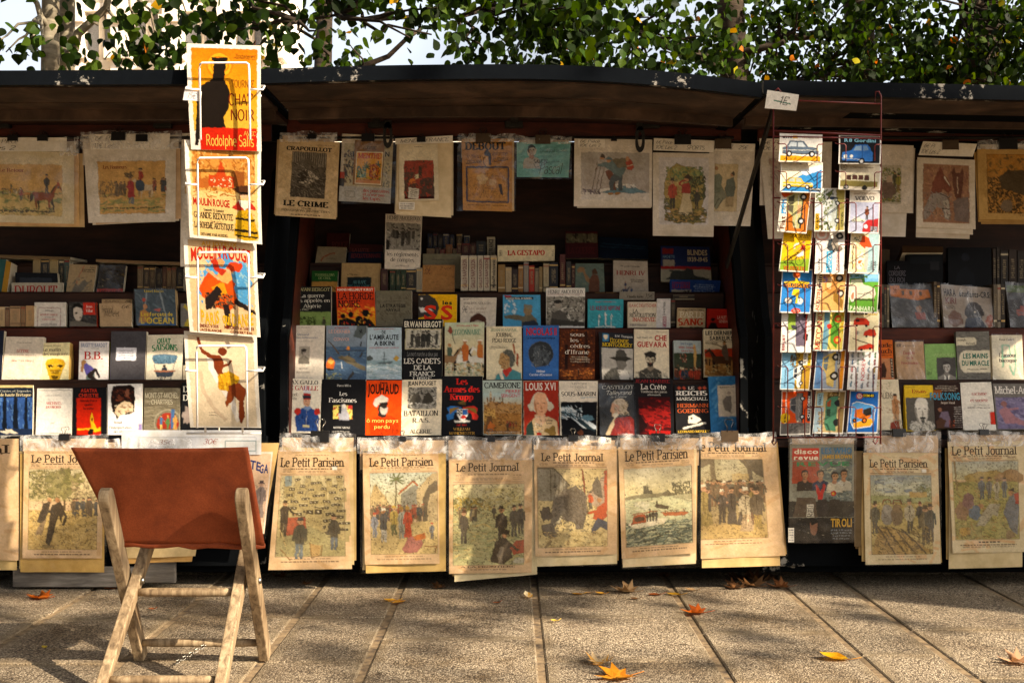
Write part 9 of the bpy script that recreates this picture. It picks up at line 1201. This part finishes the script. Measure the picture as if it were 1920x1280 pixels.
    bk('grey magazine with an orange torn banner under crinkled plastic', (1667, 534, 1749, 534, 1758, 614, 1674, 614), Y, '4c4c4e', [('P', [2, 2, 22, 2, 24, 10, 88, 12, 90, 30, 60, 36, 24, 30, 2, 26], 'b86c28'), ('R', 26, 14, 32, 24, '5c4c3c'), ('R', 44, 14, 50, 24, '5c4c3c'), ('R', 66, 16, 72, 26, '5c4c3c'), ('T', '5€', 6, 16, 6, 18, '3c2418', 'H'), ('S', 4, 36, 96, 98, 60, '545456 44444a 646468', 18, 40, 4), ('B', 62, 56, 6, 8, '8a6448'), ('P', [52, 64, 74, 64, 76, 80, 54, 80], '8a4434')], sleeve=True, **kw)
    bk('pale magazine with a helmeted head and a headline about students, under plastic', (1764, 533, 1859, 540, 1862, 614, 1771, 614), Y, '94887c', [('T', 'HARA', 4, 28, 10, 26, '2c2624', 'B'), ('T', 'KIRI', 6, 28, 30, 44, '6c3c34', 'B'), ('N', 6, 48, 26, 56, 2, '3c342c', 2), ('T', 'étudiants-CRS:', 34, 97, 12, 26, '24201e', 'B'), ('E', 62, 62, 18, 24, '3c3634'), ('R', 44, 60, 82, 70, '302c2a'), ('C', 64, 62, 2, 'c8c0b0'), ('B', 24, 80, 16, 18, '6c4a38'), ('P', [40, 100, 46, 76, 74, 74, 86, 100], '242838'), ('B', 92, 84, 8, 16, '8a4424')], sleeve=True, **kw)
    bk('dark magazine in crinkled plastic at the far right edge', (1885, 531, 1950, 534, 1955, 614, 1895, 614), Y, '3c3a3c', [('R', 2, 4, 98, 20, '48582c'), ('B', 50, 60, 24, 14, '8a4c44', .4), ('S', 2, 24, 98, 98, 40, '48484c 38383c 545458', 16, 40, 4)], sleeve=True, **kw)
    kw = dict(group='dim boxes and magazines at the back of the right stall', lean=.02)
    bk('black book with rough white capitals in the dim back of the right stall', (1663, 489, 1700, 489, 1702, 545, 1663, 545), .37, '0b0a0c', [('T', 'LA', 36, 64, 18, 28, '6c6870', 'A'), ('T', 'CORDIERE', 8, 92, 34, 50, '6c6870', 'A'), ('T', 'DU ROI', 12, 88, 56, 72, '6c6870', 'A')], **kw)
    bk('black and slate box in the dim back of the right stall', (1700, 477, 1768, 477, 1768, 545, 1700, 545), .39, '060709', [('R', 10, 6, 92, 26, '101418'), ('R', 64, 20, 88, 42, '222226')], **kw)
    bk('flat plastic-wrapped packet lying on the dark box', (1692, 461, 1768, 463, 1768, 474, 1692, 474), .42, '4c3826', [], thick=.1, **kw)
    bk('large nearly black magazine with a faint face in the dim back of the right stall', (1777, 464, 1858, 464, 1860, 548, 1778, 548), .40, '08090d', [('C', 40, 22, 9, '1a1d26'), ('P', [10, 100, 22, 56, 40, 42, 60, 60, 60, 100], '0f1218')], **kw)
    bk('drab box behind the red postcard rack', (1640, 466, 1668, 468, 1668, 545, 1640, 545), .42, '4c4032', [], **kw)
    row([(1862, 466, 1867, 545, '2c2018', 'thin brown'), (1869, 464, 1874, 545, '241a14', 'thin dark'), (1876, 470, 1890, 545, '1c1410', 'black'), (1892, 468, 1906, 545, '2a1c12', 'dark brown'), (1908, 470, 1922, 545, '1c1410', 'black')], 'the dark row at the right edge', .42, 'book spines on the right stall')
    row([(1652, 533, 1657, 614, '5c5646', 'thin grey', None, None), (1658, 533, 1662, 614, '3c3830', 'thin dark'), (1663, 534, 1667, 614, '6c6452', 'thin beige')], 'those left of the orange banner', .262, 'magazine edges on the right stall')
    row([(1751, 528, 1756, 614, '5c4c38', 'thin tan'), (1757, 529, 1762, 614, '3c2c20', 'thin brown')], 'those between two plastic-wrapped magazines', .262, 'magazine edges on the right stall')
    row([(1863, 533, 1869, 614, '5c5244', 'thin drab'), (1870, 533, 1876, 614, '8a8070', 'thin pale'), (1877, 533, 1884, 614, '2c2620', 'thin black')], 'those beside the far right magazine', .262, 'magazine edges on the right stall')
books()

# ------------------------------------------------------------ binder clips
def clips():
    def clip(px, py, w_, Y, lab, mt='clip', wires=True, big=False, up=True):
        p = PX(px, py, Y); s = (Y - CAMY) / F; W = w_ * s; H = W * .62; e = empty('binder_clip', p); tag(e, lab, 'clip', 'binder clips holding the papers')
        b = MB(); t = .007
        b.add([(p.x - W / 2, p.y - t, p.z - H / 2), (p.x + W / 2, p.y - t, p.z - H / 2), (p.x + W / 2, p.y - .004, p.z + H / 2), (p.x - W / 2, p.y - .004, p.z + H / 2), (p.x - W / 2, p.y + t + .012, p.z - H / 2), (p.x + W / 2, p.y + t + .012, p.z - H / 2), (p.x + W / 2, p.y + .012, p.z + H / 2), (p.x - W / 2, p.y + .012, p.z + H / 2)],
              [(0, 1, 2, 3), (5, 4, 7, 6), (3, 2, 6, 7), (0, 3, 7, 4), (1, 5, 6, 2)]); b.build('clip_body', M[mt], e, p)
        for dy in ((-.005, .014) if wires else ()):
            b = MB(); h = H * (1.15 if up else .7); x = W * .26; z0 = p.z + H * .4; y = p.y + dy
            b.tube([(p.x - x * .55, y, z0), (p.x - x * .5, y, z0 + h * .4), (p.x - x, y + dy * .6, z0 + h * .75), (p.x - x * .7, y + dy * .8, z0 + h), (p.x + x * .7, y + dy * .8, z0 + h), (p.x + x, y + dy * .6, z0 + h * .75), (p.x + x * .5, y, z0 + h * .4), (p.x + x * .55, y, z0)], .0011, 6)
            b.build('wire_handle', M['steel'] if mt == 'clip' and Y < 0 else M['iron'], e, p)
    F_ = -.034
    for px, py, w_, lab, mt in ((121, 819, 19, 'black clip with wire loops on the newspaper left of the chair', 'clip'), (600, 818, 34, 'wide dark clip on the newspaper of the sloping booths', 'clip'), (754, 822, 15, 'small black clip on the newspaper of the market crowd', 'clip'), (919, 822, 18, 'dark clip with wire loops on the newspaper of the top-hatted men', 'clip'), (1075, 821, 18, 'dark clip with wire loops on the newspaper of the elephant', 'clip'), (1234, 820, 25, 'dark clip on the newspaper of the river launch', 'clip'), (1368, 817, 32, 'tarnished bronze clip below the glossy blue book', 'brassclip'), (1686, 811, 24, 'wide black clip on the newspaper of the plough team', 'clip'), (1845, 810, 17, 'black clip with wire loops on the far right newspaper', 'clip')):
        clip(px, py, w_, F_, lab, mt)
    for px, py, w_, lab in ((24, 259, 19, 'left one of two black clips on the hunting print at the far left'), (80, 259, 19, 'right one of two black clips on the hunting print at the far left'), (266, 259, 22, 'right black clip on the print of the red-coated man'), (222, 256, 26, 'left black clip on the print of the red-coated man'), (585, 256, 16, 'dark clip on the bed-photograph magazine'), (690, 258, 24, 'dark clip on the mint advert stack'), (790, 262, 16, 'dark clip on the red abstract picture'), (906, 259, 28, 'brown clip on the orange-brown magazine'), (1018, 262, 28, 'brown clip on the turquoise soap advert'), (1151, 262, 11, 'tiny black clip on the skiing print'), (1280, 262, 31, 'wide dark clip on the oval golf print'), (1356, 270, 30, 'wide brown clip on the caricature print'), (1782, 272, 30, 'brown clip on the horse-heads print'), (1890, 270, 34, 'dark clip on the workhorse print')):
        clip(px, py, w_, .113, lab, 'brassclip' if 'brown' in lab else 'clip', True, up=False)
clips()

# ------------------------------------------------------------ fallen leaves
def fallen():
    maple = [(0, -.1), (.12, .05), (.4, -.08), (.34, .12), (.62, .22), (.42, .34), (.55, .62), (.26, .5), (.14, .62), (0, 1), (-.14, .62), (-.26, .5), (-.55, .62), (-.42, .34), (-.62, .22), (-.34, .12), (-.4, -.08), (-.12, .05)]
    oval = [(0, 0), (.2, .12), (.34, .38), (.3, .62), (.14, .86), (0, 1), (-.14, .86), (-.3, .62), (-.34, .38), (-.2, .12)]
    def lf(px, py, size, shape, ang, cols, curl, lab, z=0, Yd=None):
        d = F * CAMH / (py - 640); Y = d + CAMY if Yd is None else Yd; p = PX(px, py, Y); p.z = .004 + z; r = random.Random(int(px * 3 + py)); e = empty('fallen_leaf', p); tag(e, lab, 'leaf', 'fallen leaves on the pavement')
        L = shape; n = len(L); a = rad(ang); vs = []; fs = []; 
        for k, q in enumerate((1.0, .55)):
            for (x, y) in L:
                y2 = (y - .45) * q; x2 = x * q; zz = curl * (x2 * x2 * 1.4 + max(0, y2) ** 2 * .9) * size + r.uniform(0, .04) * size * curl
                vs.append(((x2 * math.cos(a) - y2 * math.sin(a)) * size, (x2 * math.sin(a) + y2 * math.cos(a)) * size, zz))
        vs.append((0, 0, .0)); 
        for i in range(n):
            j = (i + 1) % n; fs += [(i, j, n + j, n + i), (n + i, n + j, 2 * n)]
        b = MB(); c = cols.split()
        b.add([Vector(v) + p for v in vs], fs, c[0], True); b.c = [r.choice(c) for _ in b.c]; o = b.build('blade', M['dryleaf'], e, p)
        b = MB(); s0 = Vector((-math.sin(a) * -.5 * size, math.cos(a) * -.5 * size, .002)) + p; dirv = Vector((math.sin(a), -math.cos(a), 0)); b.tube([s0 - dirv * .25 * size, s0, s0 + dirv * size * .35 + Vector((0, 0, .006 + .02 * curl * size))], .0011, 5, c[-1]); b.build('stem', M['dryleaf'], e, p)
    m, n, b = mat('dry_leaf'); out = n.nodes['Material Output']; at = N(n, 'Attribute', attribute_name='Col'); n.links.new(at.outputs[0], b.inputs['Base Color']); b.inputs['Roughness'].default_value = .5
    t = N(n, 'BsdfTranslucent'); n.links.new(at.outputs[0], t.inputs[0]); mx = N(n, 'MixShader', i_Fac=.35); n.links.new(b.outputs[0], mx.inputs[1]); n.links.new(t.outputs[0], mx.inputs[2]); n.links.new(mx.outputs[0], out.inputs[0]); M['dryleaf'] = m
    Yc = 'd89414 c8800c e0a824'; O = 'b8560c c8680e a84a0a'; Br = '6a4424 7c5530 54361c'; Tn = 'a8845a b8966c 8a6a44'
    for a in ((70, 1122, .085, maple, 75, O, .5, 'large orange leaf left of the chair'), (733, 1127, .05, oval, 80, Yc, .4, 'golden leaf, left half of a pair lying on a joint'), (748, 1130, .05, oval, -60, Yc, .3, 'golden leaf, right half of a pair lying on a joint'), (990, 1120, .05, oval, 20, 'f0dcb0 e8b450', 1.2, 'small bright leaf standing up beside the middle joint'), (1039, 1166, .028, oval, 100, 'd8b850', 1, 'tiny yellow leaf with a raised stem right of the middle joint'),
              (1130, 1243, .075, maple, -30, 'e8c894 e0a44c', .7, 'curled cream and orange leaf at the bottom edge'), (1150, 1272, .11, maple, 110, 'd88a18 e09a24 c87a10', .4, 'big orange star-shaped leaf at the bottom edge'), (1300, 1150, .085, maple, 85, O, .5, 'orange lobed leaf on the second joint right of the middle'), (1567, 1237, .085, oval, 75, 'e8a80c e0b020 d89408', .8, 'bright yellow curled leaf at lower right'), (1900, 1243, .085, maple, 80, 'd8a880 c08858', .7, 'pale brown leaf at the lower right corner'),
              (1083, 1115, .04, oval, 85, Yc, .3, 'small yellow leaf left of a curled tan leaf'), (1104, 1113, .03, oval, 100, Tn, .6, 'small tan leaf between yellow and orange ones'), (1126, 1114, .04, oval, 60, 'd8a840 c89030', .5, 'small amber leaf left of the big curled tan leaf'), (1168, 1110, .095, maple, 70, Tn, .7, 'large curled tan leaf near the stall foot'), (1190, 1124, .035, oval, 80, Br, .6, 'small brown leaf right of the curled tan one'), (1228, 1116, .05, oval, 95, '8a4414 7a3a10', .3, 'flat rusty leaf near the second joint'), (1265, 1116, .055, oval, 80, 'b88a1c a87c18', .4, 'dull yellow leaf on the second joint'),
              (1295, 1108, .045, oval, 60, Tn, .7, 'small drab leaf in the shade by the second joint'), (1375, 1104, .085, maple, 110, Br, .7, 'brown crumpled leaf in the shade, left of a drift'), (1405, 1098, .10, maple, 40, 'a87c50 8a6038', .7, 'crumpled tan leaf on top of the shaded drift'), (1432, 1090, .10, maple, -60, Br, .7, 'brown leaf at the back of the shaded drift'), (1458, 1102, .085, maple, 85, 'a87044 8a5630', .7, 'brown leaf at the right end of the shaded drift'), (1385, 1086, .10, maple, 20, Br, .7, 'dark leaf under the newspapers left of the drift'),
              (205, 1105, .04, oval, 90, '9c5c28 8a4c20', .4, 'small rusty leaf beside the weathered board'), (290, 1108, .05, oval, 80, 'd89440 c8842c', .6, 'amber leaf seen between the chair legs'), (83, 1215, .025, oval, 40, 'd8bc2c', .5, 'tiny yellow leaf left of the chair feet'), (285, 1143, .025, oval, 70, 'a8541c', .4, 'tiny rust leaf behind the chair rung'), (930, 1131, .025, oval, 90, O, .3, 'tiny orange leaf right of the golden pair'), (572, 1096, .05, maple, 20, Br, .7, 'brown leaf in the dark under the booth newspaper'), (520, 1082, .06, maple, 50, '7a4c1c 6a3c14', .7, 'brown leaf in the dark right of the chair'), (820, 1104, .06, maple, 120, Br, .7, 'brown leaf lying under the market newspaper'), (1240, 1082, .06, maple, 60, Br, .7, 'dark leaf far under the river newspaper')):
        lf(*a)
fallen()
